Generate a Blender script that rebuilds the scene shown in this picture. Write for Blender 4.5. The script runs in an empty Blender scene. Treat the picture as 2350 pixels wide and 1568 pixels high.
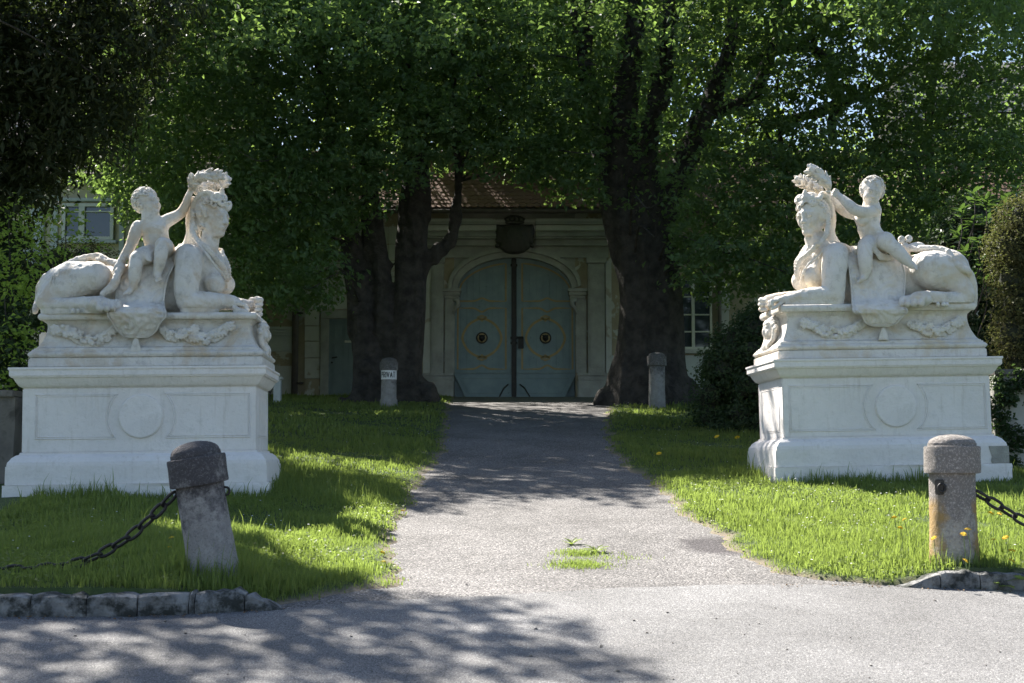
import bpy, bmesh, math, random
import numpy as np
from mathutils import Matrix, Vector
random.seed(7)
rng = np.random.default_rng(7)
R = math.radians
scene = bpy.context.scene
COL = scene.collection

# ------------------------------------------------------------------ camera, sky, sun, exposure
FPX = 3264.0                      # 50 mm lens in units of a 2350 px wide picture
PITCH = math.atan(281.0 / FPX)
EYE = 1.6
cam_d = bpy.data.cameras.new('camera')
cam_d.lens = 50; cam_d.sensor_width = 36; cam_d.clip_end = 2000; cam_d.clip_start = 0.1
cam = bpy.data.objects.new('camera', cam_d); COL.objects.link(cam)
cam.location = (0, 0, EYE); cam.rotation_euler = (R(90) + PITCH, 0, 0)
cam_d.dof.use_dof = True; cam_d.dof.focus_distance = 16.5; cam_d.dof.aperture_fstop = 5.0
scene.camera = cam

SUN_EL, SUN_AZ = 45.5, 35.0       # azimuth: degrees from +Y towards -X (sun stands behind left)
to_sun = Vector((-math.sin(R(SUN_AZ)) * math.cos(R(SUN_EL)), math.cos(R(SUN_AZ)) * math.cos(R(SUN_EL)), math.sin(R(SUN_EL))))
world = bpy.data.worlds.new('World'); scene.world = world; world.use_nodes = True
wn = world.node_tree.nodes; wl = world.node_tree.links
sky = wn.new('ShaderNodeTexSky'); sky.sky_type = 'NISHITA'; sky.sun_disc = False
sky.sun_elevation = R(SUN_EL); sky.sun_rotation = R(-SUN_AZ); sky.altitude = 300
sky.air_density = 1.0; sky.dust_density = 1.2; sky.ozone_density = 1.0
wn['Background'].inputs['Strength'].default_value = 0.060
wl.new(sky.outputs[0], wn['Background'].inputs['Color'])
sun_d = bpy.data.lights.new('sun', 'SUN'); sun_d.energy = 5.0; sun_d.angle = R(0.55); sun_d.color = (1, .945, .86)
sun = bpy.data.objects.new('sun', sun_d); COL.objects.link(sun)
sun.rotation_euler = to_sun.to_track_quat('Z', 'Y').to_euler(); sun.location = (-20, 30, 40)
vs = scene.view_settings
scene.display_settings.display_device = 'sRGB'
vs.view_transform = 'Standard'; vs.look = 'None'; vs.gamma = 1; vs.exposure = 1.80; vs.use_curve_mapping = False
scene.cycles.max_bounces = 6; scene.cycles.diffuse_bounces = 3; scene.cycles.glossy_bounces = 2
scene.cycles.transmission_bounces = 4; scene.cycles.transparent_max_bounces = 6
scene.cycles.caustics_reflective = False; scene.cycles.caustics_refractive = False
scene.cycles.use_denoising = True
scene.cycles.sample_clamp_indirect = 6

def P(x, y, Y):
    """picture point (2350 px wide) at forward distance Y -> world point"""
    u = (x - 1175.0) / FPX; v = -(y - 784.0) / FPX
    dy = math.cos(PITCH) - v * math.sin(PITCH); dz = math.sin(PITCH) + v * math.cos(PITCH)
    return np.array([u / dy * Y, Y, EYE + dz / dy * Y])

# ------------------------------------------------------------------ object helpers
def put(o, parent=None):
    COL.objects.link(o)
    if parent is not None: o.parent = parent
    return o
def tag(o, label=None, cat=None, group=None, kind=None):
    if label: o['label'] = label
    if cat: o['category'] = cat
    if group: o['group'] = group
    if kind: o['kind'] = kind
    return o
def empty(name, loc=(0, 0, 0), label=None, cat=None, group=None, mat=None):
    o = bpy.data.objects.new(name, None); o.empty_display_size = .2
    if mat is not None: o.matrix_world = mat
    else: o.location = loc
    put(o); return tag(o, label, cat, group)
def mesh_np(name, V, F, mat=None, smooth=False, parent=None, mats=None, midx=None, k=4, attr=None):
    """V (n,3), F (m,k) int array"""
    me = bpy.data.meshes.new(name)
    V = np.ascontiguousarray(V, dtype=np.float32); F = np.ascontiguousarray(F, dtype=np.int32)
    m, k = F.shape
    me.vertices.add(len(V)); me.vertices.foreach_set('co', V.ravel())
    me.loops.add(m * k); me.loops.foreach_set('vertex_index', F.ravel())
    me.polygons.add(m); me.polygons.foreach_set('loop_start', np.arange(0, m * k, k, dtype=np.int32))
    if attr is not None:
        for an, av in attr.items():
            a = me.attributes.new(an, 'FLOAT', 'POINT'); a.data.foreach_set('value', np.ascontiguousarray(av, dtype=np.float32))
    me.update(calc_edges=True)
    me.polygons.foreach_set('use_smooth', np.full(m, smooth, dtype=bool))
    if mats:
        for q in mats: me.materials.append(q)
        if midx is not None: me.polygons.foreach_set('material_index', np.ascontiguousarray(midx, dtype=np.int32))
    elif mat: me.materials.append(mat)
    return put(bpy.data.objects.new(name, me), parent)

class MB:
    """collects simple shapes into one mesh"""
    def __init__(s): s.v = []; s.f = []
    def add(s, vs_, fs_):
        b = len(s.v); s.v += [tuple(map(float, q)) for q in vs_]; s.f += [tuple(b + i for i in q) for q in fs_]; return s
    def box(s, x0, x1, y0, y1, z0, z1):
        return s.add([(x0,y0,z0),(x1,y0,z0),(x1,y1,z0),(x0,y1,z0),(x0,y0,z1),(x1,y0,z1),(x1,y1,z1),(x0,y1,z1)],
                     [(0,3,2,1),(4,5,6,7),(0,1,5,4),(1,2,6,5),(2,3,7,6),(3,0,4,7)])
    def loft(s, rings, cap=True, close=True):
        n = len(rings[0]); b = len(s.v)
        for r in rings: s.v += [tuple(map(float, q)) for q in r]
        for i in range(len(rings) - 1):
            for j in range(n if close else n - 1):
                a = b + i*n + j; c = b + i*n + (j+1) % n
                s.f.append((a, c, c + n, a + n))
        if cap:
            s.f.append(tuple(b + j for j in range(n))[::-1]); s.f.append(tuple(b + (len(rings)-1)*n + j for j in range(n)))
        return s
    def lathe(s, prof, c=(0,0,0), n=32, cap=True, wob=None):
        rings = []
        for i, (r, z) in enumerate(prof):
            ring = []
            for j in range(n):
                a = 2*math.pi*j/n; rr = r * (1 + (wob(a, z) if wob else 0))
                ring.append((c[0]+rr*math.cos(a), c[1]+rr*math.sin(a), c[2]+z))
            rings.append(ring)
        return s.loft(rings, cap)
    def tube(s, pts, rad, n=8, cap=True, close=False):
        pts = [np.array(p, float) for p in pts]; m = len(pts)
        if not hasattr(rad, '__len__'): rad = [rad]*m
        rings = []; ref = np.array([0.13, 0.21, 0.97])
        for i in range(m):
            if close: t = pts[(i+1) % m] - pts[(i-1) % m]
            else: t = pts[min(i+1, m-1)] - pts[max(i-1, 0)]
            t = t / (np.linalg.norm(t) + 1e-9)
            if i == 0:
                if abs(np.dot(ref, t)) > .95: ref = np.array([1., .1, 0])
                uu = np.cross(t, ref)
            else: uu = uu - t*np.dot(uu, t)
            uu = uu/np.linalg.norm(uu); ww = np.cross(t, uu)
            rings.append([pts[i] + rad[i]*(math.cos(2*math.pi*j/n)*uu + math.sin(2*math.pi*j/n)*ww) for j in range(n)])
        if close: rings.append(rings[0])
        return s.loft(rings, cap and not close)
    def prism(s, poly, y0, y1, ax='y'):
        """poly in (x,z), extruded along y"""
        n = len(poly)
        vs_ = [(x, y0, z) for x, z in poly] + [(x, y1, z) for x, z in poly]
        return s.add(vs_, [tuple(range(n)), tuple(range(2*n-1, n-1, -1))] + [((i+1) % n, i, n+i, n+(i+1) % n) for i in range(n)])
    def build(s, name, mat, parent=None, smooth=False, bevel=0, auto=None):
        me = bpy.data.meshes.new(name); me.from_pydata(s.v, [], s.f)
        bm = bmesh.new(); bm.from_mesh(me)
        bmesh.ops.recalc_face_normals(bm, faces=bm.faces)
        if bevel:
            bmesh.ops.remove_doubles(bm, verts=bm.verts, dist=1e-5)
            ed = [e for e in bm.edges if len(e.link_faces) == 2 and e.calc_face_angle(0) > .5]
            bmesh.ops.bevel(bm, geom=ed, offset=bevel, segments=2, affect='EDGES', clamp_overlap=True)
        bm.to_mesh(me); bm.free()
        if smooth:
            me.polygons.foreach_set('use_smooth', np.ones(len(me.polygons), dtype=bool))
            if auto: me.set_sharp_from_angle(angle=R(auto))
        if mat: me.materials.append(mat)
        return put(bpy.data.objects.new(name, me), parent)

# ------------------------------------------------------------------ materials
def hexc(r, g, b):
    f = lambda c: (c/255/12.92 if c <= 10 else ((c/255+.055)/1.055)**2.4)
    return (f(r), f(g), f(b), 1)
def mat_new(name):
    m = bpy.data.materials.new(name); m.use_nodes = True
    nt = m.node_tree; return m, nt, nt.nodes['Principled BSDF']
def noise(nt, scale, detail=4, rough=.55, coord='Object', dist=0, vec=None):
    n = nt.nodes.new('ShaderNodeTexNoise'); n.inputs['Scale'].default_value = scale
    n.inputs['Detail'].default_value = detail; n.inputs['Roughness'].default_value = rough; n.inputs['Distortion'].default_value = dist
    if vec is None:
        tc = nt.nodes.new('ShaderNodeTexCoord'); vec = tc.outputs[coord]
    nt.links.new(vec, n.inputs['Vector']); return n
def ramp(nt, src, stops):
    r = nt.nodes.new('ShaderNodeValToRGB'); e = r.color_ramp.elements
    e[0].position, e[0].color = stops[0]; e[1].position, e[1].color = stops[-1]
    for p, c in stops[1:-1]:
        q = e.new(p); q.color = c
    nt.links.new(src, r.inputs[0]); return r
def mixc(nt, fac, a, b, mode='MIX'):
    m = nt.nodes.new('ShaderNodeMix'); m.data_type = 'RGBA'; m.blend_type = mode
    for i, s_ in ((0, fac), (6, a), (7, b)):
        if hasattr(s_, 'is_linked') or hasattr(s_, 'links'): nt.links.new(s_, m.inputs[i])
        else: m.inputs[i].default_value = s_
    return m.outputs[2]
def bump(nt, bs, src, strength, dist=.01, prev=None):
    b = nt.nodes.new('ShaderNodeBump'); b.inputs['Strength'].default_value = strength; b.inputs['Distance'].default_value = dist
    nt.links.new(src, b.inputs['Height'])
    if prev: nt.links.new(prev, b.inputs['Normal'])
    nt.links.new(b.outputs[0], bs.inputs['Normal']); return b.outputs[0]
def simple(name, c1, c2, scale=6, rough=.8, bstr=.3, bdist=.01, bscale=None, metal=0, detail=6, spots=None):
    m, nt, bs = mat_new(name)
    n = noise(nt, scale, detail)
    r = ramp(nt, n.outputs[0], [(.35, c1), (.65, c2)]); out = r.outputs[0]
    if spots:
        col, sc, lo, hi = spots
        n3 = noise(nt, sc, 5, .7); r3 = ramp(nt, n3.outputs[0], [(lo, (0,0,0,1)), (hi, (1,1,1,1))])
        out = mixc(nt, r3.outputs[0], out, col)
    nt.links.new(out, bs.inputs['Base Color'])
    bs.inputs['Roughness'].default_value = rough; bs.inputs['Metallic'].default_value = metal
    n2 = noise(nt, bscale or scale*6, 6, .6)
    bump(nt, bs, n2.outputs[0], bstr, bdist)
    return m
def leafmat(name, c1, c2, trans, tmix=.45, rough=.5, scale=1.2, spec=.25):
    """leaf: diffuse plus light passing through; tone varies leaf by leaf"""
    m, nt, bs = mat_new(name)
    g = nt.nodes.new('ShaderNodeAttribute'); g.attribute_name = 'tone'
    r = ramp(nt, g.outputs['Fac'], [(0, c1), (1, c2)])
    nt.links.new(r.outputs[0], bs.inputs['Base Color']); bs.inputs['Roughness'].default_value = rough
    bs.inputs['Specular IOR Level'].default_value = spec
    t = nt.nodes.new('ShaderNodeBsdfTranslucent'); t.inputs[0].default_value = trans
    mx = nt.nodes.new('ShaderNodeMixShader'); mx.inputs[0].default_value = tmix
    nt.links.new(bs.outputs[0], mx.inputs[1]); nt.links.new(t.outputs[0], mx.inputs[2])
    nt.links.new(mx.outputs[0], nt.nodes['Material Output'].inputs['Surface'])
    return m

# ------------------------------------------------------------------ volume modelling (smooth unions on a grid, then surface nets)
def nrm(v): v = np.asarray(v, float); return v/np.linalg.norm(v)
class Vol:
    def __init__(s, lo, hi, vox):
        s.lo = np.array(lo, float); s.vox = vox
        s.n = np.ceil((np.array(hi) - s.lo)/vox).astype(int) + 1
        s.F = np.full(s.n, 1.0, dtype=np.float32)
    def sub_(s, lo, hi):
        i0 = np.clip(np.floor((np.asarray(lo) - s.lo)/s.vox).astype(int), 0, s.n); i1 = np.clip(np.ceil((np.asarray(hi) - s.lo)/s.vox).astype(int)+1, 0, s.n)
        if (i1 <= i0).any(): return None
        sl = tuple(slice(a, b) for a, b in zip(i0, i1))
        ax = [(s.lo[q] + s.vox*np.arange(i0[q], i1[q])).astype(np.float32) for q in range(3)]
        return sl, ax[0][:, None, None], ax[1][None, :, None], ax[2][None, None, :]
    def mix(s, sl, d, k, op):
        a = s.F[sl]
        if op == '-': d = -d
        if k <= 0:
            s.F[sl] = np.minimum(a, d) if op == '+' else np.maximum(a, d); return
        h = np.maximum(k - np.abs(a - d), 0)/k
        s.F[sl] = (np.minimum(a, d) - h*h*k*.25) if op == '+' else (np.maximum(a, d) + h*h*k*.25)
    def ell(s, c, r, k=.03, op='+', A=None):
        c = np.asarray(c, float); r = np.asarray(r, float)*np.ones(3); m = r.max() + k + 3*s.vox
        q = s.sub_(c - m, c + m)
        if q is None: return
        sl, X, Y, Z = q; x = X - c[0]; y = Y - c[1]; z = Z - c[2]
        if A is not None:
            A = np.asarray(A, float)
            x, y, z = (A[0][0]*x + A[0][1]*y + A[0][2]*z, A[1][0]*x + A[1][1]*y + A[1][2]*z, A[2][0]*x + A[2][1]*y + A[2][2]*z)
        k0 = np.sqrt((x/r[0])**2 + (y/r[1])**2 + (z/r[2])**2); k1 = np.sqrt((x/r[0]**2)**2 + (y/r[1]**2)**2 + (z/r[2]**2)**2) + 1e-6
        s.mix(sl, (k0*(k0 - 1)/k1).astype(np.float32), k, op)
    def cone(s, a, b, ra, rb, k=.03, op='+', flat=None):
        a = np.asarray(a, float); b = np.asarray(b, float); m = max(ra, rb) + k + 3*s.vox
        q = s.sub_(np.minimum(a, b) - m, np.maximum(a, b) + m)
        if q is None: return
        sl, X, Y, Z = q; ba = b - a; L = float(ba @ ba) + 1e-9
        x = X - a[0]; y = Y - a[1]; z = Z - a[2]
        t = np.clip((x*ba[0] + y*ba[1] + z*ba[2])/L, 0, 1)
        d = np.sqrt((x - t*ba[0])**2 + (y - t*ba[1])**2 + (z - t*ba[2])**2) - (ra + (rb - ra)*t)
        s.mix(sl, d.astype(np.float32), k, op)
    def tube(s, pts, rad, k=.03, op='+', fine=3):
        pts = np.array(pts, float)
        if not hasattr(rad, '__len__'): rad = [rad]*len(pts)
        P_, R_ = spline(pts, rad, fine)
        for i in range(len(P_)-1): s.cone(P_[i], P_[i+1], R_[i], R_[i+1], k if i == 0 else min(k, .5*R_[i]+.001), op)
    def braid(s, pts, r, step=.6, k=.012):
        P_, R_ = spline(np.array(pts, float), [r]*len(pts), 12)
        L = np.r_[0, np.cumsum(np.linalg.norm(np.diff(P_, axis=0), axis=1))]; n = max(3, int(L[-1]/(r*step)))
        for i in range(n+1):
            q = np.array([np.interp(L[-1]*i/n, L, P_[:, a]) for a in range(3)]); j = min(len(P_)-1, np.searchsorted(L, L[-1]*i/n)+1)
            t = nrm(P_[j] - P_[max(j-2, 0)]); u = nrm(np.cross(t, [0, 1, .01])); sd = 1 if i % 2 else -1
            s.ell(q + sd*u*r*.38, [r*.75, r*.8, r*.62], k)
    def disp(s, amp, f, seed=0, box=None):
        """low relief from a few sine waves"""
        sl, X, Y, Z = s.sub_(*(box or (s.lo, s.lo + s.vox*s.n)))
        rg = np.random.default_rng(seed); d = 0
        for i in range(5):
            w = rg.normal(size=3)*f; d = d + np.sin(X*w[0] + Y*w[1] + Z*w[2] + rg.uniform(0, 6))
        s.F[sl] += (amp*d/2.2).astype(np.float32)
    def mesh(s, name, mat, parent=None, dec=1):
        F = s.F; F[0] = F[-1] = 1; F[:, 0] = F[:, -1] = 1; F[:, :, 0] = F[:, :, -1] = 1
        I = F < 0; c8 = np.zeros(np.array(F.shape)-1, dtype=np.uint8)
        offs = [(i, j, k_) for i in (0, 1) for j in (0, 1) for k_ in (0, 1)]
        nx, ny, nz = c8.shape
        for o in offs: c8 += I[o[0]:o[0]+nx, o[1]:o[1]+ny, o[2]:o[2]+nz]
        act = np.nonzero((c8 > 0) & (c8 < 8)); nv = len(act[0]); A = np.stack(act, 1)
        vid = np.full(c8.shape, -1, dtype=np.int32); vid[act] = np.arange(nv)
        acc = np.zeros((nv, 3), np.float32); cnt = np.zeros(nv, np.float32)
        val = {o: F[A[:, 0]+o[0], A[:, 1]+o[1], A[:, 2]+o[2]] for o in offs}
        for o in offs:
            for ax in range(3):
                if o[ax]: continue
                p = list(o); p[ax] = 1; p = tuple(p); a, b = val[o], val[p]
                ch = (a < 0) != (b < 0); t = np.where(ch, a/(a - b + 1e-12), 0)
                for q in range(3): acc[:, q] += np.where(ch, o[q] + (t if q == ax else 0), 0)
                cnt += ch
        V = (A + acc/cnt[:, None])*s.vox + s.lo
        faces = []
        for ax in range(3):
            u, v = (ax+1) % 3, (ax+2) % 3
            sl0 = [slice(1, -1)]*3; sl1 = [slice(1, -1)]*3; sl0[ax] = slice(0, -1); sl1[ax] = slice(1, None)
            a, b = I[tuple(sl0)], I[tuple(sl1)]; off = np.array([1, 1, 1]); off[ax] = 0
            for flip, msk in ((0, a & ~b), (1, ~a & b)):
                E = np.stack(np.nonzero(msk), 1) + off
                if not len(E): continue
                q = []
                for du, dv in ((-1, -1), (0, -1), (0, 0), (-1, 0)):
                    C = E.copy(); C[:, u] += du; C[:, v] += dv; q.append(vid[C[:, 0], C[:, 1], C[:, 2]])
                q = np.stack(q, 1); faces.append(q[:, ::-1] if flip else q)
        Fc = np.concatenate(faces)
        o = mesh_np(name, V, Fc, mat, True, parent)
        if dec < 1:
            md = o.modifiers.new('reduce', 'DECIMATE'); md.ratio = dec
        return o
def spline(P_, r, n):
    """Catmull-Rom"""
    P_ = np.asarray(P_, float); r = np.asarray(r, float); D = np.c_[P_, r]
    E = np.vstack([2*D[0]-D[1], D, 2*D[-1]-D[-2]]); out = []
    for i in range(1, len(E)-2):
        for t in np.arange(n)/n:
            out.append(.5*((2*E[i]) + (-E[i-1]+E[i+1])*t + (2*E[i-1]-5*E[i]+4*E[i+1]-E[i+2])*t*t + (-E[i-1]+3*E[i]-3*E[i+1]+E[i+2])*t**3))
    out.append(D[-1]); out = np.array(out)
    return out[:, :3], out[:, 3]
# ================================================================== terrain
_gy = [-400, -6, 0, 4, 8, 31, 37, 60, 140, 600]; _gz = [-.4, -.04, 0, .11, .326, 2.902, 3.34, 4.2, 6.5, 14]
def G(X, Y): return np.interp(Y, _gy, _gz)
def gp(x, y):
    """picture point on the ground -> world (X, Y)"""
    Y = 12.0
    for _ in range(60):
        z = float(G(0, Y)) - EYE
        v = -(y - 784.0)/FPX; sl = (math.sin(PITCH) + v*math.cos(PITCH))/(math.cos(PITCH) - v*math.sin(PITCH))
        # find Y with sl*Y = z(Y)
        f = sl*Y - z; f2 = sl*(Y+.01) - (float(G(0, Y+.01)) - EYE); dY = -f/((f2-f)/.01)
        Y += max(-3, min(3, dY)); Y = max(3, min(60, Y))
    p = P(x, y, Y); return p[0], p[1]
ROADE = np.array([gp(*a) for a in [(-900,1420),(0,1418),(300,1418),(640,1402),(860,1382),(1100,1372),(1400,1353),(1700,1344),(1900,1345),(2070,1350),(2350,1357),(3200,1360)]])
def road_edge(X): return np.interp(X, ROADE[:, 0], ROADE[:, 1])
DL = np.array([gp(*a) for a in [(1040,914),(1030,940),(1027,1000),(1020,1040),(965,1110),(945,1150),(930,1190),(888,1222),(915,1262),(912,1310),(905,1345)]] + [])
DR = np.array([gp(*a) for a in [(1400,914),(1395,940),(1385,990),(1400,1035),(1440,1080),(1500,1112),(1532,1150),(1580,1192),(1650,1235),(1710,1280),(1760,1312),(1850,1330),(2000,1342)]])
DL = DL[np.argsort(DL[:, 1])]; DR = DR[np.argsort(DR[:, 1])]
def drive_l(Y): return np.where(Y < DL[0, 1], DL[0, 0] - (DL[0, 1]-Y)*1.1, np.interp(Y, DL[:, 1], DL[:, 0]))
def drive_r(Y): return np.where(Y < DR[0, 1], DR[0, 0] + (DR[0, 1]-Y)*6, np.interp(Y, DR[:, 1], DR[:, 0]))
def wob(X, Y):
    return .05*np.sin(X*5.1+Y*3.3) + .04*np.sin(X*11.7-Y*8.1+1) + .03*np.sin(Y*19+X*7) + .02*np.sin(X*31+Y*27)
def lawn_d(X, Y):
    """distance inside the lawn (negative on the drive and the road)"""
    side = X < 0
    d1 = np.where(side, drive_l(Y) - X, X - drive_r(Y)) + wob(X, Y)*.9
    d2 = (Y - road_edge(X)) + wob(Y, X)*.4*((X > -1.9) & (X < 3.1))
    return np.minimum(d1, d2)
def lawn_h(X, Y):
    d = lawn_d(X, Y)
    kerbL = np.clip((-1.75 - X)/.7, 0, 1)*np.clip((13.2 - Y)/2.5, 0, 1)*.135
    kerbR = np.clip((X - 2.95)/.5, 0, 1)*np.clip((13.6 - Y)/2.0, 0, 1)*.10
    lift = np.where(d < 0, d*.5, np.minimum(d*.22, .035))
    bumps = (.012*np.sin(X*2.3+1)*np.sin(Y*1.7) + .008*np.sin(X*6+Y*5))*np.clip(d*3, 0, 1)
    kz = (((X < -1.6) | (X > 2.95)) & (Y - road_edge(X) < .10)); lift = np.where(kz, -.10, lift); kerbL = np.where(kz, 0, kerbL); kerbR = np.where(kz, 0, kerbR)
    return G(X, Y) + lift + bumps + (kerbL + kerbR)*np.clip((d+.05)*8, 0, 1)

def sheet(name, xs, ys, hf, mat, keep=None, attr=None):
    X, Y = np.meshgrid(xs, ys); Z = hf(X, Y); n = X.shape
    V = np.stack([X.ravel(), Y.ravel(), Z.ravel()], 1)
    idx = np.arange(X.size).reshape(n); q = np.stack([idx[:-1, :-1].ravel(), idx[:-1, 1:].ravel(), idx[1:, 1:].ravel(), idx[1:, :-1].ravel()], 1)
    if keep is not None:
        k = keep(X, Y).ravel(); q = q[k[q].any(1)]
        us = np.unique(q); mp = np.full(len(V), -1); mp[us] = np.arange(len(us)); V = V[us]; q = mp[q]
        at = {a: f(V[:, 0], V[:, 1]) for a, f in (attr or {}).items()}
    else: at = {a: f(V[:, 0], V[:, 1]) for a, f in (attr or {}).items()}
    o = mesh_np(name, V, q, mat, True, attr=at or None); o['kind'] = 'structure'; return o

def stony(name, base, lo, hi, pale, cell, bs_, dark_patch=None, big=.5):
    """crushed stone in bitumen: single stones of differing tone"""
    m, nt, b = mat_new(name)
    tc = nt.nodes.new('ShaderNodeTexCoord')
    v = nt.nodes.new('ShaderNodeTexVoronoi'); v.inputs['Scale'].default_value = cell; v.inputs['Randomness'].default_value = 1
    nt.links.new(tc.outputs['Object'], v.inputs['Vector'])
    sx = nt.nodes.new('ShaderNodeSeparateColor'); nt.links.new(v.outputs['Color'], sx.inputs[0])
    r = ramp(nt, sx.outputs[0], [(0, lo), (.55, base), (.88, hi), (1, pale)])
    e = ramp(nt, v.outputs['Distance'], [(.35, (1,1,1,1)), (.75, (.45,.44,.43,1))]); o = mixc(nt, 1.0, r.outputs[0], e.outputs[0], 'MULTIPLY')
    n = noise(nt, big, 8, .68); rr_ = ramp(nt, n.outputs[0], [(.36, (.72,.71,.70,1)), (.64, (1.15,1.14,1.13,1))]); o = mixc(nt, 1.0, o, rr_.outputs[0], 'MULTIPLY')
    n2 = noise(nt, 7, 8, .75); r2 = ramp(nt, n2.outputs[0], [(.6, (1,1,1,1)), (.78, (.72,.70,.68,1))]); o = mixc(nt, 1.0, o, r2.outputs[0], 'MULTIPLY')
    if dark_patch:
        (px, py, sx_, sy_) = dark_patch
        mp = nt.nodes.new('ShaderNodeMapping'); nt.links.new(tc.outputs['Object'], mp.inputs[0])
        mp.inputs['Location'].default_value = (-px/sx_, -py/sy_, 0); mp.inputs['Scale'].default_value = (1/sx_, 1/sy_, 0)
        nz = noise(nt, 3.5, 4, .6); vm = nt.nodes.new('ShaderNodeVectorMath'); vm.operation = 'LENGTH'; nt.links.new(mp.outputs[0], vm.inputs[0])
        ad = nt.nodes.new('ShaderNodeMath'); ad.operation = 'MULTIPLY_ADD'; nt.links.new(nz.outputs[0], ad.inputs[0]); ad.inputs[1].default_value = .9; nt.links.new(vm.outputs['Value'], ad.inputs[2])
        rp = ramp(nt, ad.outputs[0], [(.0, (1,1,1,1)), (1, (0,0,0,1))]); rp.color_ramp.elements[0].position = .98; rp.color_ramp.elements[1].position = 1.0
        mr = nt.nodes.new('ShaderNodeMapRange'); mr.inputs[1].default_value = 1.1; mr.inputs[2].default_value = 1.5; mr.inputs[3].default_value = 1; mr.inputs[4].default_value = 0; nt.links.new(ad.outputs[0], mr.inputs[0])
        o = mixc(nt, mr.outputs[0], o, mixc(nt, 1.0, o, (.42,.40,.43,1), 'MULTIPLY'))
    nt.links.new(o, b.inputs['Base Color']); b.inputs['Roughness'].default_value = .88; b.inputs['Specular IOR Level'].default_value = .3
    inv = nt.nodes.new('ShaderNodeMath'); inv.operation = 'SUBTRACT'; inv.inputs[0].default_value = 1; nt.links.new(v.outputs['Distance'], inv.inputs[1])
    p = bump(nt, b, inv.outputs[0], bs_, .5/cell)
    n4 = noise(nt, 3, 6, .6); bump(nt, b, n4.outputs[0], .35, .02, p)
    return m
pk = gp(1650, 1252)
M_ROAD = stony('road_asphalt', (.222,.222,.226,1), (.15,.15,.155,1), (.28,.28,.28,1), (.40,.395,.39,1), 120, .55)
M_DRIVE = stony('drive_gravel_asphalt', (.198,.192,.190,1), (.100,.097,.098,1), (.275,.266,.262,1), (.42,.40,.385,1), 74, .95, dark_patch=(pk[0], pk[1], .40, .55), big=.9)
m, nt, b = mat_new('lawn_soil')
n = noise(nt, 5, 8, .7); r = ramp(nt, n.outputs[0], [(.35, (.030,.055,.012,1)), (.6, (.06,.095,.02,1)), (.8, (.10,.11,.035,1))])
ea = nt.nodes.new('ShaderNodeAttribute'); ea.attribute_name = 'edge'
n2 = noise(nt, 30, 6, .7); r2 = ramp(nt, n2.outputs[0], [(.3, (.17,.125,.085,1)), (.7, (.30,.245,.19,1))])
o = mixc(nt, ea.outputs['Fac'], r.outputs[0], r2.outputs[0]); nt.links.new(o, b.inputs['Base Color']); b.inputs['Roughness'].default_value = .95
n3 = noise(nt, 45, 6, .7); bump(nt, b, n3.outputs[0], .8, .03)
M_LAWN = m
edgef = lambda X, Y: np.clip(1 - lawn_d(X, Y)/.16, 0, 1)
yy = np.concatenate([np.linspace(-6, 7, 14), np.arange(7.3, 11.4, .25)])
def hroad(X, Y): return G(X, Y) + .004
# road follows its own edge: columns end at road_edge(X)
xs = np.concatenate([np.linspace(-60, -8, 14), np.arange(-7.6, 8, .2), np.linspace(8.5, 60, 14)])
tt = np.linspace(0, 1, 40); Xr = np.repeat(xs[None], 40, 0); Yr = -6 + (road_edge(Xr) + .012*np.sin(Xr*9) + .008*np.sin(Xr*23) + .02 + 6)*(tt[:, None]**.6)
idx = np.arange(Xr.size).reshape(Xr.shape); q = np.stack([idx[:-1, :-1].ravel(), idx[:-1, 1:].ravel(), idx[1:, 1:].ravel(), idx[1:, :-1].ravel()], 1)
o = mesh_np('road', np.stack([Xr.ravel(), Yr.ravel(), (G(Xr, Yr)+.006).ravel()], 1), q, M_ROAD, True); o['kind'] = 'structure'
sheet('driveway', np.arange(-4.2, 5.0, .2), np.arange(9.6, 37.4, .2), lambda X, Y: G(X, Y), M_DRIVE, keep=lambda X, Y: (Y > road_edge(X)-.35) & (X > drive_l(Y)-.9) & (X < drive_r(Y)+.9))
sheet('lawn', np.r_[np.arange(-26, -8, 1.5), np.arange(-7.6, -.6, .07)], np.r_[np.arange(9.4, 22, .07), np.arange(22, 38, .25)], lawn_h, M_LAWN, keep=lambda X, Y: lawn_d(X, Y) > -.18, attr={'edge': edgef})
sheet('lawn', np.r_[np.arange(.9, 8, .07), np.arange(8, 28, 1.5)], np.r_[np.arange(9.9, 22, .07), np.arange(22, 38, .25)], lawn_h, M_LAWN, keep=lambda X, Y: lawn_d(X, Y) > -.18, attr={'edge': edgef})
sheet('ground', np.linspace(-400, 400, 41), np.r_[np.linspace(-400, -10, 10), -7, 0, 4, 8, 20, 31, 37, 60, 140, 300, 600], lambda X, Y: G(X, Y) - .14, M_LAWN)

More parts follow.
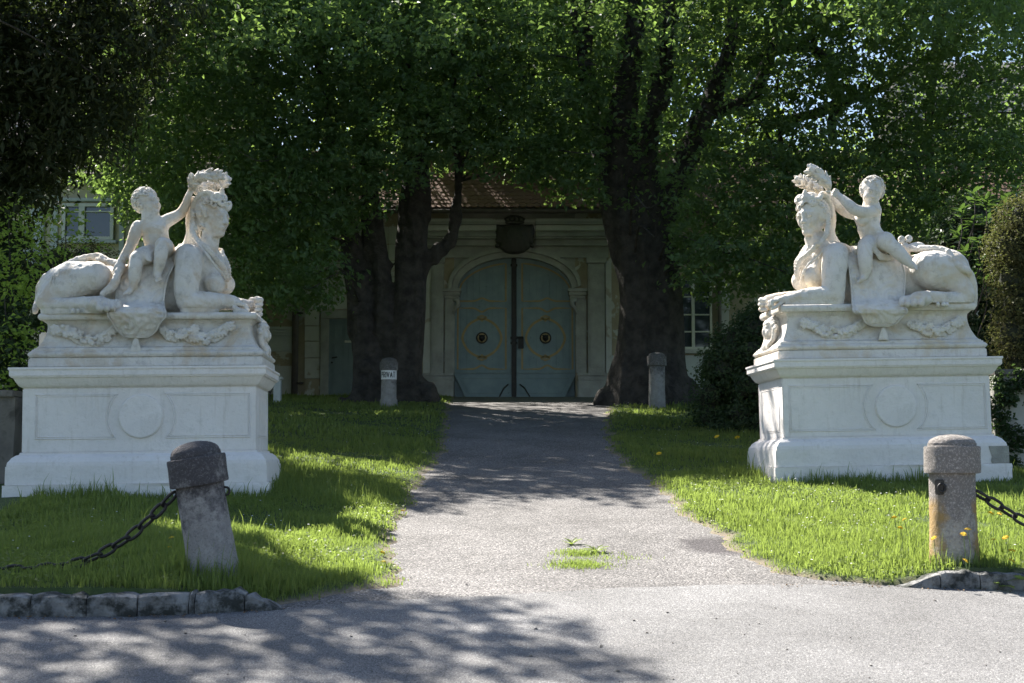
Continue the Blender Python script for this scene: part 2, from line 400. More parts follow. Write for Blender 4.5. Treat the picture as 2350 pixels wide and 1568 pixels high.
# ------------------------------------------------------------------ kerbs, stone by stone
M_KERB = simple('kerb_granite', (.16,.16,.16,1), (.30,.295,.285,1), 7, .9, 1.0, .03, 30, spots=((.035,.038,.034,1), 5, .42, .56))
def kerb(label, xsD, yf, h, taper_at, taper_to):
    root = empty('kerb', label=label, cat='kerb', group='stone kerbs along the street')
    rg = np.random.default_rng(5)
    for (a, b_) in zip(xsD[:-1], xsD[1:]):
        X0, X1 = [float(gp(x, yf)[0]) for x in (a, b_)]; X0 += .004; X1 -= .004
        n = 7; mb = MB(); rings = []
        for i in range(n):
            X = X0 + (X1-X0)*i/(n-1); Y = float(road_edge(X)); z0 = float(G(X, Y))
            t = 1.0
            if taper_at is not None:
                xd = 1175 + X/Y*FPX; t = np.interp(xd, [min(taper_at, taper_to), max(taper_at, taper_to)], [1, .06] if taper_to > taper_at else [.06, 1])
            e = .75 if i in (0, n-1) else 1; hh = h*t*e**.25
            w = lambda s_: rg.normal()*s_
            rings.append([(X, Y+.005, z0-.12), (X, Y+w(.010)-.002, z0+hh*.5), (X, Y+.008+w(.010), z0+hh*.9), (X, Y+.035+w(.004), z0+hh+w(.006)), (X, Y+.15, z0+hh+w(.008)), (X, Y+.19, z0+hh*.8), (X, Y+.19, z0-.12)])
        mb.loft(rings); mb.build('kerb_stone', M_KERB, root, smooth=True, auto=38)
    return root
kerb('left kerb of mossy granite blocks along the grass in front of the leaning bollard', [-420, -290, -175, -62, 88, 215, 328, 440, 452, 562, 650], 1405, .155, 560, 650)
kerb('right kerb of grey granite blocks starting with a sloping end stone, dandelions before it', [2071, 2158, 2246, 2345, 2450, 2580, 2720], 1352, .135, 2150, 2071)
# ================================================================== gate building (facade at Y = 37)
YB = 37.0
def B(x, y, Y=YB): p = P(x, y, Y); return float(p[0]), float(p[2])
def plaster(name, c1, c2, patch, sc=1.6, lo=.56, hi=.6, extra=None):
    m, nt, b = mat_new(name)
    n = noise(nt, 3, 6, .6); r = ramp(nt, n.outputs[0], [(.35, c1), (.65, c2)])
    n2 = noise(nt, sc, 6, .62, dist=.4); r2 = ramp(nt, n2.outputs[0], [(lo, (0,0,0,1)), (hi, (1,1,1,1))])
    o = mixc(nt, r2.outputs[0], r.outputs[0], patch)
    n3 = noise(nt, 9, 6, .75); r3 = ramp(nt, n3.outputs[0], [(.6, (1,1,1,1)), (.8, (.65,.62,.58,1))]); o = mixc(nt, 1., o, r3.outputs[0], 'MULTIPLY')
    nt.links.new(o, b.inputs['Base Color']); b.inputs['Roughness'].default_value = .9
    p = bump(nt, b, r2.outputs[0], .4, -.01); bump(nt, b, n3.outputs[0], .3, .02, p); return m
M_WALL = plaster('ochre_plaster', (.33,.28,.205,1), (.40,.345,.255,1), (.54,.54,.51,1), 1.3, .54, .57)
M_TRIM = plaster('grey_white_plaster', (.50,.50,.485,1), (.58,.58,.565,1), (.40,.36,.31,1), 1.8, .62, .66)
M_PALE = plaster('pale_blue_plaster', (.50,.54,.55,1), (.57,.61,.62,1), (.38,.34,.29,1), 2.2, .66, .7)
M_STONE = simple('grey_gate_stone', (.31,.305,.295,1), (.42,.415,.40,1), 3, .9, .6, .02, 20)
M_TEAL = simple('teal_paint', (.185,.25,.285,1), (.23,.305,.335,1), 4, .6, .3, .01, 30, spots=((.08,.13,.14,1), 8, .62, .72))
M_TEALD = simple('teal_door_paint', (.17,.225,.25,1), (.21,.27,.29,1), 4, .6, .3, .01, 30)
M_OCHRE = simple('ochre_paint', (.34,.25,.12,1), (.42,.31,.15,1), 6, .7, .2, .01)
M_IRON = simple('black_iron', (.018,.018,.02,1), (.04,.036,.034,1), 14, .55, .5, .01, 60, metal=.4)
M_PIPE = simple('brown_pipe', (.10,.085,.08,1), (.14,.12,.11,1), 5, .6, .2, .01)
M_TILE = simple('clay_tile', (.17,.085,.06,1), (.27,.165,.125,1), 2.4, .85, .5, .01, 30, spots=((.09,.075,.065,1), 3, .5, .66))
M_TILEG = simple('grey_tile', (.22,.20,.19,1), (.33,.30,.28,1), 2.4, .85, .5, .01, 30)
M_GLASS, nt, b = mat_new('window_glass'); b.inputs['Base Color'].default_value = (.03,.04,.06,1); b.inputs['Roughness'].default_value = .06; b.inputs['Specular IOR Level'].default_value = .9
M_FRAME = simple('cream_window_paint', (.62,.62,.57,1), (.70,.70,.65,1), 6, .6, .2, .01)
M_BRONZE = simple('dark_bronze', (.035,.033,.032,1), (.06,.055,.05,1), 9, .5, .5, .02, 40)

gb = empty('gatehouse', (0, YB, 3.3), 'low gatehouse with red tiled roof behind the two big trees, arched gateway in its middle', 'building')
def part(mb, name, mat, parent=None, **k):
    o = mb.build(name, mat, None, **k); p = parent or gb
    o.parent = p; o.matrix_parent_inverse = p.matrix_world.inverted() if p.type == 'EMPTY' else Matrix.Identity(4); return o
bpy.context.view_layer.update()
def bxp(x0, x1, y0, y1, f, bk=YB+.3):
    """box from picture rectangle on the facade; f = how far it stands out"""
    X0, z1 = B(x0, y0); X1, z0 = B(x1, y1); return MB().box(X0, X1, YB - f, bk, z0, z1)
zb = 2.6; X_L, _ = B(560, 900); X_R = 14.0; zE = B(1175, 490)[1]
gx0, gx1 = B(1043, 0)[0], B(1321, 0)[0]
# walls left and right of the gateway, wall over the arch
cxg = B(1181, 0)[0]; zs = B(0, 664)[1]; zt = B(0, 591)[1]; hw = B(1181+128, 0)[0] - cxg
part(MB().box(X_L, cxg-hw-.10, YB, YB+.45, zb, zE), 'wall', M_WALL); 
part(MB().box(cxg+hw+.10, X_R, YB, YB+.45, zb, zE), 'wall', M_WALL)
mb = MB(); N = 32
arc = [(cxg - hw*math.cos(math.pi*i/N), zs + (zt-zs)*math.sin(math.pi*i/N)) for i in range(N+1)]
rings = [[(x, YB+.02, z), (x, YB+.45, z), (x, YB+.45, zE), (x, YB+.02, zE)] for x, z in arc]
mb.loft(rings); part(mb, 'arch_wall', M_STONE)
part(MB().box(cxg-hw-.101, cxg-hw+.0, YB+.021, YB+.449, zs, zE), 'arch_wall', M_STONE); part(MB().box(cxg+hw-.0, cxg+hw+.101, YB+.021, YB+.449, zs, zE), 'arch_wall', M_STONE)
# archivolt: stepped band of voussoir mouldings
for (r0, r1, f) in ((1.0, 1.10, .07), (1.105, 1.17, .12)):
    mb = MB(); rings = []
    for i in range(N+1):
        a = math.pi*i/N; c_, s_ = -math.cos(a), math.sin(a)
        o_ = lambda r: (cxg + hw*c_ + (r-1)*hw*c_, zs + (zt-zs)*s_ + (r-1)*hw*(.35+.65*s_)*(s_ > 0))
        p0, p1 = o_(r0), o_(r1); rings.append([(p0[0], YB-f, p0[1]), (p1[0], YB-f, p1[1]), (p1[0], YB+.02, p1[1]), (p0[0], YB+.02, p0[1])])
    mb.loft(rings); part(mb, 'archivolt', M_STONE)
for xa, xb in ((1016, 1058), (1303, 1347)):
    for (ya, yb_, f, d) in ((664, 671, .22, 0), (671, 679, .17, 2), (679, 687, .12, 4)): part(bxp(xa+d, xb-d, ya, yb_, f), 'impost', M_STONE, bevel=.01)
for xa, xb in ((1021, 1043), (1321, 1346)): part(bxp(xa, xb, 687.3, 857, .10), 'pier', M_STONE, bevel=.01)
for xa, xb in ((990, 1018), (1348, 1388)):
    part(bxp(xa, xb, 606.3, 857, .16), 'pilaster', M_STONE, bevel=.01); part(bxp(xa-3, xb+3, 592, 606, .20), 'capital', M_STONE, bevel=.015)
    part(bxp(xa+5, xb-5, 618, 846, .185), 'pilaster_panel', M_STONE, bevel=.01)
part(bxp(972, 989, 600, 857, .08), 'wall_strip', M_TRIM, bevel=.01); part(bxp(1389, 1404, 600, 857, .08), 'wall_strip', M_TRIM, bevel=.01)
for xa, xb in ((970, 1042), (1324, 1404)):
    part(bxp(xa, xb, 857.3, 864, .24), 'base_moulding', M_STONE, bevel=.015); part(bxp(xa+2, xb-2, 864.3, 874, .21), 'base_moulding', M_STONE, bevel=.01)
    part(bxp(xa+1, xb-1, 874.3, 925, .23), 'plinth', M_STONE, bevel=.02)
# brackets beside the gate (scrolls)
for xc, sg in ((1046, 1), (1318, -1)):
    X, z = B(xc, 700); part(MB().tube([(X-sg*.05, YB-.12, z+.12), (X+sg*.06, YB-.14, z+.1), (X+sg*.07, YB-.14, z-.02), (X-.0, YB-.13, z-.09), (X-sg*.05, YB-.12, z-.25)], [.05,.07,.06,.05,.03], 8), 'scroll_bracket', M_STONE, smooth=True)
# entablature
for (ya, yb_, f, mat) in ((506, 513, .30, M_TRIM), (513.3, 520, .34, M_STONE), (520.3, 533, .26, M_TRIM), (533.3, 540, .20, M_STONE), (540.3, 546, .30, M_STONE), (546.3, 551, .26, M_STONE), (551.3, 560, .14, M_STONE), (560.3, 566, .17, M_STONE)):
    for xa, xb in ((980, 1139), (1229, 1398)): part(bxp(xa, xb, ya, yb_, f), 'entablature_band', mat, bevel=.008)
    part(bxp(1139.3, 1228.7, ya, yb_, f*.6), 'entablature_band', mat, bevel=.008)
part(bxp(982, 1139, 566.3, 592, .05), 'frieze', M_STONE); part(bxp(1229, 1396, 566.3, 592, .05), 'frieze', M_STONE)
# plaster courses with joints, left wall (each course its own piece)
for (xa, xb, ys_, mat, f) in ((700, 734, [711, 748.5, 784, 822, 870], M_TRIM, .06), (700, 965, [520, 561, 598, 636, 677, 711], M_TRIM, .045), (606, 680, [520, 561, 598, 636, 677, 711], M_WALL, .03)):
    for ya, yb_ in zip(ys_[:-1], ys_[1:]):
        if xb > 900:
            for c0, c1 in ((700, 762), (763.5, 822), (823.5, 890), (891.5, 965)): part(bxp(c0, c1, ya+.8, yb_-.8, f), 'stone_course', mat, bevel=.012)
        else: part(bxp(xa, xb, ya+.8, yb_-.8, f), 'stone_course', mat, bevel=.012)
part(bxp(700, 734, 871, 925, .07), 'stone_course', M_WALL, bevel=.012)
for (ya, yb_, f, mat) in ((751, 757, .16, M_PALE), (757.3, 765, .13, M_PALE), (765.3, 771, .10, M_PALE), (771.3, 807, .06, M_PALE), (807.3, 840, .05, M_WALL), (840.3, 925, .045, M_TRIM)):
    part(bxp(606, 680, ya, yb_, f), 'plinth_band', mat, bevel=.01)
# small door
dr = bxp(737, 838, 713, 732, .10); part(dr, 'door_lintel', M_STONE, bevel=.01)
for xa, xb in ((737, 754), (822, 838)): part(bxp(xa, xb, 732.3, 921, .10), 'door_jamb', M_STONE, bevel=.01)
door = part(bxp(754.5, 821.5, 732.5, 920, .02), 'door', M_TEALD)
def sub(mb, name, mat, parent, **k):
    o = mb.build(name, mat, None, **k); o.parent = parent; o.matrix_parent_inverse = parent.matrix_world.inverted(); return o
bpy.context.view_layer.update()
for xa, xb, ya, yb_ in ((768, 787, 748, 777), (800, 818, 748, 777), (768, 788, 792, 872), (800, 818, 792, 872), (766, 790, 882, 912), (800, 818, 882, 912)):
    sub(bxp(xa, xb, ya, yb_, .035), 'door_panel', M_TEALD, door, bevel=.01)
    for u0, u1, v0, v1 in ((xa-3, xa-1, ya-3, yb_+3), (xb+1, xb+3, ya-3, yb_+3), (xa-3, xb+3, ya-3, ya-1), (xa-3, xb+3, yb_+1, yb_+3)): sub(bxp(u0, u1, v0, v1, .045 if v1-v0 > 3 else .047), 'panel_moulding', M_TEALD, door)
sub(bxp(792, 796, 733, 919, .05), 'door_stile', M_TEALD, door); sub(bxp(791.5, 819, 782, 787, .07), 'letter_slot', M_FRAME, door, bevel=.005)
hx, hz = B(763, 822); sub(MB().tube([(hx, YB-.02, hz), (hx, YB-.09, hz), (hx+.13, YB-.09, hz+.02)], .018, 6), 'door_handle', M_IRON, door)
sub(MB().tube([(hx-.01, YB-.02, hz-.12), (hx-.01, YB-.05, hz-.12)], .025, 8), 'keyhole', M_IRON, door)
# window right of the tree
def window(x0, x1, y0, y1, mulls, trans, parent, Y=YB, out=.0, pw=5, mat=M_FRAME):
    X0, z1 = B(x0, y0, Y); X1, z0 = B(x1, y1, Y); w = part(MB().box(X0, X1, Y-.03-out, Y-.001-out, z0, z1), 'window', M_GLASS, parent); bpy.context.view_layer.update()
    t = pw/FPX*Y
    for a in (X0, X1-t): sub(MB().box(a, a+t, Y-.10-out, Y-.031-out, z0, z1), 'window_frame', mat, w, bevel=.005)
    for a in (z0, z1-t): sub(MB().box(X0+t, X1-t, Y-.099-out, Y-.031-out, a, a+t), 'window_frame', mat, w, bevel=.005)
    xm = []
    for mx, mw in mulls:
        a = B(mx, 0, Y)[0]; q_ = mw/FPX*Y/2; sub(MB().box(a-q_, a+q_, Y-.095-out, Y-.031-out, z0+t, z1-t), 'mullion', mat, w); xm.append((a-q_, a+q_))
    for my, mh in trans:
        a = B(0, my, Y)[1]; q_ = mh/FPX*Y/2; xs_ = [X0+t] + [v for p_ in sorted(xm) for v in p_] + [X1-t]
        for j in range(0, len(xs_), 2): sub(MB().box(xs_[j], xs_[j+1], Y-.08-out, Y-.031-out, a-q_, a+q_), 'glazing_bar', mat, w)
    return w
window(1557, 1634, 640, 802, [(1582, 7)], [(723, 3), (762, 3), (682, 3)], gb)
part(bxp(1552, 1640, 802.5, 812, .14), 'window_sill', M_TRIM, bevel=.01); part(bxp(1652, 1675, 640, 711, .05), 'wall_strip', M_TRIM, bevel=.01); part(bxp(1652, 1675, 712.5, 905, .05), 'wall_strip', M_TRIM, bevel=.01)
part(bxp(1556, 1640, 816, 925, .03), 'plinth_band', M_PALE, bevel=.01); part(bxp(1404.5, 1551, 816, 925, .03), 'plinth_band', M_PALE, bevel=.01)
Xp, _ = B(1641, 0); part(MB().tube([(Xp, YB-.12, 2.9), (Xp, YB-.12, zE-.1)], .05, 10), 'drain_pipe', M_PIPE, smooth=True)
Xp, _ = B(689.5, 0); part(MB().tube([(Xp, YB-.14, 2.9), (Xp, YB-.14, zE-.05)], .085, 12), 'drain_pipe', M_PIPE, smooth=True)
for y in (560, 720, 880): x_, z_ = B(689.5, y); part(MB().lathe([(.1, -.02), (.1, .02)], (x_, YB-.14, z_), 12), 'pipe_clamp', M_IRON)
# eaves, gutter and roof
ye, re_ = 36.5, zE
part(MB().box(X_L-.2, X_R, YB-.42, YB+.4, zE+.002, zE+.05), 'eaves_board', M_PIPE)
mb = MB(); rings = []
for X in (X_L-.3, X_R): rings.append([(X, ye-.02+.09*math.cos(a), zE-.005+.09*math.sin(a)) for a in [math.pi + math.pi*i/8 for i in range(9)]] + [(X, ye-.02+.075*math.cos(a), zE+.0+.075*math.sin(a)) for a in [2*math.pi - math.pi*i/8 for i in range(9)]])
mb.loft(rings); part(mb, 'gutter', M_PIPE, smooth=True, auto=40)
rise = 1.80; zr0 = zE + .05
part(MB().prism([(0, 0)]*0 or [(0,0),(1,0),(0,1)], 0, 1) if False else MB().add([(X_L-.3, ye+.02, zr0-.02), (X_R, ye+.02, zr0-.02), (X_R, ye+rise, zr0+rise-.04), (X_L-.3, ye+rise, zr0+rise-.04), (X_R, ye+2*rise, zr0-.02), (X_L-.3, ye+2*rise, zr0-.02)], [(0,1,2,3), (3,2,4,5), (0,3,5), (1,4,2)]), 'roof_deck', M_PIPE)
def tile_mesh(w=.172, l=.40, t=.02, name='roof_tile', mat=None):
    pts = [(-w/2, l), (-w/2, .05), (-w/4, .012), (0, 0), (w/4, .012), (w/2, .05), (w/2, l)]
    v = [(x, y, t) for x, y in pts] + [(x, y, 0) for x, y in pts]; n = len(pts)
    me = bpy.data.meshes.new(name); me.from_pydata(v, [], [tuple(range(n))[::-1], tuple(range(n, 2*n))] + [(i, (i+1) % n, n+(i+1) % n, n+i) for i in range(n)])
    bm = bmesh.new(); bm.from_mesh(me); bmesh.ops.recalc_face_normals(bm, faces=bm.faces); bm.to_mesh(me); bm.free(); me.materials.append(mat or M_TILE); return me
TM = tile_mesh(); tverts = np.array([v.co[:] for v in TM.vertices]); tfaces = [tuple(p.vertices) for p in TM.polygons]
def tile_roof(parent, X0, X1, ye, ze, slope, length, expo, pitch_x, singles, mat, name='roof_tile', seed=1, lim=300):
    """rows of plain tiles with rounded ends; the ones named in singles(x,y,z) are objects of their own"""
    rg = np.random.default_rng(seed); rows = int(length/expo); inv = parent.matrix_world.inverted(); cnt = 0; rest = MB(); me = TM if mat is M_TILE else tile_mesh(mat=mat)
    for r_ in range(rows):
        d = r_*expo; off = .5*pitch_x*(r_ % 2)
        n = int((X1-X0)/pitch_x)
        for c in range(n):
            x = X0 + off + c*pitch_x + rg.normal()*.004; y = ye + d*math.cos(slope); z = ze + d*math.sin(slope) + .012
            Mt = Matrix.Translation((x, y, z)) @ Matrix.Rotation(slope - R(3.6) + R(rg.normal()*1.1), 4, 'X') @ Matrix.Rotation(R(rg.normal()*1.3), 4, 'Z') @ Matrix.Rotation(R(rg.normal()*1.5), 4, 'Y')
            if cnt < lim and singles(x, y, z):
                o = bpy.data.objects.new(name, me); COL.objects.link(o); o.parent = parent; o.matrix_parent_inverse = inv; o.matrix_world = Mt; cnt += 1
            else:
                A_ = np.array(Mt); rest.add(tverts @ A_[:3, :3].T + A_[:3, 3], tfaces)
    o = rest.build('roof_tiles', mat, None); o.parent = parent; o.matrix_parent_inverse = inv; o['kind'] = 'stuff'; return cnt
def inview(x0, x1, y0, y1):
    def f(x, y, z):
        w = (x, y, z - EYE); cy_ = w[1]*math.cos(PITCH) + w[2]*math.sin(PITCH); cz_ = -w[1]*math.sin(PITCH) + w[2]*math.cos(PITCH)
        px = 1175 + FPX*w[0]/cy_; py = 784 - FPX*cz_/cy_; return x0 < px < x1 and y0 < py < y1
    return f
tile_roof(gb, X_L-.3, X_R, ye, zr0, R(45), rise*1.414, .175, .18, inview(975, 1365, 395, 488), M_TILE)
part(MB().tube([(X_L-.3, ye+rise, zr0+rise+.02), (X_R, ye+rise, zr0+rise+.02)], .11, 8), 'ridge_tiles', M_TILE, smooth=True)
xx, zz = B(1163, 478, 36.7); part(MB().tube([(xx, 36.66, zz-.08), (xx, 36.62, zz+.1)], .02, 6), 'snow_hook', M_IRON)

# ------------------------------------------------------------------ coat of arms over the gate
ca = empty('coat_of_arms', (cxg, YB-.25, B(0, 545)[1]), 'dark bronze shield with a crown hanging over the arch of the gateway', 'coat of arms'); bpy.context.view_layer.update()
V = Vol([cxg-.62, YB-.50, B(0, 592)[1]], [cxg+.62, YB-.08, B(0, 498)[1]+.1], .02)
sc_ = [B(x, y) for x, y in ((1143, 520), (1226, 520), (1143, 560), (1226, 560), (1184, 588))]
for x in np.linspace(-.40, .40, 9):
    zlo = sc_[4][1] + .12 + .30*(abs(x)/.42)**3; V.cone([cxg+x, YB-.18, zlo], [cxg+x, YB-.18, sc_[0][1]-.08], .10, .10, .05)
V.ell([cxg, YB-.24, B(0, 548)[1]], [.36, .12, .36], .05)
for t in (-1, 1):
    for i in range(6): V.ell([cxg+t*(.44+.02*(i % 2)), YB-.2, B(0, 522+i*9)[1]], [.06, .06, .05], .02)
    V.tube([[cxg+t*.1, YB-.3, B(0, 560)[1]], [cxg+t*.2, YB-.32, B(0, 545)[1]], [cxg+t*.12, YB-.3, B(0, 530)[1]]], .03, .02)
o = V.mesh('shield', M_BRONZE); o.parent = ca; o.matrix_parent_inverse = ca.matrix_world.inverted()
V = Vol([cxg-.32, YB-.48, B(0, 520)[1]], [cxg+.32, YB-.08, B(0, 490)[1]], .015)
V.cone([cxg-.2, YB-.25, B(0, 514)[1]], [cxg+.2, YB-.25, B(0, 514)[1]], .05, .05, .02)
for i in range(5):
    a = (i-2)/2; V.tube([[cxg+a*.2, YB-.26, B(0, 513)[1]], [cxg+a*.24, YB-.28, B(0, 506)[1]], [cxg+a*.08, YB-.26, B(0, 499)[1]]], .022, .01); V.ell([cxg+a*.24, YB-.28, B(0, 507)[1]], .035, .01)
o = V.mesh('crown', M_BRONZE); o.parent = ca; o.matrix_parent_inverse = ca.matrix_world.inverted()

# ------------------------------------------------------------------ the gate itself
gt = empty('gate', (cxg, YB+.12, float(B(0, 912)[1])), 'blue green double gate with ochre painted ornaments and round black door bosses, under the arch', 'gate'); bpy.context.view_layer.update()
YG = YB + .16
def zarch(X): return zs + (zt-zs)*math.sqrt(max(0, 1 - ((X-cxg)/hw)**2))
def ribbon(pts, w, y, closed=False):
    mb = MB(); n = len(pts); rings = []
    for i in range(n):
        a = np.array(pts[(i-1) % n] if closed or i > 0 else pts[i]); c = np.array(pts[(i+1) % n] if closed or i < n-1 else pts[i]); t = (c-a)/(np.linalg.norm(c-a)+1e-9); nn = np.array([-t[1], t[0]])*w/2
        p = np.array(pts[i]); rings.append([(p[0]-nn[0], y, p[1]-nn[1]), (p[0]+nn[0], y, p[1]+nn[1]), (p[0]+nn[0], y+.006, p[1]+nn[1]), (p[0]-nn[0], y+.006, p[1]-nn[1])])
    if closed: rings.append(rings[0])
    return mb.loft(rings, cap=not closed)
for side, (xa, xb, kx) in enumerate(((1044, 1174, 1105.7), (1185, 1320, 1252))):
    Xa, Xb = B(xa, 0)[0], B(xb, 0)[0]; z0 = B(0, 857)[1]; zbot = B(0, 911.5)[1]
    xi = Xa if side else Xb; xo = Xb if side else Xa
    lf = MB().box(Xa, Xb, YG+.05, YG+.10, z0+.01, z0+.12).build('gate_leaf', M_TEAL); lf.parent = gt; lf.matrix_parent_inverse = gt.matrix_world.inverted(); bpy.context.view_layer.update()
    inv = lf.matrix_world.inverted()
    n = 9; w = (Xb-Xa)/n
    for i in range(n):
        a, c = Xa+i*w+.003, Xa+(i+1)*w-.003; top = [(c - (c-a)*j/4, min(zarch(c-(c-a)*j/4) if abs(c-(c-a)*j/4-cxg) < hw else zs, 99)) for j in range(5)]
        sub(MB().prism([(a, z0), (c, z0)] + top, YG + .004*(i % 2), YG+.05), 'plank', M_TEAL, lf)
    # trapezoid foot boards and mouldings
    bx_i = xi; so = .30*(1 if side == 0 else -1)
    sub(MB().prism([(xo, z0-.005), (xi, z0-.005), (xi, zbot), (xo+so*1.0, zbot)], YG-.035, YG+.06), 'foot_board', M_TEAL, lf, bevel=.006)
    q_ = .12 if side == 0 else -.12
    sub(ribbon([(xo+q_*1.6, z0-.13), (xi-q_*.8, z0-.13), (xi-q_*.8, zbot+.10), (xo+q_*1.6+so*.7, zbot+.10)], .028, YG-.044, True), 'panel_moulding', M_TEALD, lf)
    sub(MB().box(min(xo, xi), max(xo, xi), YG-.06, YG-.001, z0-.004, z0+.035), 'rail', M_TEALD, lf, bevel=.006)
    # ornaments
    yo = YG - .010; kX, kZ = B(kx, 774.6); sgn = 1 if side == 0 else -1
    ix = xi - sgn*.15; ox = xo + sgn*.10
    zm0, zm1 = B(0, 706)[1], B(0, 690)[1]; zl = z0 + .12
    def brd(pts, w=.045, c=True): sub(ribbon(pts, w, yo, c), 'painted_band', M_OCHRE, lf)
    mx = (ix+ox)/2; notch = lambda z, d: [(mx+sgn*(-.28+.56*j/10), z + d*math.exp(-((j-5)/2.2)**2)) for j in range(11)]
    low = [(ox, zl)] + notch(zl, .10) + [(ix, zl), (ix, zm0)] + notch(zm0, -.10)[::-1] + [(ox, zm0)]; brd(low)
    up = []
    for j in range(15):
        X = ox + (ix-ox)*j/14; up.append((X, (zarch(X) if abs(X-cxg) < hw-.01 else zs) - .13))
    up = [u for u in up if u[1] > zm1+.1]; brd([(up[0][0], zm1)] + up + [(ix, zm1)] + notch(zm1, .08)[::-1])
    rr_ = 43/FPX*YB; ring_ = []
    for j in range(48):
        a = 2*math.pi*j/48; q2 = rr_*(1 + .05*abs(math.cos(2*a))**6); ring_.append((kX+q2*math.cos(a), kZ+q2*math.sin(a)))
    brd(ring_, .06)
    for t in (-1, 1): brd([(kX-.12, kZ+t*rr_*1.12), (kX, kZ+t*rr_*.92), (kX+.12, kZ+t*rr_*1.12), (kX, kZ+t*rr_*1.2)], .05)
    def yl(mb): 
        for v_i, (x_, y_, z_) in enumerate(mb.v): mb.v[v_i] = (kX + x_, YG - .012 - z_, kZ + y_)
        return mb
    sub(yl(MB().lathe([(.155, 0), (.155, .012), (.118, .018), (.118, 0)], n=32, cap=False)), 'boss_ring', M_IRON, lf)
    sub(yl(MB().lathe([(.117, .001), (.117, .014), (.085, .02), (.085, .001)], n=32, cap=False)), 'boss_ring', M_OCHRE, lf)
    V = Vol([kX-.11, YG-.16, kZ-.12], [kX+.11, YG+.03, kZ+.12], .009); V.ell([kX, YG-.01, kZ], [.078, .07, .088], .02)
    V.ell([kX, YG-.08, kZ-.02], [.03, .04, .03], .02)
    for t in (-1, 1): V.ell([kX+t*.03, YG-.07, kZ+.025], [.014]*3, .004, '-'); V.ell([kX+t*.06, YG-.03, kZ+.06], [.025]*3, .01)
    V.tube([[kX-.04, YG-.06, kZ-.045], [kX, YG-.09, kZ-.10], [kX+.04, YG-.06, kZ-.045]], .009, .004)
    o = V.mesh('lion_knocker', M_IRON); o.parent = lf; o.matrix_parent_inverse = inv
    bx0 = B(1166 if side == 0 else 1193, 882); bx1 = B(1146 if side == 0 else 1216, 906)
    sub(MB().tube([(bx0[0], YG-.08, bx0[1]), ((bx0[0]+bx1[0])/2, YG-.14, (bx0[1]+bx1[1])/2+.03), (bx1[0], YG-.12, bx1[1]-.05)], .02, 6), 'strut', M_IRON, lf)
def gpart(mb, name, mat, **k):
    o = mb.build(name, mat, None, **k); o.parent = gt; o.matrix_parent_inverse = gt.matrix_world.inverted(); return o
gpart(MB().box(cxg-hw-.5, cxg+hw+.5, YB+.46, YB+.5, zb-.1, zs+.1), 'light_stop_panel', M_TEALD); gpart(MB().prism([(cxg-hw-.09, zb), (cxg+hw+.09, zb)] + [(cxg + (hw+.06)*math.cos(math.pi*i/24), zs + (zt-zs+.03)*math.sin(math.pi*i/24)) for i in range(25)], YG+.101, YG+.14), 'light_stop_panel', M_TEALD)  # unseen panels added behind the leaves to stop light coming through the gaps
a, c = B(1174, 0)[0], B(1185, 0)[0]
gpart(MB().box(a+.004, c-.004, YG-.09, YG+.05, B(0, 911)[1], zt-.01), 'meeting_bar', M_IRON, bevel=.012)
for y in (608, 775, 787): x_, z_ = B(1179.5, y); gpart(MB().box(x_-.09, x_+.09, YG-.11, YG-.02, z_-.03, z_+.03), 'hinge_band', M_IRON, bevel=.006)
x_, z_ = B(1193, 782); gpart(MB().box(x_-.04, x_+.10, YG-.09, YG-.012, z_-.20, z_+.11), 'lock_case', M_IRON, bevel=.01); gpart(MB().tube([(x_-.08, YG-.1, z_+.09), (x_+.09, YG-.11, z_+.09)], .025, 6), 'lock_bolt', M_IRON)

# ------------------------------------------------------------------ cream side building behind the left statue
YL = 33.0
def BL(x, y): return B(x, y, YL)
M_CREAM = plaster('cream_plaster', (.52,.47,.34,1), (.58,.53,.40,1), (.50,.46,.36,1), 2, .6, .7)
lb = empty('house', (-10, YL, 3.1), 'cream house with a pale framed window and tiled roof, behind the left sphinx', 'building'); bpy.context.view_layer.update()
def lpart(mb, name, mat, **k): return part(mb, name, mat, lb, **k)
zEL = BL(0, 411)[1]; xl0, xl1 = -16.5, BL(545, 0)[0]
lpart(MB().box(xl0, xl1, YL, YL+6, 2.4, zEL), 'wall', M_CREAM)
def lbx(x0, x1, y0, y1, f): X0, z1 = BL(x0, y0); X1, z0 = BL(x1, y1); return MB().box(X0, X1, YL-f, YL-.001, z0, z1)
window(146, 262, 468, 552, [(203, 14)], [(487, 3)], lb, YL, pw=8)
for a in (lbx(120, 131, 425, 620, .05), lbx(277, 284, 425, 620, .05), lbx(60, 100, 425, 620, .06), lbx(330, 345, 425, 620, .05)): lpart(a, 'wall_strip', M_PALE, bevel=.008)
lpart(lbx(138, 270, 456, 464, .12), 'window_head', M_PALE, bevel=.01); lpart(lbx(138, 270, 553, 560, .14), 'window_sill', M_PALE, bevel=.01)
for (ya, yb_, f) in ((411.5, 417, .28), (417.3, 422, .2), (422.3, 425, .1)): X0, z1 = BL(-200, ya); X1, z0 = BL(546, yb_); lpart(MB().box(xl0, xl1+.03, YL-f, YL-.001, z0, z1), 'cornice', M_PALE, bevel=.01)
lpart(MB().add([(xl0, YL-.38, zEL-.02), (xl1+.1, YL-.38, zEL-.02), (xl1+.1, YL+3.2, zEL+4.2), (xl0, YL+3.2, zEL+4.2), (xl1+.1, YL+6.8, zEL-.02), (xl0, YL+6.8, zEL-.02)], [(0,1,2,3), (3,2,4,5), (1,4,2), (0,3,5)]), 'roof_deck', M_PIPE)
M_TILEP = simple('pale_weathered_tile', (.34,.26,.23,1), (.46,.38,.35,1), 2.4, .8, .5, .01, 30)
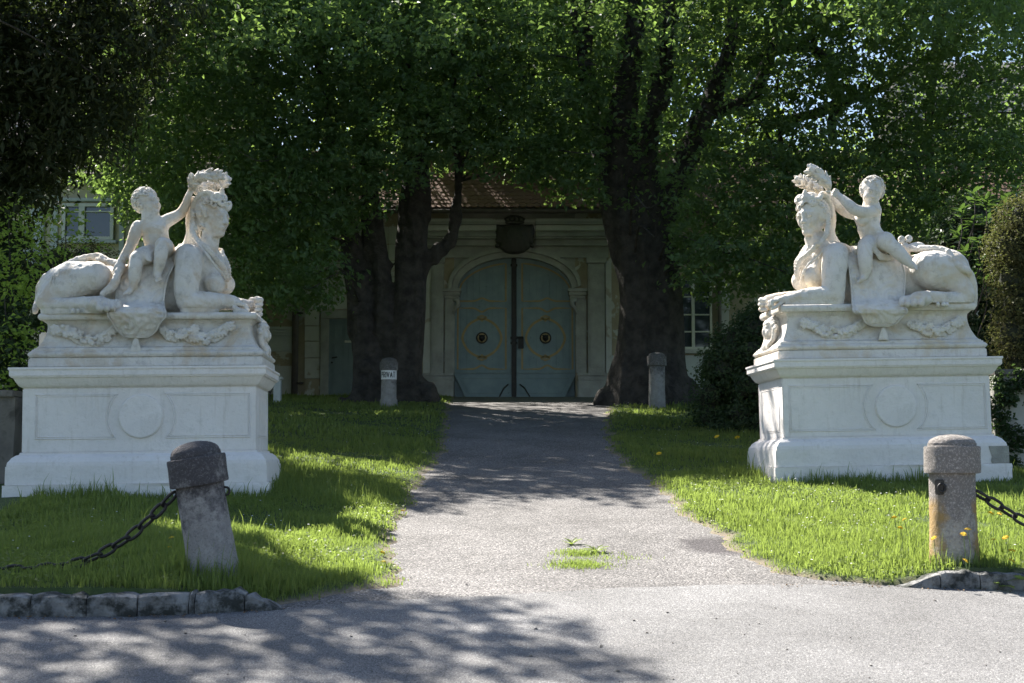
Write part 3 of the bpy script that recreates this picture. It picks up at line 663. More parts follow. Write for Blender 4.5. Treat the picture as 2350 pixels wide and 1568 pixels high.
tile_roof(lb, -13.0, xl1, YL-.38, zEL+.02, math.atan2(4.2, 3.58), 5.4, .19, .19, lambda x, y, z: False, M_TILEP, seed=4)
for o in lb.children:
    if o.name.startswith('roof_tiles'): o['label'] = 'pale weathered roof tiles'

# grey roofed wing far right
rb = empty('outbuilding', (15, 43, 3.4), 'house with a grey tiled roof glimpsed through the leaves at the right edge', 'building'); bpy.context.view_layer.update()
X0, zt_ = B(2120, 330, 43); X1 = X0 + 12
o = part(MB().box(X0, X1, 43, 48, 2.8, zt_), 'wall', M_CREAM, rb)
part(MB().add([(X0-.3, 42.6, zt_-.05), (X1, 42.6, zt_-.05), (X1, 45.5, zt_+3.2), (X0-.3, 45.5, zt_+3.2), (X1, 48.4, zt_-.05), (X0-.3, 48.4, zt_-.05)], [(0,1,2,3), (3,2,4,5), (1,4,2), (0,3,5)]), 'roof_deck', M_PIPE, rb)
tile_roof(rb, X0-.3, X0+7, 42.6, zt_, math.atan2(3.25, 2.9), 4.3, .2, .2, lambda x, y, z: False, M_TILEG, seed=6)
# ================================================================== statues
def stone_mat(name, c1, c2, dirt, bs_=.5, cscale=2.2, warm=None):
    m, nt, b = mat_new(name)
    n = noise(nt, cscale, 8, .6); r = ramp(nt, n.outputs[0], [(.36, c1), (.64, c2)])
    n2 = noise(nt, 9, 8, .72); r2 = ramp(nt, n2.outputs[0], [(.52, (0,0,0,1)), (.76, (.9,.9,.9,1))])
    o = mixc(nt, r2.outputs[0], r.outputs[0], dirt)
    tc = nt.nodes.new('ShaderNodeTexCoord'); mp = nt.nodes.new('ShaderNodeMapping'); mp.inputs['Scale'].default_value = (9, 9, .9); nt.links.new(tc.outputs['Object'], mp.inputs[0]); n8 = noise(nt, 1.6, 6, .7, vec=mp.outputs[0]); r8 = ramp(nt, n8.outputs[0], [(.56, (1,1,1,1)), (.76, (.82,.80,.77,1))]); o = mixc(nt, 1.0, o, r8.outputs[0], 'MULTIPLY')
    if warm:
        n5 = noise(nt, 3.4, 4, .6, dist=.6); r5 = ramp(nt, n5.outputs[0], [(.5, (0,0,0,1)), (.7, (1,1,1,1))])
        o = mixc(nt, r5.outputs[0], o, warm)
    n3 = noise(nt, 60, 4, .8); r3 = ramp(nt, n3.outputs[0], [(.66, (0,0,0,1)), (.76, (1,1,1,1))])
    o = mixc(nt, r3.outputs[0], o, tuple(.6*q for q in dirt[:3]) + (1,))
    nt.links.new(o, b.inputs['Base Color']); b.inputs['Roughness'].default_value = .85
    n7 = noise(nt, 13, 6, .65); p = bump(nt, b, n7.outputs[0], bs_*.9, .035); n4 = noise(nt, 34, 8, .75); p = bump(nt, b, n4.outputs[0], bs_*1.1, .028, p)
    n6 = noise(nt, 190, 3, .7); bump(nt, b, n6.outputs[0], bs_*.7, .006, p)
    return m
M_STAT = stone_mat('sandstone', (.82,.77,.70,1), (.73,.685,.625,1), (.46,.42,.36,1), .6, warm=(.68,.575,.43,1))
M_STATL = stone_mat('grey_sandstone', (.80,.755,.69,1), (.68,.645,.59,1), (.40,.37,.33,1), .7, warm=(.62,.51,.38,1))
M_PED = stone_mat('limewashed_render', (.86,.815,.79,1), (.79,.75,.725,1), (.68,.65,.62,1), .42, 1.6)

class Frame:
    def __init__(s, D0, Y, yaw, roll, ox):
        o = P(D0[0], D0[1], Y); yaw = R(yaw)
        x = nrm([math.cos(yaw), math.sin(yaw), roll]); y = nrm([-math.sin(yaw), math.cos(yaw), 0]); z = np.cross(x, y)
        s.A = np.array([x, y, z]); s.o = o; s.ox = ox
        s.M = Matrix(((x[0],y[0],z[0],o[0]),(x[1],y[1],z[1],o[1]),(x[2],y[2],z[2],o[2]),(0,0,0,1)))
        s.e = s.A @ (np.array([0, 0, EYE]) - o)
    def q(s, cx, cy, dep):
        w = P((cx/3.136 + s.ox)*.94, (cy/3.136 + 380)*.94, 20.0)
        d = s.A @ (w - s.o) - s.e; t = (dep - s.e[1])/d[1]
        return s.e + d*t
    def qs(s, L): return [s.q(*a) for a in L]

def pedestal(fr, label, group, disc, panel, patch=False):
    root = empty('pedestal', mat=fr.M); tag(root, label, 'pedestal', group)
    cy = .75
    def ring(hx, hy, z, n=1):
        # corners with a little unevenness
        return [(-hx, cy-hy, z), (hx, cy-hy, z), (hx, cy+hy, z), (-hx, cy+hy, z)]
    def piece(name, prof, bev=.008):
        m = MB(); rings = []
        for off, z in prof: rings.append(ring(1.29+off, .62+off, z))
        m.loft(rings); return m.build(name, M_PED, root, bevel=bev)
    def curve(a, b, kind, n=7):
        out = []
        for i in range(n+1):
            t = i/n
            if kind == 'ogee': s_ = .5 - .5*math.cos(math.pi*t)
            elif kind == 'out': s_ = math.sin(t*math.pi/2)
            else: s_ = 1 - math.cos(t*math.pi/2)
            out.append((a[0] + (b[0]-a[0])*t, a[1] + (b[1]-a[1])*s_))
        return out
    piece('cornice', [(-.01, -.235)] + [(o_, z) for o_, z in curve((.0, -.22), (.085, -.115), 'in')] + [(.105, -.112), (.105, -.098), (.118, -.095), (.118, -.03), (.13, -.026), (.13, 0)], .004)
    piece('die', [(0, -.95), (0, -.225)], .012)
    pl = [(.13, -1.085)] + [(o_, z) for o_, z in [(.125,-1.07),(.122,-1.05),(.108,-1.035),(.085,-1.0),(.05,-.975),(.018,-.965),(.018,-.945),(0,-.942)]]
    piece('base_moulding', pl, .004)
    piece('plinth', [(.142, -1.31), (.138, -1.083)], .012)
    m = MB(); rings = []
    N = 40; rr = np.random.default_rng(3)
    for z in (-2.1, -1.7, -1.5, -1.40, -1.33, -1.302):
        g = []
        hx, hy = 1.29+.160, .62+.160
        for side, (ax, ay, bx, by) in enumerate([(-hx,-hy,hx,-hy),(hx,-hy,hx,hy),(hx,hy,-hx,hy),(-hx,hy,-hx,-hy)]):
            for i in range(N):
                t = i/N; w = rr.normal()*.006
                nx, ny = [(0,-1),(1,0),(0,1),(-1,0)][side]
                g.append((ax+(bx-ax)*t+nx*w, cy+ay+(by-ay)*t+ny*w, z))
        rings.append(g)
    m.loft(rings); m.build('footing', M_PED, root, smooth=True, auto=35)
    # raised disc and the thin panel mouldings, front face
    c = fr.q(*disc[:2], .13); r = disc[2]
    MB().lathe([(r+.008, 0), (r, .030), (r-.010, .036), (0, .036)], n=64).build('medallion', M_PED, root, bevel=0)
    o = [x for x in root.children if x.name.startswith('medallion')][0]
    o.rotation_euler = (R(90), 0, 0); o.location = (c[0], .13, c[2])
    x0, z1 = fr.q(*panel[:2], .13)[[0, 2]]; x1, z0 = fr.q(*panel[2:], .13)[[0, 2]]
    zc = c[2]; ra = disc[3]
    for sgn, xe in ((-1, x0), (1, x1)):
        hgt1 = z1 - zc; hgt0 = z0 - zc
        xa = c[0] + sgn*math.sqrt(max(ra*ra - hgt1*hgt1, .02)); xb = c[0] + sgn*math.sqrt(max(ra*ra - hgt0*hgt0, .02))
        a1 = math.atan2(hgt1, abs(xa-c[0])); a0 = math.atan2(hgt0, abs(xb-c[0]))
        for d in (0, .02):
            pts = [(xe - sgn*d, z0 + d), (xe - sgn*d, z1 - d)]
            arc = [(c[0] + sgn*(ra+d)*math.cos(a1 + (a0-a1)*i/16), zc + (ra+d)*math.sin(a1 + (a0-a1)*i/16)) for i in range(17)]
            arc[0] = (arc[0][0], z1-d); arc[-1] = (arc[-1][0], z0+d)
            pp = pts + arc
            MB().tube([(x, .13, z) for x, z in pp], .0085 if d else .0115, n=6, close=True).build('panel_moulding', M_PED, root, smooth=True)
    for sx in (-1, 1):
        for d in (0, .02):
            pp = [(.30+d, z0+d), (.30+d, z1-d), (1.2-d, z1-d), (1.2-d, z0+d)]
            MB().tube([(sx*1.29, y, z) for y, z in pp], .006, n=6, close=True).build('panel_moulding', M_PED, root, smooth=True)
    if patch:
        a = fr.q(1960, 845+1317, -.03); b = fr.q(2185, 1010+1317, -.03)
        mm = MB(); poly = []
        for i in range(22):
            t = 2*math.pi*i/22; w = 1+.10*math.sin(3*t+1)+.06*math.sin(7*t)
            poly.append((min(1.427, (a[0]+b[0])/2+.05 + .5*abs(b[0]-a[0])*w*math.copysign(abs(math.cos(t))**.6, math.cos(t))), max(-1.30, min(-1.09, (a[2]+b[2])/2-.03 + .62*abs(b[2]-a[2])*w*math.copysign(abs(math.sin(t))**.6, math.sin(t))))))
        mm.prism(poly, -.022, -.006)
        o = mm.build('bare_patch', simple('bare_render', (.40,.385,.34,1), (.30,.29,.26,1), 9, .9, .8, .02), root, bevel=.003)
        o['label'] = 'bare grey render where the white wash has come off'
    return root

def sphinx_base(fr, root, xc, mat, side, T):
    """sarcophagus shaped base; side=+1: the decorated end is on the right"""
    y0, y1 = .10, 1.40; hx = 1.30
    def piece(name, prof, bev=.006, n=1):
        m = MB(); rings = []
        for ins, z in prof:
            xa, xb, ya, yb = xc-hx+ins, xc+hx-ins, y0+ins, y1-ins
            rings.append([(xa, ya, z), (xb, ya, z), (xb, yb, z), (xa, yb, z)])
        m.loft(rings); return m.build(name, mat, root, bevel=bev, smooth=True, auto=50)
    piece('slab', [(.0, 0.001), (.004, .11)], .012)
    piece('torus_moulding', [(.03-.03*math.sin(math.pi*i/8)-.004, .112+.075*i/8) for i in range(9)], 0)
    z_ = lambda z: z if z <= .222 else .222 + (z-.222)*(T-.222)/(.614-.222)
    body = [(.03, .188), (.035, .205), (.05, .207), (.055, .222)]
    for i in range(11):
        t = i/10; body.append((.07 + .10*math.sin(t*math.pi/2)**.8, .224 + .25*t))
    body += [(.165, .50), (.14, .52), (.125, .535)]
    body = [(a, z_(b)) for a, b in body]; piece('body', body, 0)
    piece('top_moulding', [(a, z_(b)) for a, b in [(.12, .536)] + [(.098-.018*math.sin(math.pi*i/6), .538+.012*i) for i in range(7)] + [(.11, .614)]], 0)

def head(V, c, H, F, U, k=.02, child=False):
    F = nrm(F); U = np.asarray(U, float); U = nrm(U - F*np.dot(U, F)); S = np.cross(U, F); c = np.asarray(c, float)
    A = np.array([F, S, U])
    h = lambda f, s, u: c + H*(f*F + s*S + u*U)
    e = lambda f, s, u, r, kk=.05, op='+': V.ell(h(f, s, u), np.array(r)*H, kk*H, op, A)
    C = 1 if child else 0
    e(-.07, 0, .12, (.42, .34, .38)); e(.15, 0, -.12, (.25, .245, .36), .1)
    V.cone(h(.24, -.03, -.39), h(.24, .03, -.39), .105*H, .105*H, .07*H)
    for s_ in (-1, 1):
        V.cone(h(.24, .03*s_, -.40), h(-.02, .17*s_, -.2), .075*H, .085*H, .09*H)
        e(.24 , .135*s_, -.13 - .05*C, (.13+.02*C, .12+.02*C, .14+.02*C), .08)
        V.cone(h(.365, .04*s_, .085), h(.31, .18*s_, .075), .04*H, .035*H, .09*H)
    for s_ in (-1, 1):
        e(.43, .125*s_, .005, (.10, .078, .055), .04, '-')
        e(.352, .128*s_, -.005, (.052, .066, .040), .01)
        V.tube([h(.375, .06*s_, .0), h(.408, .125*s_, .036), h(.345, .205*s_, .0)], .021*H, .004*H)
        V.tube([h(.372, .07*s_, -.014), h(.395, .125*s_, -.046), h(.34, .195*s_, -.01)], .015*H, .004*H)
        V.tube([h(.40, .06*s_, .055), h(.415, .125*s_, .072), h(.37, .20*s_, .05)], .012*H, .02*H, '-')
    V.cone(h(.375, 0, .10), h(.455 - .03*C, 0, -.12), .035*H, .042*H, .035*H)
    e(.455 - .02*C, 0, -.135, (.055, .05, .04), .02)
    for s_ in (-1, 1): e(.415, .052*s_, -.145, (.045, .032, .032), .01); e(.425, .04*s_, -.185, (.02, .02, .012), .006, '-')
    e(.36, 0, -.27, (.075, .10, .085), .05)
    for s_ in (-1, 1):
        V.cone(h(.435, .02*s_, -.235), h(.385, .09*s_, -.258), .024*H, .012*H, .012*H)
        V.cone(h(.425, .01*s_, -.285), h(.385, .075*s_, -.272), .029*H, .014*H, .012*H)
    V.tube([h(.42, -.10, -.264), h(.462, 0, -.258), h(.42, .10, -.264)], .027*H, .004*H, '-')
    V.tube([h(.44, -.05, -.33), h(.455, 0, -.335), h(.44, .05, -.33)], .014*H, .03*H, '-')
    e(.335, 0, -.405, (.085, .085, .07), .05)
    if not child:
        for s_ in (-1, 1): e(.13, .25*s_, -.47, (.17, .09, .07), .07, '-')
        e(.27, 0, -.535, (.10, .12, .05), .05, '-')
    for s_ in (-1, 1):
        e(-.02, .325*s_, -.04, (.07, .03, .10), .02); e(-.01, .355*s_, -.03, (.035, .02, .06), .01, '-')
    return h, A

def curl(V, c, r, n, ph=0, k=.01):
    n = nrm(n); u = nrm(np.cross(n, [.1, .2, .97])); w = np.cross(n, u)
    pts = []; rd = []
    for i in range(11):
        a = ph + i*.9; q = 1 - i/11*.85
        pts.append(np.asarray(c) + r*q*(math.cos(a)*u + math.sin(a)*w) + n*r*(.35*(1-q))); rd.append(max(r*.38*(.55+.45*q), V.vox*1.15))
    for i in range(10): V.cone(pts[i], pts[i+1], rd[i], rd[i+1], .004)
    V.ell(np.asarray(c) + n*r*.25 + u*r*.45, [r*.30]*3, .004, '-'); V.ell(np.asarray(c) - u*r*1.05 + n*r*.1, [r*.30]*3, .004, '-')

def hair(V, h, H, A, region, n, rad, seed, k=.01, c=(-.08, 0, .14), rr=(.42, .36, .40)):
    rg = np.random.default_rng(seed); got = []
    for _ in range(4000):
        d = nrm(rg.normal(size=3)); f, s_, u = c[0]+rr[0]*d[0], c[1]+rr[1]*d[1], c[2]+rr[2]*d[2]
        if not region(f, s_, u): continue
        p = h(f, s_, u)
        if any(np.linalg.norm(p-q) < rad*1.45 for q in got): continue
        got.append(p); nn = A[0]*d[0] + A[1]*d[1] + A[2]*d[2]
        curl(V, p, rad*rg.uniform(.8, 1.15), nn, rg.uniform(0, 6))
        if len(got) >= n: break

def leaf_spray(V, pts, r, seed, n=26, size=.05):
    """laurel branch of the wreath"""
    V.tube(pts, [r*.75]*len(pts), .02)
    P_, R_ = spline(np.array(pts, float), [r]*len(pts), 10); rg = np.random.default_rng(seed)
    for i in range(n):
        j = int(i/n*(len(P_)-3)); t = nrm(P_[j+2]-P_[j]); u = nrm(np.cross(t, [.2, 1, .1])); w = np.cross(t, u)
        a = rg.uniform(0, 2*math.pi); o = math.cos(a)*u + math.sin(a)*w
        ax = nrm(t*1.0 + o*.75); c = P_[j] + o*r*.75 + ax*size*.35
        b = nrm(np.cross(ax, o)); A = np.array([ax, b, np.cross(ax, b)])
        V.ell(c, [size*rg.uniform(.8, 1.15), size*.46, size*.24], .006, '+', A)

def fingers(V, base, dirs, drop, spread, L, r, n=4, k=.008):
    """fingers from knuckles; dirs=forward, drop=bend direction, spread=across"""
    base = np.asarray(base, float); d = nrm(dirs); b = nrm(drop); s_ = nrm(spread)
    for i in range(n):
        o = base + s_*(i - (n-1)/2)*r*2.05; l = L*(.86, 1, .95, .76)[i % 4]
        p1 = o + d*l*.42; p2 = p1 + nrm(d*.45+b)*l*.34; p3 = p2 + nrm(b - d*.15)*l*.26
        V.cone(o - d*l*.15, p1, r*1.05, r, k); V.cone(p1, p2, r, r*.92, k*.5); V.cone(p2, p3, r*.92, r*.75, k*.5)
        V.ell(p1, r*1.12, .004)
def foot(V, ank, toe, r, side, n=5):
    ank = np.asarray(ank, float); toe = np.asarray(toe, float); d = nrm(toe-ank); s_ = nrm(side)
    V.ell(ank, [r*1.05]*3, .02); V.cone(ank, ank + (toe-ank)*.75, r*.85, r*.75, .03)
    for i in range(n):
        o = toe - (toe-ank)*.22 + s_*(i-(n-1)/2)*r*.42
        l = np.linalg.norm(toe-ank)*.28*(1.1 - .1*i); V.cone(o, o + d*l, r*(.34 if i == 0 else .25), r*(.3 if i == 0 else .2), .006)
def paw(V, heel, wrist, front, r, side, fl=(1, 0, 0)):
    """lion foot: long shank, four clawed toes fanned out"""
    heel, wrist, front = (np.asarray(a, float) for a in (heel, wrist, front)); s_ = nrm(side); fl = nrm(fl)
    V.tube([heel, (heel+wrist)/2, wrist, wrist + (front-wrist)*.6], [r*1.0, r*.92, r*.98, r*1.2], .014)
    c = wrist + (front-wrist)*.62
    V.ell(c + np.array([0, 0, r*.1]), [r*1.55, r*1.6, r*1.0], .05)
    for i in range(4):
        o = front - fl*r*1.1 + s_*(i-1.5)*r*.98
        p1 = o + fl*r*.55 + np.array([0, 0, r*.34]); p2 = p1 + fl*r*(.62, .85, .85, .6)[i] - np.array([0, 0, r*.62])
        V.cone(c + (o-c)*.4 + np.array([0, 0, r*.35]), p1, r*.5, r*.54, .022); V.cone(p1, p2, r*.53, r*.50, .004)
        V.ell(p2 + np.array([0, 0, -r*.1]), [r*.50]*3, .004); V.cone(p2 + fl*r*.4, p2 + fl*r*.62 - np.array([0, 0, r*.42]), r*.2, r*.06, .004)

def settle(V, T, xa, xb):
    """flat underside: carry the section just above the slab straight down to it"""
    k0 = int((T + .055 - V.lo[2])/V.vox); k1 = int((T - .004 - V.lo[2])/V.vox); yi = int((.13 - V.lo[1])/V.vox)
    i0 = int((xa - V.lo[0])/V.vox); i1 = int((xb - V.lo[0])/V.vox)
    for k_ in range(k0-1, k1-1, -1): V.F[i0:i1, yi:, k_] = np.minimum(V.F[i0:i1, yi:, k_], V.F[i0:i1, yi:, k_+1]*1.02 + .0006)
    V.F[i0:i1, yi:, :k1] = 1

def cloth_panel(fr, name, mat, root, rows, rim=True, thick=.03, nu=90, nv=150, relief=.012, seed=0):
    """draped cloth: rows of (cy, cx_left, cx_right, depth_left, depth_mid, depth_right); raised scroll relief on its face"""
    rows = np.array(rows, float); t = np.linspace(0, len(rows)-1, nv)
    ii = np.arange(len(rows))
    def I(c):
        a = np.interp(t, ii, rows[:, c]); k_ = np.ones(5)/5; b = np.convolve(np.pad(a, 2, 'edge'), k_, 'valid'); return b
    cy, xl, xr, d0, d1, d2 = (I(c) for c in range(6)); V = []
    U = np.linspace(-1, 1, nu)
    for j in range(nv):
        for u in U:
            x = (xl[j]+xr[j])/2 + u*(xr[j]-xl[j])/2
            d = d1[j] + (d0[j]-d1[j])*max(-u, 0)**2 + (d2[j]-d1[j])*max(u, 0)**2
            X = x*.021; Z = cy[j]*.021
            h_ = 0
            for (a, b, s_, w) in ((2, 3, 1, 3.1), (5, 1, -1, 2.6), (8, 6, 1, 2.2)):
                cxm = xl.min() + (xr.max()-xl.min())*(.27 if s_ > 0 else .72); cym = cy.min() + (cy.max()-cy.min())*(.18 + .09*a)
                rr_ = math.hypot((x-cxm), (cy[j]-cym)); th = math.atan2(cy[j]-cym, (x-cxm)*s_)
                h_ += 1.6*math.exp(-(rr_/105)**2)*math.sin(rr_*.085*w/2 + th*2)
            h_ += .7*math.sin(X*2.6+math.sin(Z*1.6)*2.4)*math.sin(Z*2.3+math.sin(X*1.4)*2.2)
            e = min((1-abs(u))*(xr[j]-xl[j])/2, (cy[-1]-cy[j])*.9)
            edge = 1.0 if rim and e < 13 else (-.35 if e < 20 else 0)
            V.append(fr.q(x, cy[j], d - (relief*(math.tanh(h_*1.6)*.75*min(max((e-16)/10, 0), 1) + edge*1.3))))
    V = np.array(V); n = len(V); B = V + np.array([0, thick, 0])
    idx = np.arange(n).reshape(nv, nu); a = idx[:-1, :-1].ravel(); b = idx[:-1, 1:].ravel(); c = idx[1:, 1:].ravel(); d = idx[1:, :-1].ravel()
    Fc = [np.stack([a, d, c, b], 1), np.stack([a, b, c, d], 1) + n]
    for e_ in (idx[0], idx[-1][::-1], idx[:, 0][::-1], idx[:, -1]):
        Fc.append(np.stack([e_[:-1], e_[1:], e_[1:]+n, e_[:-1]+n], 1))
    return mesh_np(name, np.vstack([V, B]), np.concatenate(Fc), mat, True, root)

def garland(fr, name, mat, root, path, seed, dep, flowers=(), voxel=.0075):
    pts = [fr.q(x, y, dep) for x, y in path]; pa = np.array(pts)
    V = Vol(pa.min(0)-.13, pa.max(0)+.13, voxel); rg = np.random.default_rng(seed)
    P_, R_ = spline(pa, [1]*len(pa), 14); L = len(P_)
    for i in range(L):
        t = i/(L-1); w = math.sin(math.pi*t)**.8; tt = nrm(P_[min(i+1, L-1)]-P_[max(i-1, 0)]); up = np.array([0, 0, 1.])
        for s_ in (-1, 1):
            a = rg.uniform(.35, 1.0); ax = nrm(tt*math.cos(a) + up*s_*math.sin(a)); c = P_[i] + ax*.03*(1+w) + np.array([0, -.01*w, 0])
            V.ell(c, [.034+.012*w, .012, .014+.004*w], .006, '+', np.array([ax, [0, 1, 0], np.cross(ax, [0, 1, 0])]))
        if w > .45 and i % 3 == 0:
            c = P_[i] + np.array([rg.normal()*.01, -.03*w, rg.normal()*.025]); q = rg.uniform(.02, .032)
            V.ell(c, [q]*3, .006)
            if rg.random() < .6:
                for j in range(5):
                    a = j*1.257; V.ell(c + np.array([math.cos(a)*q, -.008, math.sin(a)*q]), [q*.55]*3, .004)
                V.ell(c + np.array([0, -q*1.05, 0]), [q*.3]*3, .004, '-')
    for (x, y, r) in flowers:
        c = fr.q(x, y, dep - .01)
        for j in range(7):
            a = j*.8976; V.ell(c + np.array([math.cos(a)*r, 0, math.sin(a)*r]), [r*.48, .018, r*.48], .006)
        V.ell(c, [r*.7, .022, r*.7], .01); V.ell(c + np.array([0, -.025, 0]), [r*.22]*3, .004, '-')
    return V.mesh(name, mat, root)
# ------------------------------------------------------------------ left statue
FL = Frame((316, 841), 15.79, 3.5, .013, 0)
FRt = Frame((2040, 821), 17.19, 3.5, .018, 1780)
VOXB = .0085
def tassel(fr, root, mat, x, y0, y1, dep):
    a = fr.q(x, y0, dep); b = fr.q(x, y1, dep+.02)
    V = Vol(np.minimum(a, b)-.09, np.maximum(a, b)+.09, .006)
    m = a + (b-a)*.25; V.ell(m, [.028, .025, .03], .01); V.cone(a, m, .016, .02, .01); V.cone(m, b, .026, .055, .01)
    for i in range(7):
        t = (i-3)/3; V.cone(m + np.array([t*.02, -.02, 0]), b + np.array([t*.055, -.045*(1-.4*t*t), 0]), .008, .012, .003)
    V.ell(b - np.array([0, 0, .05]), [.09, .09, .05], .004, '-')
    V.mesh('tassel', mat, root)
def console(fr, root, mat, xs, side):
    """grotesque mask and scrolls on the end of the base; side=+1 right end"""
    q = fr.q; x0 = xs
    V = Vol([x0-.22, .35, .0], [x0+.30, 1.15, .78], .009)
    s = side
    V.ell([x0+s*.0, .75, .40], [.13, .17, .20], .04); V.ell([x0+s*.03, .75, .22], [.12, .14, .10], .04)
    V.ell([x0+s*.12, .75, .40], [.035, .035, .055], .02); V.ell([x0+s*.10, .75, .50], [.03, .10, .03], .03)
    for t in (-1, 1):
        V.ell([x0+s*.10, .75+t*.06, .455], [.03, .032, .022], .008); V.ell([x0+s*.09, .75+t*.08, .38], [.04, .045, .05], .02)
        V.tube([[x0+s*.06, .75+t*.15, .52], [x0+s*.05, .75+t*.21, .42], [x0+s*.06, .75+t*.2, .3], [x0+s*.10, .75+t*.13, .22]], .03, .01)
        V.tube([[x0+s*.08, .75+t*.02, .30], [x0+s*.11, .75+t*.08, .22], [x0+s*.08, .75+t*.16, .14], [x0+s*.02, .75+t*.28, .13]], [.03, .03, .03, .035], .01)
        for i in range(6):
            V.ell([x0+s*(.04+.02*(i % 2)), .75+t*(.10+.035*i), .56-.03*i], [.03]*3, .01)
    V.ell([x0+s*.11, .75, .31], [.03, .06, .018], .01, '-')
    for i in range(9): V.tube([[x0+s*.1, .75+(i-4)*.03, .27], [x0+s*.12, .75+(i-4)*.035, .2], [x0+s*.09, .75+(i-4)*.04, .13]], [.02, .016, .008], .004)
    return V

def tailpts(fr, L): return [fr.q(*a) for a in L]

def build_left():
    fr = FL; q = fr.q; m = M_STATL; S = 1/662.
    root = empty('sphinx_statue', mat=fr.M)
    tag(root, 'weathered stone sphinx facing right, putto on its back reaching up to the wreath', 'statue', 'pair of sphinx statues flanking the drive')
    T0 = 0.622; sphinx_base(fr, root, .07, m, 1, T0)
    # ---- body of woman and lion
    V = Vol([-1.35, -.12, .45], [1.35, 1.42, 2.40], VOXB)
    L = lambda pts, r, k=.05, op='+': V.tube(fr.qs(pts), [a*S for a in r], k, op)
    E = lambda p, r, k=.05, op='+', A=None: V.ell(q(*p), r, k, op, A)
    def rot(deg):
        a = R(deg); return np.array([[math.cos(a), 0, math.sin(a)], [0, 1, 0], [-math.sin(a), 0, math.cos(a)]])
    # barrel
    L([(1330, 1010, .74), (1180, 1010, .74), (900, 1030, .74), (620, 1020, .74)], [190, 178, 165, 150], .1)
    E((1250, 1120, .74), [.40, .34, .16], .1)
    E((1340, 920, .74), [.20, .30, .30], .12)
    # torso
    E((1490, 950, .74), [.235, .27, .33], .1, A=rot(-8)); E((1440, 800, .74), [.20, .33, .17], .1)
    E((1560, 820, .74), [.17, .24, .18], .1); E((1470, 1110, .74), [.27, .27, .2], .08)
    E((1640, 985, .545), [.125, .125, .135], .05); E((1715, 985, .90), [.125, .125, .135], .05)
    E((1600, 880, .62), [.13, .13, .13], .08)
    # shoulders, near arm
    E((1440, 775, .40), [.145, .13, .145], .1); E((1480, 770, 1.07), [.14, .13, .14], .1)
    L([(1445, 790, .38), (1440, 900, .34), (1425, 1010, .31), (1440, 1115, .30)], [90, 86, 78, 74], .05)
    E((1425, 1135, .30), [.09, .09, .075], .04)
    L([(1440, 1122, .30), (1540, 1118, .31), (1640, 1118, .34), (1730, 1118, .38), (1800, 1130, .40)], [72, 70, 58, 46, 44], .03)
    E((1800, 1140, .40), [.085, .07, .045], .03)
    hx = np.array([1., .1, -.25])
    fingers(V, q(1840, 1140, .40), hx, [.1, 0, -1], [0, 1, 0], .155, .0205)
    V.tube(fr.qs([(1790, 1165, .33), (1850, 1185, .31), (1895, 1195, .33)]), [.024, .021, .018], .01)
    # far arm
    L([(1500, 800, 1.08), (1500, 960, 1.14), (1490, 1110, 1.14)], [84, 74, 70], .05)
    L([(1490, 1120, 1.14), (1640, 1128, 1.10), (1780, 1135, 1.02), (1900, 1150, .98)], [66, 58, 46, 42], .03)
    E((1930, 1150, .98), [.07, .07, .06], .03)
    for i in range(4): V.tube(fr.qs([(1925, 1105+i*36, 1.04), (1975, 1098+i*37, .98), (1995, 1106+i*37, .93), (1960, 1112+i*36, .87)]), .028, .004)
    # neck
    L([(1560, 770, .72), (1590, 700, .70), (1622, 600, .68), (1625, 540, .68)], [104, 68, 57, 58], .05)
    V.tube(fr.qs([(1560, 590, .60), (1620, 680, .60), (1660, 740, .66)]), [.02, .022, .02], .05)
    # head
    H = .475; Fw = [.84, -.54, -.10]
    h, A = head(V, q(1627, 474, .66), H, Fw, [.06, 0, 1])
    V.ell(h(-.13, 0, .15), np.array([.40, .375, .40])*H, .02, '+', A)
    for s_ in (-1, 1):
        V.ell(h(-.12, .27*s_, .08), np.array([.24, .14, .29])*H, .012, '+', A); V.ell(h(-.14, .25*s_, -.16), np.array([.13, .11, .16])*H, .012, '+', A)
    hair(V, h, H, A, lambda f, s_, u: (f < (.27 if u > .25 else .10 if u > -.05 else -.04) and u > -.36 and abs(s_) > .10 and f > -.38), 60, .033, 5, c=(-.06, 0, .08), rr=(.42, .405, .46))
    hair(V, h, H, A, lambda f, s_, u: f > .10 and u > .30, 10, .034, 8, c=(0, 0, .12), rr=(.40, .36, .42))
    V.tube([h(-.12, -.40, -.35), h(-.36, -.36, .0), h(-.34, -.30, .36), h(-.12, -.26, .57), h(.08, -.18, .56), h(.12, -.26, .46)], [.02, .028, .03, .03, .026, .02], .008)
    V.tube([h(-.12, .40, -.35), h(-.36, .36, .0), h(-.34, .30, .36), h(-.12, .26, .57), h(.12, .18, .56)], [.02, .028, .03, .03, .026], .008)
    V.tube([h(.16, -.30, .42), h(.27, -.24, .36), h(.33, -.12, .42), h(.30, -.04, .52)], .018, .006)
    curl(V, h(.24, -.16, .50), .05, A[0]*.5 - A[1]); curl(V, h(.36, .12, .33), .055, A[0]); curl(V, h(.34, -.08, .36), .05, A[0])
    for t in (-.12, 0, .12): V.ell(h(.22, t, .60 - abs(t)), [.035, .03, .065], .015)
    V.ell(h(.02, 0, .50), np.array([.25, .2, .13])*H, .03, '+', A)
    V.ell(q(1722, 668, .52), [.055, .10, .055], .04, '-'); E((1655, 835, .74), [.11, .15, .13], .08)
    # veil falling behind, braids
    V.tube(fr.qs([(1505, 470, .72), (1490, 580, .74), (1490, 690, .76)]), [.08, .055, .08], .04)
    V.tube(fr.qs([(1475, 350, .74), (1452, 480, .76), (1452, 600, .78), (1420, 700, .78), (1380, 760, .76)]), [.06, .045, .04, .05, .08], .05)
    V.ell(q(1378, 690, .74), [.025]*3, .01)
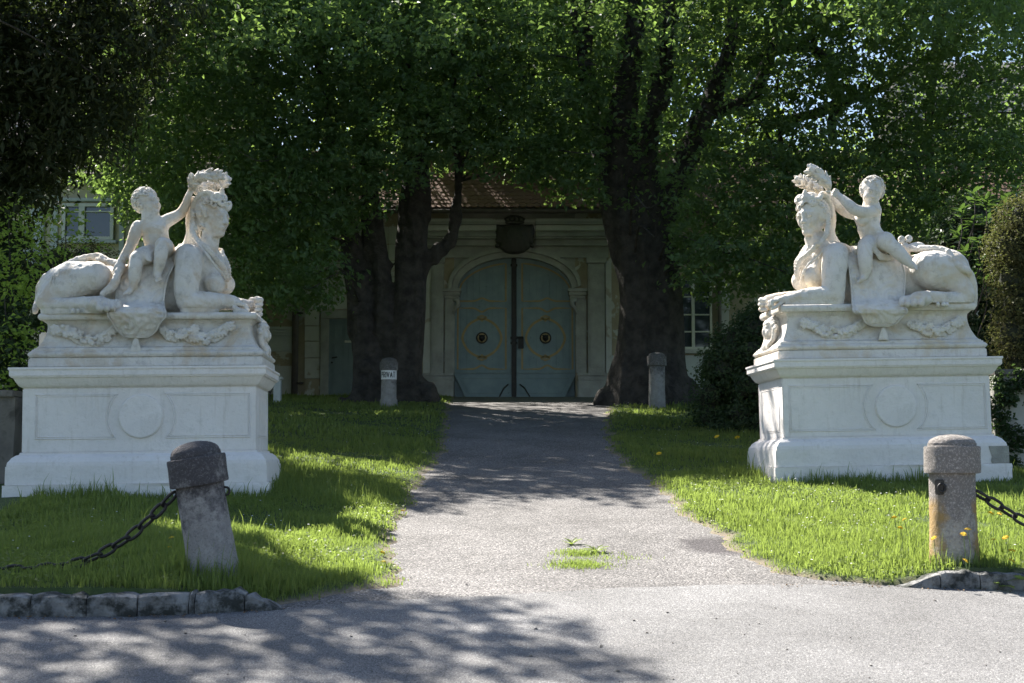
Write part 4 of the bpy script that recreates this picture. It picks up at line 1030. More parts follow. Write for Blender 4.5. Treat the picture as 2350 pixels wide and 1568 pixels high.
    V.braid(fr.qs([(1478, 430, .55), (1474, 530, .53), (1485, 620, .50), (1560, 690, .44), (1650, 780, .50), (1720, 880, .62), (1735, 960, .70)]), .032)
    V.braid(fr.qs([(1690, 715, .82), (1712, 780, .72), (1745, 850, .70), (1752, 950, .72)]), .03)
    V.tube(fr.qs([(1500, 650, .42), (1580, 750, .36), (1650, 850, .42), (1715, 920, .48), (1735, 1010, .60)]), [.012]*5, .01)
    # haunch, rump, hind legs
    E((610, 960, .42), [.345, .21, .205], .06, A=rot(14)); E((470, 1040, .42), [.21, .2, .2], .1, A=rot(30))
    E((740, 930, .38), [.14, .17, .165], .08)
    E((430, 1040, .74), [.19, .36, .22], .1); E((600, 930, .74), [.3, .33, .18], .12)
    E((640, 960, 1.06), [.345, .21, .2], .08, A=rot(12))
    L([(380, 1060, .34), (350, 1130, .28)], [75, 62], .06)
    paw(V, q(365, 1145, .24), q(640, 1135, .20), q(835, 1150, .03), .077, [.80, .58, .05], fl=[.55, -.8, -.12])
    paw(V, q(365, 1145, 1.2), q(660, 1140, 1.25), q(840, 1140, 1.3), .079, [0, 1, 0])
    # tail: down behind the rump and back over the flank
    V.tube(fr.qs([(350, 930, .80), (300, 1020, .82), (280, 1110, .80), (262, 1185, .70)]), [.04, .04, .038, .045], .03)
    V.tube(fr.qs([(470, 850, .74), (590, 800, .66), (680, 778, .6), (760, 775, .56), (830, 815, .50), (930, 838, .40), (905, 900, .32), (870, 990, .26), (790, 1060, .25)]), [.03, .034, .036, .04, .04, .042, .046, .046, .04], .012)
    for i in range(5): V.tube(fr.qs([(745+i*12, 775, .54), (735+i*16, 795, .48), (740+i*18, 812, .46)]), .014, .004)
    # ruffles in the stone along the haunch and little supports
    rg = np.random.default_rng(4)
    for i in range(11):
        x = 400 + i*18; V.tube(fr.qs([(x, 900+rg.uniform(-25, 20), .245 + .01*i % .03), (x-10, 960, .22), (x-16, 1000, .22)]), [.006, .01, .005], .02)
    for x in (560, 600): V.ell(q(x, 1190, .10), [.022, .03, .03], .02)
    V.disp(.0034, 24, 3); V.disp(.0016, 75, 5)
    settle(V, T0, -1.13, 1.18)
    V.mesh('sphinx_body', m, root, dec=.5)
    # ---- saddle cloth
    cloth_panel(fr, 'saddle_cloth', m, root, [
        (700, 1240, 1400, .62, .60, .60), (760, 1130, 1370, .55, .50, .48), (850, 950, 1330, .48, .40, .36), (930, 905, 1290, .40, .34, .33), (1030, 885, 1268, .36, .28, .30),
        (1120, 878, 1258, .32, .20, .26), (1165, 850, 1262, .14, .02, .13), (1200, 815, 1275, .03, -.005, .06), (1240, 822, 1270, .045, .01, .06),
        (1275, 850, 1235, .07, .03, .07), (1310, 872, 1215, .09, .06, .09), (1345, 895, 1198, .12, .09, .12), (1375, 930, 1165, .14, .11, .14), (1397, 975, 1125, .15, .125, .15)], seed=1)
    tassel(fr, root, m, 1042, 1385, 1500, .14)
    garland(fr, 'garland', m, root, [(400, 1345), (500, 1350), (600, 1400), (700, 1425), (790, 1390), (870, 1320)], 1, .205, [(420, 1335, .045)])
    garland(fr, 'garland', m, root, [(1215, 1320), (1290, 1380), (1400, 1370), (1480, 1400), (1600, 1390), (1690, 1340), (1770, 1300)], 2, .205, [(1490, 1330, .04), (1300, 1375, .035), (1745, 1310, .04)])
    V = console(fr, root, m, 1.24, 1); V.mesh('mask', m, root)
    MB().box(-1.235, -1.14, .55, .95, .26, .44).build('end_block', m, root, bevel=.02)
    # ---- putto
    V = Vol([-.52, .0, .80], [.60, 1.05, 2.2], .0062)
    T = lambda pts, r, k=.03, op='+': V.tube(fr.qs(pts), [a*S for a in r], k, op)
    B = lambda p, r, k=.03, op='+', A=None: V.ell(q(*p), r, k, op, A)
    B((1185, 560, .56), [.155, .105, .13], .05); B((1195, 640, .56), [.15, .11, .13], .05); B((1225, 715, .58), [.165, .13, .12], .05)
    B((1110, 545, .54), [.08, .08, .07], .05); B((1245, 520, .57), [.08, .08, .07], .05)
    B((1140, 560, .475), [.06, .04, .05], .05); B((1225, 555, .48), [.06, .04, .05], .05); V.ell(q(1200, 660, .453), [.012]*3, .008, '-')
    T([(1055, 535, .54), (1030, 610, .50), (1000, 690, .46), (955, 765, .42), (915, 830, .38)], [40, 41, 35, 30, 24], .03)
    B((905, 845, .37), [.04, .035, .035], .02)
    fingers(V, q(905, 855, .35), [-.3, -.3, -1], [.2, .6, -.6], [1, 0, 0], .075, .0125)
    T([(1262, 505, .58), (1320, 480, .60), (1385, 440, .62), (1425, 370, .62), (1450, 290, .62)], [45, 40, 34, 30, 22], .03)
    B((1462, 268, .62), [.038, .035, .04], .02)
    fingers(V, q(1462, 262, .60), [.25, -.1, 1], [.9, .2, .1], [.3, 1, 0], .08, .0125)
    # legs
    T([(1265, 735, .52), (1262, 700, .38), (1243, 682, .28)], [64, 58, 48], .04)
    T([(1243, 685, .28), (1232, 760, .24), (1222, 830, .25), (1205, 895, .27)], [47, 47, 40, 25], .02)
    foot(V, q(1203, 905, .27), q(1222, 955, .20), .042, [1, .3, .2])
    T([(1170, 765, .52), (1110, 765, .38), (1045, 790, .28)], [66, 62, 50], .04)
    T([(1045, 792, .28), (1038, 860, .24), (1032, 930, .25), (1022, 990, .27)], [48, 47, 42, 27], .02)
    foot(V, q(1020, 1000, .27), q(975, 1055, .21), .043, [.7, .5, .1])
    # drapery over the lap
    for a in range(6):
        V.tube(fr.qs([(1040+a*8, 742+a*7, .33), (1090+a*4, 738+a*9, .27), (1150, 745+a*12, .30-.01*a), (1185-a*2, 720+a*14, .36), (1210-a*4, 690+a*16, .40)]), [.014]*5, .012)
    V.tube(fr.qs([(1030, 760, .36), (1010, 800, .42), (1000, 850, .48)]), [.03, .035, .03], .02)
    H = .338; h, A = head(V, q(1130, 366, .55), H, [.80, -.56, .22], [-.16, 0, 1], child=True)
    T([(1160, 500, .55), (1148, 440, .55)], [66, 58], .03)
    V.ell(h(-.13, 0, .14), np.array([.42, .39, .42])*H, .02, '+', A)
    hair(V, h, H, A, lambda f, s_, u: (f < .30 and u > -.42) and not (f > -.02 and u < .24), 60, .029, 11, c=(-.1, 0, .13), rr=(.44, .41, .45))
    V.disp(.0012, 40, 9)
    V.mesh('putto', m, root, dec=.5)
    # ---- wreath
    V = Vol([.45, .30, 1.90], [1.15, 1.15, 2.50], .0062)
    leaf_spray(V, fr.qs([(1455, 240, .62), (1480, 190, .50), (1545, 158, .42), (1620, 150, .44), (1680, 160, .52)]), .052, 1, 75, .06)
    leaf_spray(V, fr.qs([(1480, 255, .64), (1560, 245, .84), (1640, 232, .92), (1700, 205, .90), (1730, 178, .84)]), .052, 2, 75, .06)
    V.mesh('laurel_wreath', m, root)
    return root
# ------------------------------------------------------------------ right statue
def build_right():
    fr = FRt; q = fr.q; m = M_STAT; S = 1/610.
    root = empty('sphinx_statue', mat=fr.M)
    tag(root, 'pale stone sphinx facing left, putto holding the wreath with both arms', 'statue', 'pair of sphinx statues flanking the drive')
    T0 = 0.684; sphinx_base(fr, root, -.035, m, -1, T0)
    V = Vol([-1.50, -.12, .45], [1.35, 1.42, 2.50], VOXB)
    L = lambda pts, r, k=.05, op='+': V.tube(fr.qs(pts), [a*S for a in r], k, op)
    E = lambda p, r, k=.05, op='+', A=None: V.ell(q(*p), r, k, op, A)
    def rot(deg):
        a = R(deg); return np.array([[math.cos(a), 0, math.sin(a)], [0, 1, 0], [-math.sin(a), 0, math.cos(a)]])
    L([(900, 1000, .74), (1050, 980, .74), (1300, 960, .74), (1560, 920, .74)], [190, 180, 165, 160], .1)
    E((1010, 1090, .74), [.42, .34, .16], .1); E((900, 900, .74), [.19, .29, .30], .1)
    E((760, 920, .74), [.235, .27, .33], .1, A=rot(8)); E((810, 770, .74), [.20, .33, .17], .1)
    E((690, 800, .72), [.17, .23, .18], .1); E((780, 1080, .74), [.28, .27, .2], .08)
    E((645, 935, .53), [.13, .125, .14], .05); E((555, 960, .86), [.125, .125, .135], .05)
    E((690, 850, .60), [.13, .13, .13], .08)
    E((815, 760, .40), [.145, .13, .145], .1); E((760, 760, 1.07), [.14, .13, .14], .1)
    L([(812, 775, .38), (805, 880, .34), (800, 980, .31), (800, 1070, .30)], [88, 82, 76, 72], .05)
    E((820, 1085, .30), [.095, .09, .08], .04)
    L([(800, 1075, .30), (700, 1075, .30), (600, 1080, .30), (510, 1090, .31), (440, 1105, .33)], [68, 66, 56, 43, 40], .03)
    E((390, 1110, .33), [.085, .07, .055], .03)
    fingers(V, q(350, 1115, .33), [-1, -.1, -.15], [.35, 0, -1], [0, 1, 0], .155, .0215)
    V.tube(fr.qs([(400, 1125, .27), (360, 1160, .25), (330, 1175, .26)]), [.024, .021, .018], .01)
    L([(740, 800, 1.08), (740, 960, 1.14), (720, 1080, 1.14)], [84, 74, 70], .05)
    L([(720, 1085, 1.14), (560, 1090, 1.10), (420, 1095, 1.02), (300, 1110, .98)], [66, 58, 46, 42], .03)
    E((280, 1125, .98), [.07, .07, .06], .03)
    for i in range(3): V.tube(fr.qs([(300, 1100+i*34, 1.04), (255, 1100+i*36, .98), (240, 1108+i*36, .90), (280, 1112+i*34, .84)]), .028, .004)
    L([(700, 770, .72), (675, 700, .70), (645, 620, .68), (640, 560, .68)], [104, 68, 57, 58], .05)
    V.tube(fr.qs([(730, 600, .62), (670, 680, .60), (610, 715, .66)]), [.02, .022, .02], .05)
    H = .49; Fw = [-.72, -.69, -.12]
    h, A = head(V, q(632, 465, .66), H, Fw, [.02, 0, 1])
    V.ell(h(-.13, 0, .15), np.array([.40, .375, .40])*H, .02, '+', A)
    for s_ in (-1, 1):
        V.ell(h(-.12, .27*s_, .08), np.array([.24, .14, .29])*H, .012, '+', A); V.ell(h(-.14, .25*s_, -.16), np.array([.13, .11, .16])*H, .012, '+', A)
    hair(V, h, H, A, lambda f, s_, u: (f < (.27 if u > .25 else .10 if u > -.05 else -.04) and u > -.36 and abs(s_) > .10 and f > -.38), 60, .033, 15, c=(-.06, 0, .08), rr=(.42, .405, .46))
    hair(V, h, H, A, lambda f, s_, u: f > .10 and u > .30, 11, .033, 18, c=(0, 0, .12), rr=(.40, .36, .42))
    V.tube([h(.24, .20, .42), h(.10, .34, .42), h(-.05, .33, .54), h(-.25, .36, .45), h(-.38, .36, .20), h(-.30, .40, -.06)], [.02, .03, .034, .036, .034, .03], .008)
    V.tube([h(.24, -.20, .42), h(.10, -.34, .42), h(-.05, -.33, .54), h(-.25, -.36, .45), h(-.38, -.36, .20)], [.02, .03, .034, .036, .034], .008)
    curl(V, h(.22, .25, .34), .04, A[0]*.5 + A[1])
    for t in (-.12, 0, .12): V.ell(h(.24, t, .58 - abs(t)), [.03, .03, .06], .015)
    for i in range(9): V.ell(h(.30-.05*abs(i-4)/4, (i-4)*.055, .46), [.02, .02, .035], .01)
    V.ell(h(.0, 0, .50), np.array([.25, .22, .13])*H, .03, '+', A)
    V.ell(q(556, 662, .50), [.055, .10, .055], .04, '-'); E((600, 810, .74), [.12, .15, .14], .08)
    V.tube(fr.qs([(755, 470, .72), (768, 560, .74), (775, 670, .76)]), [.08, .055, .08], .04)
    V.tube(fr.qs([(770, 380, .78), (790, 500, .80), (785, 600, .82), (820, 680, .80), (880, 750, .78)]), [.06, .045, .04, .05, .07], .05)
    V.ell(q(888, 708, .78), [.03]*3, .01)
    V.braid(fr.qs([(755, 440, .56), (762, 520, .54), (740, 610, .48), (680, 680, .42), (610, 750, .50), (540, 810, .60), (520, 900, .64), (545, 960, .66)]), .033)
    V.braid(fr.qs([(590, 700, .86), (550, 760, .82), (515, 830, .78), (520, 900, .74)]), .03)
    V.tube(fr.qs([(735, 690, .42), (690, 760, .40), (610, 830, .45), (565, 900, .50), (545, 980, .56)]), [.013]*5, .01)
    # haunch
    E((1590, 885, .40), [.285, .22, .255], .06); E((1500, 860, .40), [.18, .19, .19], .08); E((1720, 950, .42), [.17, .2, .2], .1)
    E((1640, 860, .74), [.30, .34, .24], .12); E((1740, 980, .74), [.17, .36, .25], .1)
    E((1590, 885, 1.08), [.285, .21, .25], .08)
    L([(1770, 1010, .34), (1810, 1085, .26)], [80, 62], .06)
    paw(V, q(1780, 1095, .24), q(1550, 1085, .20), q(1395, 1118, .03), .081, [-.80, .58, .05], fl=[-.55, -.8, -.12])
    paw(V, q(1780, 1100, 1.2), q(1550, 1095, 1.25), q(1400, 1110, 1.3), .08, [0, 1, 0], fl=[-1, 0, 0])
    V.tube(fr.qs([(1370, 715, .62), (1430, 715, .56), (1490, 712, .50), (1600, 714, .44), (1670, 740, .36), (1725, 815, .25), (1785, 868, .22), (1838, 900, .26), (1868, 980, .30), (1876, 1060, .33), (1872, 1140, .36)]), [.035, .04, .042, .042, .045, .046, .046, .048, .045, .043, .043], .004)
    for c_ in ((1320, 640), (1375, 635), (1345, 690)):
        curl(V, q(*c_, .66), .045, [0, -1, .2], 1); V.ell(q(*c_, .70), [.05, .03, .045], .02)
    V.tube(fr.qs([(1350, 700, .66), (1350, 760, .70)]), [.04, .06], .02); V.tube(fr.qs([(1390, 705, .62), (1450, 690, .60), (1490, 700, .56)]), [.05, .045, .03], .01)
    for x in (1600, 1640, 1670): V.ell(q(x, 1140, .10), [.025, .03, .03], .02)
    V.disp(.0026, 24, 3); V.disp(.0014, 75, 5)
    settle(V, T0, -1.17, 1.13)
    V.mesh('sphinx_body', m, root, dec=.5)
    cloth_panel(fr, 'saddle_cloth', m, root, [
        (690, 840, 1000, .62, .60, .60), (740, 880, 1150, .46, .50, .55), (800, 905, 1330, .36, .38, .46), (900, 922, 1355, .30, .32, .40), (1000, 932, 1352, .26, .27, .36),
        (1090, 938, 1345, .22, .20, .30), (1140, 942, 1345, .12, .04, .12), (1180, 945, 1372, .06, -.005, .03), (1205, 955, 1370, .06, .005, .05),
        (1225, 1015, 1345, .07, .03, .07), (1255, 1030, 1315, .08, .055, .08), (1285, 1045, 1290, .1, .08, .1), (1302, 1080, 1255, .12, .10, .12), (1312, 1120, 1220, .13, .11, .13)], seed=2, relief=.012)
    tassel(fr, root, m, 1178, 1305, 1410, .14)
    garland(fr, 'garland', m, root, [(570, 1290), (640, 1310), (720, 1350), (830, 1365), (930, 1330), (1030, 1275)], 3, .205, [(580, 1285, .05)])
    garland(fr, 'garland', m, root, [(1360, 1280), (1430, 1310), (1520, 1345), (1620, 1345), (1700, 1300), (1770, 1270)], 4, .205, [(1765, 1270, .05), (1540, 1305, .035)])
    V = console(fr, root, m, -1.21, -1); V.mesh('mask', m, root)
    # ---- putto
    V = Vol([-.82, .0, .78], [.50, 1.15, 2.46], .0062)
    T = lambda pts, r, k=.03, op='+': V.tube(fr.qs(pts), [a*S for a in r], k, op)
    B = lambda p, r, k=.03, op='+', A=None: V.ell(q(*p), r, k, op, A)
    B((1060, 480, .58), [.165, .11, .13], .05); B((1070, 560, .58), [.145, .11, .13], .05); B((1115, 640, .60), [.17, .13, .13], .06)
    B((1120, 420, .56), [.075, .075, .07], .05); B((990, 455, .64), [.08, .08, .07], .05)
    V.tube(fr.qs([(1060, 460, .47), (1020, 500, .47), (990, 480, .52)]), [.05, .05, .045], .05)
    T([(1118, 420, .52), (1050, 432, .44), (970, 420, .40), (910, 370, .44), (850, 315, .52)], [44, 42, 38, 34, 25], .03)
    B((832, 300, .55), [.04, .035, .04], .02); fingers(V, q(822, 292, .54), [-.8, .1, .5], [-.1, 1, .2], [.4, 0, 1], .085, .0135)
    T([(985, 450, .66), (910, 435, .74), (850, 400, .78), (800, 345, .76)], [42, 38, 33, 24], .03)
    B((790, 330, .75), [.04, .035, .035], .02); fingers(V, q(785, 320, .75), [-.7, .1, .7], [-.1, -1, .2], [.4, 0, 1], .08, .0135)
    # legs: one hanging, one braced back against the haunch
    T([(1080, 690, .56), (1060, 690, .42), (1040, 715, .32)], [68, 64, 52], .04)
    T([(1040, 715, .32), (1042, 790, .27), (1045, 860, .27), (1038, 915, .29)], [54, 52, 44, 29], .02)
    foot(V, q(1035, 925, .29), q(1000, 965, .20), .044, [.6, .5, .1])
    T([(1170, 680, .56), (1190, 665, .42), (1195, 655, .32)], [74, 72, 60], .04)
    T([(1195, 658, .31), (1270, 715, .25), (1330, 775, .21), (1385, 828, .18)], [58, 52, 44, 27], .02)
    foot(V, q(1395, 838, .18), q(1435, 860, .14), .040, [.3, .8, .6])
    for a in range(7):
        V.tube(fr.qs([(990+a*6, 705+a*4, .36), (1050+a*6, 680+a*5, .30), (1110+a*4, 700+a*10, .32), (1160, 750+a*7, .34), (1230, 770+a*4, .38), (1290, 760, .44)]), [.015]*6, .012)
    V.tube(fr.qs([(980, 740, .46), (965, 755, .6)]), [.04, .05], .02)
    H = .362; h, A = head(V, q(1092, 284, .56), H, [-.10, -.96, -.22], [.34, -.05, .94], child=True)
    T([(1085, 440, .58), (1088, 380, .57)], [66, 60], .03)
    V.ell(h(-.13, 0, .14), np.array([.42, .39, .42])*H, .02, '+', A)
    hair(V, h, H, A, lambda f, s_, u: (f < .34 and u > -.42) and not (f > -.02 and u < .30), 60, .027, 21, c=(-.1, 0, .13), rr=(.44, .41, .45))
    V.disp(.001, 40, 9)
    V.mesh('putto', m, root, dec=.5)
    V = Vol([-1.25, .25, 1.90], [-.50, 1.2, 2.62], .0062)
    leaf_spray(V, fr.qs([(815, 295, .56), (790, 245, .46), (735, 190, .42), (670, 145, .44), (615, 115, .50)]), .056, 3, 75, .066)
    leaf_spray(V, fr.qs([(800, 320, .66), (740, 285, .82), (670, 255, .90), (590, 215, .90), (525, 180, .86)]), .054, 4, 75, .064)
    V.mesh('laurel_wreath', m, root)
    return root
grp = 'white pedestals under the sphinxes'
pedestal(FL, 'white rendered pedestal under the sphinx that faces right, behind the leaning bollard', grp, (1080, 680+1317, .24, .365), (275, 515+1317, 1915, 835+1317))
pedestal(FRt, 'white rendered pedestal under the sphinx that faces left, bare grey patch at its foot', grp, (1275, 602+1317, .25, .385), (455, 447+1317, 1975, 770+1317), patch=True)
build_left(); build_right()
# ================================================================== plants
M_BARK = simple('linden_bark', (.028,.025,.022,1), (.075,.066,.058,1), 5, .95, 1.0, .10, 11, detail=8)
M_LEAF = leafmat('linden_leaf', (.040,.074,.038,1), (.080,.125,.060,1), (.26,.40,.085,1), .43, .5)
M_LEAFY = leafmat('bright_shrub_leaf', (.12,.20,.035,1), (.20,.30,.06,1), (.50,.64,.10,1), .5, .5)
M_YEW = leafmat('yew_needle', (.018,.028,.012,1), (.04,.05,.022,1), (.06,.09,.02,1), .22, .6)
M_HEDGE = leafmat('hedge_leaf', (.05,.06,.022,1), (.12,.105,.045,1), (.16,.18,.05,1), .3, .6)
M_BOX = leafmat('clipped_hedge_leaf', (.025,.045,.02,1), (.055,.085,.035,1), (.10,.18,.04,1), .3, .5)
M_LAUR = leafmat('laurel_leaf', (.03,.055,.022,1), (.055,.095,.035,1), (.16,.28,.05,1), .22, .22, spec=.6)
M_BG = leafmat('far_leaf', (.09,.14,.03,1), (.16,.22,.05,1), (.40,.52,.08,1), .5, .5)
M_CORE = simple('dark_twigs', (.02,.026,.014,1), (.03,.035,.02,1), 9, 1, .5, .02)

def leaves(name, pos, nrml, size, mat, parent, tone, aspect=.62, fold=.18, kind=None, droop=None):
    """one mesh of folded leaves"""
    n = len(pos); rg = np.random.default_rng(len(pos))
    nrml = nrml/np.linalg.norm(nrml, axis=1, keepdims=True)
    t = rg.normal(size=(n, 3)); 
    if droop is not None: t[:, 2] -= droop
    t -= nrml*(t*nrml).sum(1, keepdims=True); t /= np.linalg.norm(t, axis=1, keepdims=True) + 1e-9
    b = np.cross(nrml, t); s = size[:, None]
    base = pos - t*s*.5; tip = pos + t*s*.5; md = pos - t*s*.06
    l = md + b*s*aspect*.5 + nrml*s*fold; r = md - b*s*aspect*.5 + nrml*s*fold
    V = np.stack([base, l, tip, r], 1).reshape(-1, 3); i = np.arange(n)[:, None]*4
    F = np.concatenate([np.hstack([i, i+2, i+1]), np.hstack([i, i+3, i+2])], 0)
    return mesh_np(name, V, F, mat, False, parent, attr={'tone': np.repeat(tone, 4)})

def twig_cloud(clumps, per_m2, nleaf, sig, lsize, rg, shell=.45, up=.55, tone_lo=0., flat=.5, core=1.0, dm=None):
    """clumps: (x,y,z, rx,ry,rz). Leaves sit in small sprays near each clump's surface"""
    Ps, Ns, Ss, Ts = [], [], [], []
    for c in clumps:
        x, y, z, rx, ry, rz = c; nt_ = max(2, int(per_m2*4*(rx*ry+rx*rz+ry*rz)/3*(dm if dm else 1)))
        d = rg.normal(size=(nt_, 3)); d /= np.linalg.norm(d, axis=1, keepdims=True); rr_ = (1 - shell*rg.random((nt_, 1))**1.5)
        p = d*rr_*np.array([rx, ry, rz]) + np.array([x, y, z]); k = nleaf
        spread = rg.normal(size=(nt_, k, 3))*np.array([1, 1, flat])*sig; spread[:, :, 2] -= .25*np.linalg.norm(spread[:, :, :2], axis=2)
        q = (p[:, None] + spread).reshape(-1, 3)
        nn = (d[:, None]*.55 + np.array([0, 0, up]) + rg.normal(size=(nt_, k, 3))*.38).reshape(-1, 3)
        tt_ = np.clip(.5 + rg.normal()*.16 + rg.normal(size=(nt_, 1))*.2 + rg.normal(size=(nt_, k))*.15, 0, 1).ravel()
        Ps.append(q); Ns.append(nn); Ss.append(lsize*rg.uniform(.5, 1.4, len(q))); Ts.append(tt_)
    return np.concatenate(Ps), np.concatenate(Ns), np.concatenate(Ss), np.concatenate(Ts)

def clear_of(pos, segs_, Y0, grow=1.05):
    """thin the leaves hanging straight before a stem so that it stays visible"""
    k = np.ones(len(pos), bool); q = np.array([0, 0, EYE]) + (pos - np.array([0, 0, EYE]))*(Y0/pos[:, 1])[:, None]
    for pts, rad in segs_:
        P_, R_ = spline(np.array(pts, float), rad, 5)
        for a, r_ in zip(P_, R_): k &= ~((np.hypot(q[:, 0]-a[0], q[:, 2]-a[2]) < r_*grow*rg.uniform(.6, 1.25, len(q))) & (pos[:, 1] < Y0 - .1) & (rg.random(len(q)) < .62))
    return k
def inpoly(x, y, poly):
    c = False; j = len(poly)-1
    for i in range(len(poly)):
        if (poly[i][1] > y) != (poly[j][1] > y) and x < (poly[j][0]-poly[i][0])*(y-poly[i][1])/(poly[j][1]-poly[i][1]) + poly[i][0]: c = not c
        j = i
    return c
def scatter(poly, Y0, Y1, r, rg, n=4000, gap=.8, keep=1.0, holes=()):
    """clump centres through a region of the view, at real depths"""
    xs_ = [p[0] for p in poly]; ys_ = [p[1] for p in poly]; out = []
    for _ in range(n):
        x, y = rg.uniform(min(xs_), max(xs_)), rg.uniform(min(ys_), max(ys_))
        if not inpoly(x, y, poly) or any((x-a)**2/(c*c) + (y-b_)**2/(d*d) < 1 for a, b_, c, d in holes): continue
        Y = rg.uniform(Y0, Y1); p = P(x, y, Y)
        if any((p[0]-o[0])**2 + (p[2]-o[2])**2 + .25*(p[1]-o[1])**2 < (gap*r)**2 for o in out): continue
        if rg.random() > keep: continue
        s_ = r*rg.uniform(.75, 1.2); out.append((p[0], p[1], p[2], s_*1.1, s_, s_*.72))
    return out
def shade(X, Y, h, r):
    """clump whose shadow falls on the ground at (X, Y)"""
    g = float(G(X, Y)); k = h/math.tan(R(SUN_EL)); return (X - math.sin(R(SUN_AZ))*k, Y + math.cos(R(SUN_AZ))*k, g + h, r*1.1, r, r*.8)

def trunk_mesh(stems, name, mat, parent, seed=0, n=18, rough=.09):
    """stems: list of (points, radii); joined into one mesh by smooth union"""
    return None
def bark_tube(mb, pts, rad, n=20, seed=0, rough=.1):
    P_, R_ = spline(np.array(pts, float), rad, 8); rg = np.random.default_rng(seed); ph = rg.uniform(0, 6, 8)
    prev = None; rings = []
    for i in range(len(P_)):
        t = nrm(P_[min(i+1, len(P_)-1)] - P_[max(i-1, 0)]); u = nrm(np.cross(t, [0, 1, .05])) if prev is None else nrm(prev - t*np.dot(prev, t)); prev = u; w = np.cross(t, u); ring = []
        for j in range(n):
            a = 2*math.pi*j/n; q = R_[i]*(1 + rough*(math.sin(5*a+ph[0]+i*.12) + .6*math.sin(9*a+ph[1]-i*.2) + .5*math.sin(3*a+ph[2]+i*.3)) + rg.normal()*rough*.25)
            ring.append(P_[i] + q*(math.cos(a)*u + math.sin(a)*w))
        rings.append(ring)
    mb.loft(rings)

rg = np.random.default_rng(21)
# places the sun reaches: the crowns are open along the line from them to the sun
SUNV = np.array(to_sun); _lit = []
for poly_ in ([(960,1165),(1530,1165),(1760,1310),(2350,1355),(2350,1568),(1650,1568),(1400,1470),(1130,1385),(860,1378),(905,1300),(915,1200)], [(650,1062),(975,1095),(890,1215),(905,1345),(560,1200),(850,1235),(655,1120)],
              [(1540,1120),(1700,1125),(2500,1115),(2500,1310),(1850,1325),(1560,1180)], [(300,1165),(560,1180),(620,1262),(440,1220),(300,1190)]):
    pts_ = [gp(*a) for a in poly_]
    for X in np.arange(min(p[0] for p in pts_), max(p[0] for p in pts_), .45):
        for Y in np.arange(min(p[1] for p in pts_), max(p[1] for p in pts_), .45):
            if inpoly(X, Y, pts_): _lit.append((X, Y, float(G(X, Y))))
for fr_s in (FL, FRt):
    for lx in np.arange(-1.3, 1.31, .2):
        for lz in (.1, .7, 1.2, 1.7, 2.2): _lit.append(tuple(fr_s.o + lx*fr_s.A[0] + .75*fr_s.A[1] + lz*fr_s.A[2]))
for x, y, Y in [(20,585,20),(70,570,20.3),(95,640,19.9),(70,800,19.2),(20,585,20),(70,570,20.3),(60,650,19.7),(20,740,19.3),(70,800,19.2),(2330,520,19.2),(2350,600,19),(2330,470,19.2),(2230,440,20.2),(2300,450,20.2)]: _lit.append(tuple(P(x, y, Y)))
_lit = np.array(_lit)
def open_to_sun(cl, slack=.9, part=0.):
    out = []
    for c in cl:
        d = np.array(c[:3]) - _lit; s_ = d @ SUNV; pr = np.linalg.norm(d - s_[:, None]*SUNV, axis=1)
        if not ((s_ > 0) & (pr < (c[3]+.05)*slack)).any() or rg.random() < part: out.append(c)
    return out
Yt = 31.5
def T(x, y, Y=Yt): return P(x, y, Y)
px = lambda d, Y=Yt: d/FPX*Y
# ---- left linden
def trunk_vol(lo, hi, segs, vox=.045, knob=0, seed=1):
    V = Vol(lo, hi, vox); rg_ = np.random.default_rng(seed)
    for pts, rad in segs: V.tube(pts, rad, .18)
    # fluted bark and burrs
    q = V.sub_(V.lo, V.lo + V.vox*V.n); sl, X, Y, Z = q
    th = X*9 + np.sin(Z*.9)*1.2; V.F[sl] += (.022*np.sin(th*1.7) + .016*np.sin(th*3.1+Z*.6) + .010*np.sin(Y*13+X*5)).astype(np.float32)
    for _ in range(knob):
        pts, rad = segs[rg_.integers(0, min(3, len(segs)))]; i = rg_.integers(0, len(pts)-1); t = rg_.random(); c = np.array(pts[i])*(1-t)+np.array(pts[i+1])*t; r_ = rad[i]*(1-t)+rad[i+1]*t
        a = rg_.uniform(math.pi, 2*math.pi); V.ell(c + np.array([math.cos(a)*r_, math.sin(a)*r_, 0]), [rg_.uniform(.07, .16)]*3, .08)
    return V
gz = float(G(0, Yt))
tl = empty('linden_tree', tuple(T(905, 930)), 'old linden with burred trunk forking low into several stems, left of the gate', 'tree', 'old lindens in front of the gatehouse'); bpy.context.view_layer.update()
def adopt(o, p): o.parent = p; o.matrix_parent_inverse = p.matrix_world.inverted(); return o
f = lambda L, Y=Yt: [T(a, b_, Y + (c[0] if c else 0)) for a, b_, *c in L]
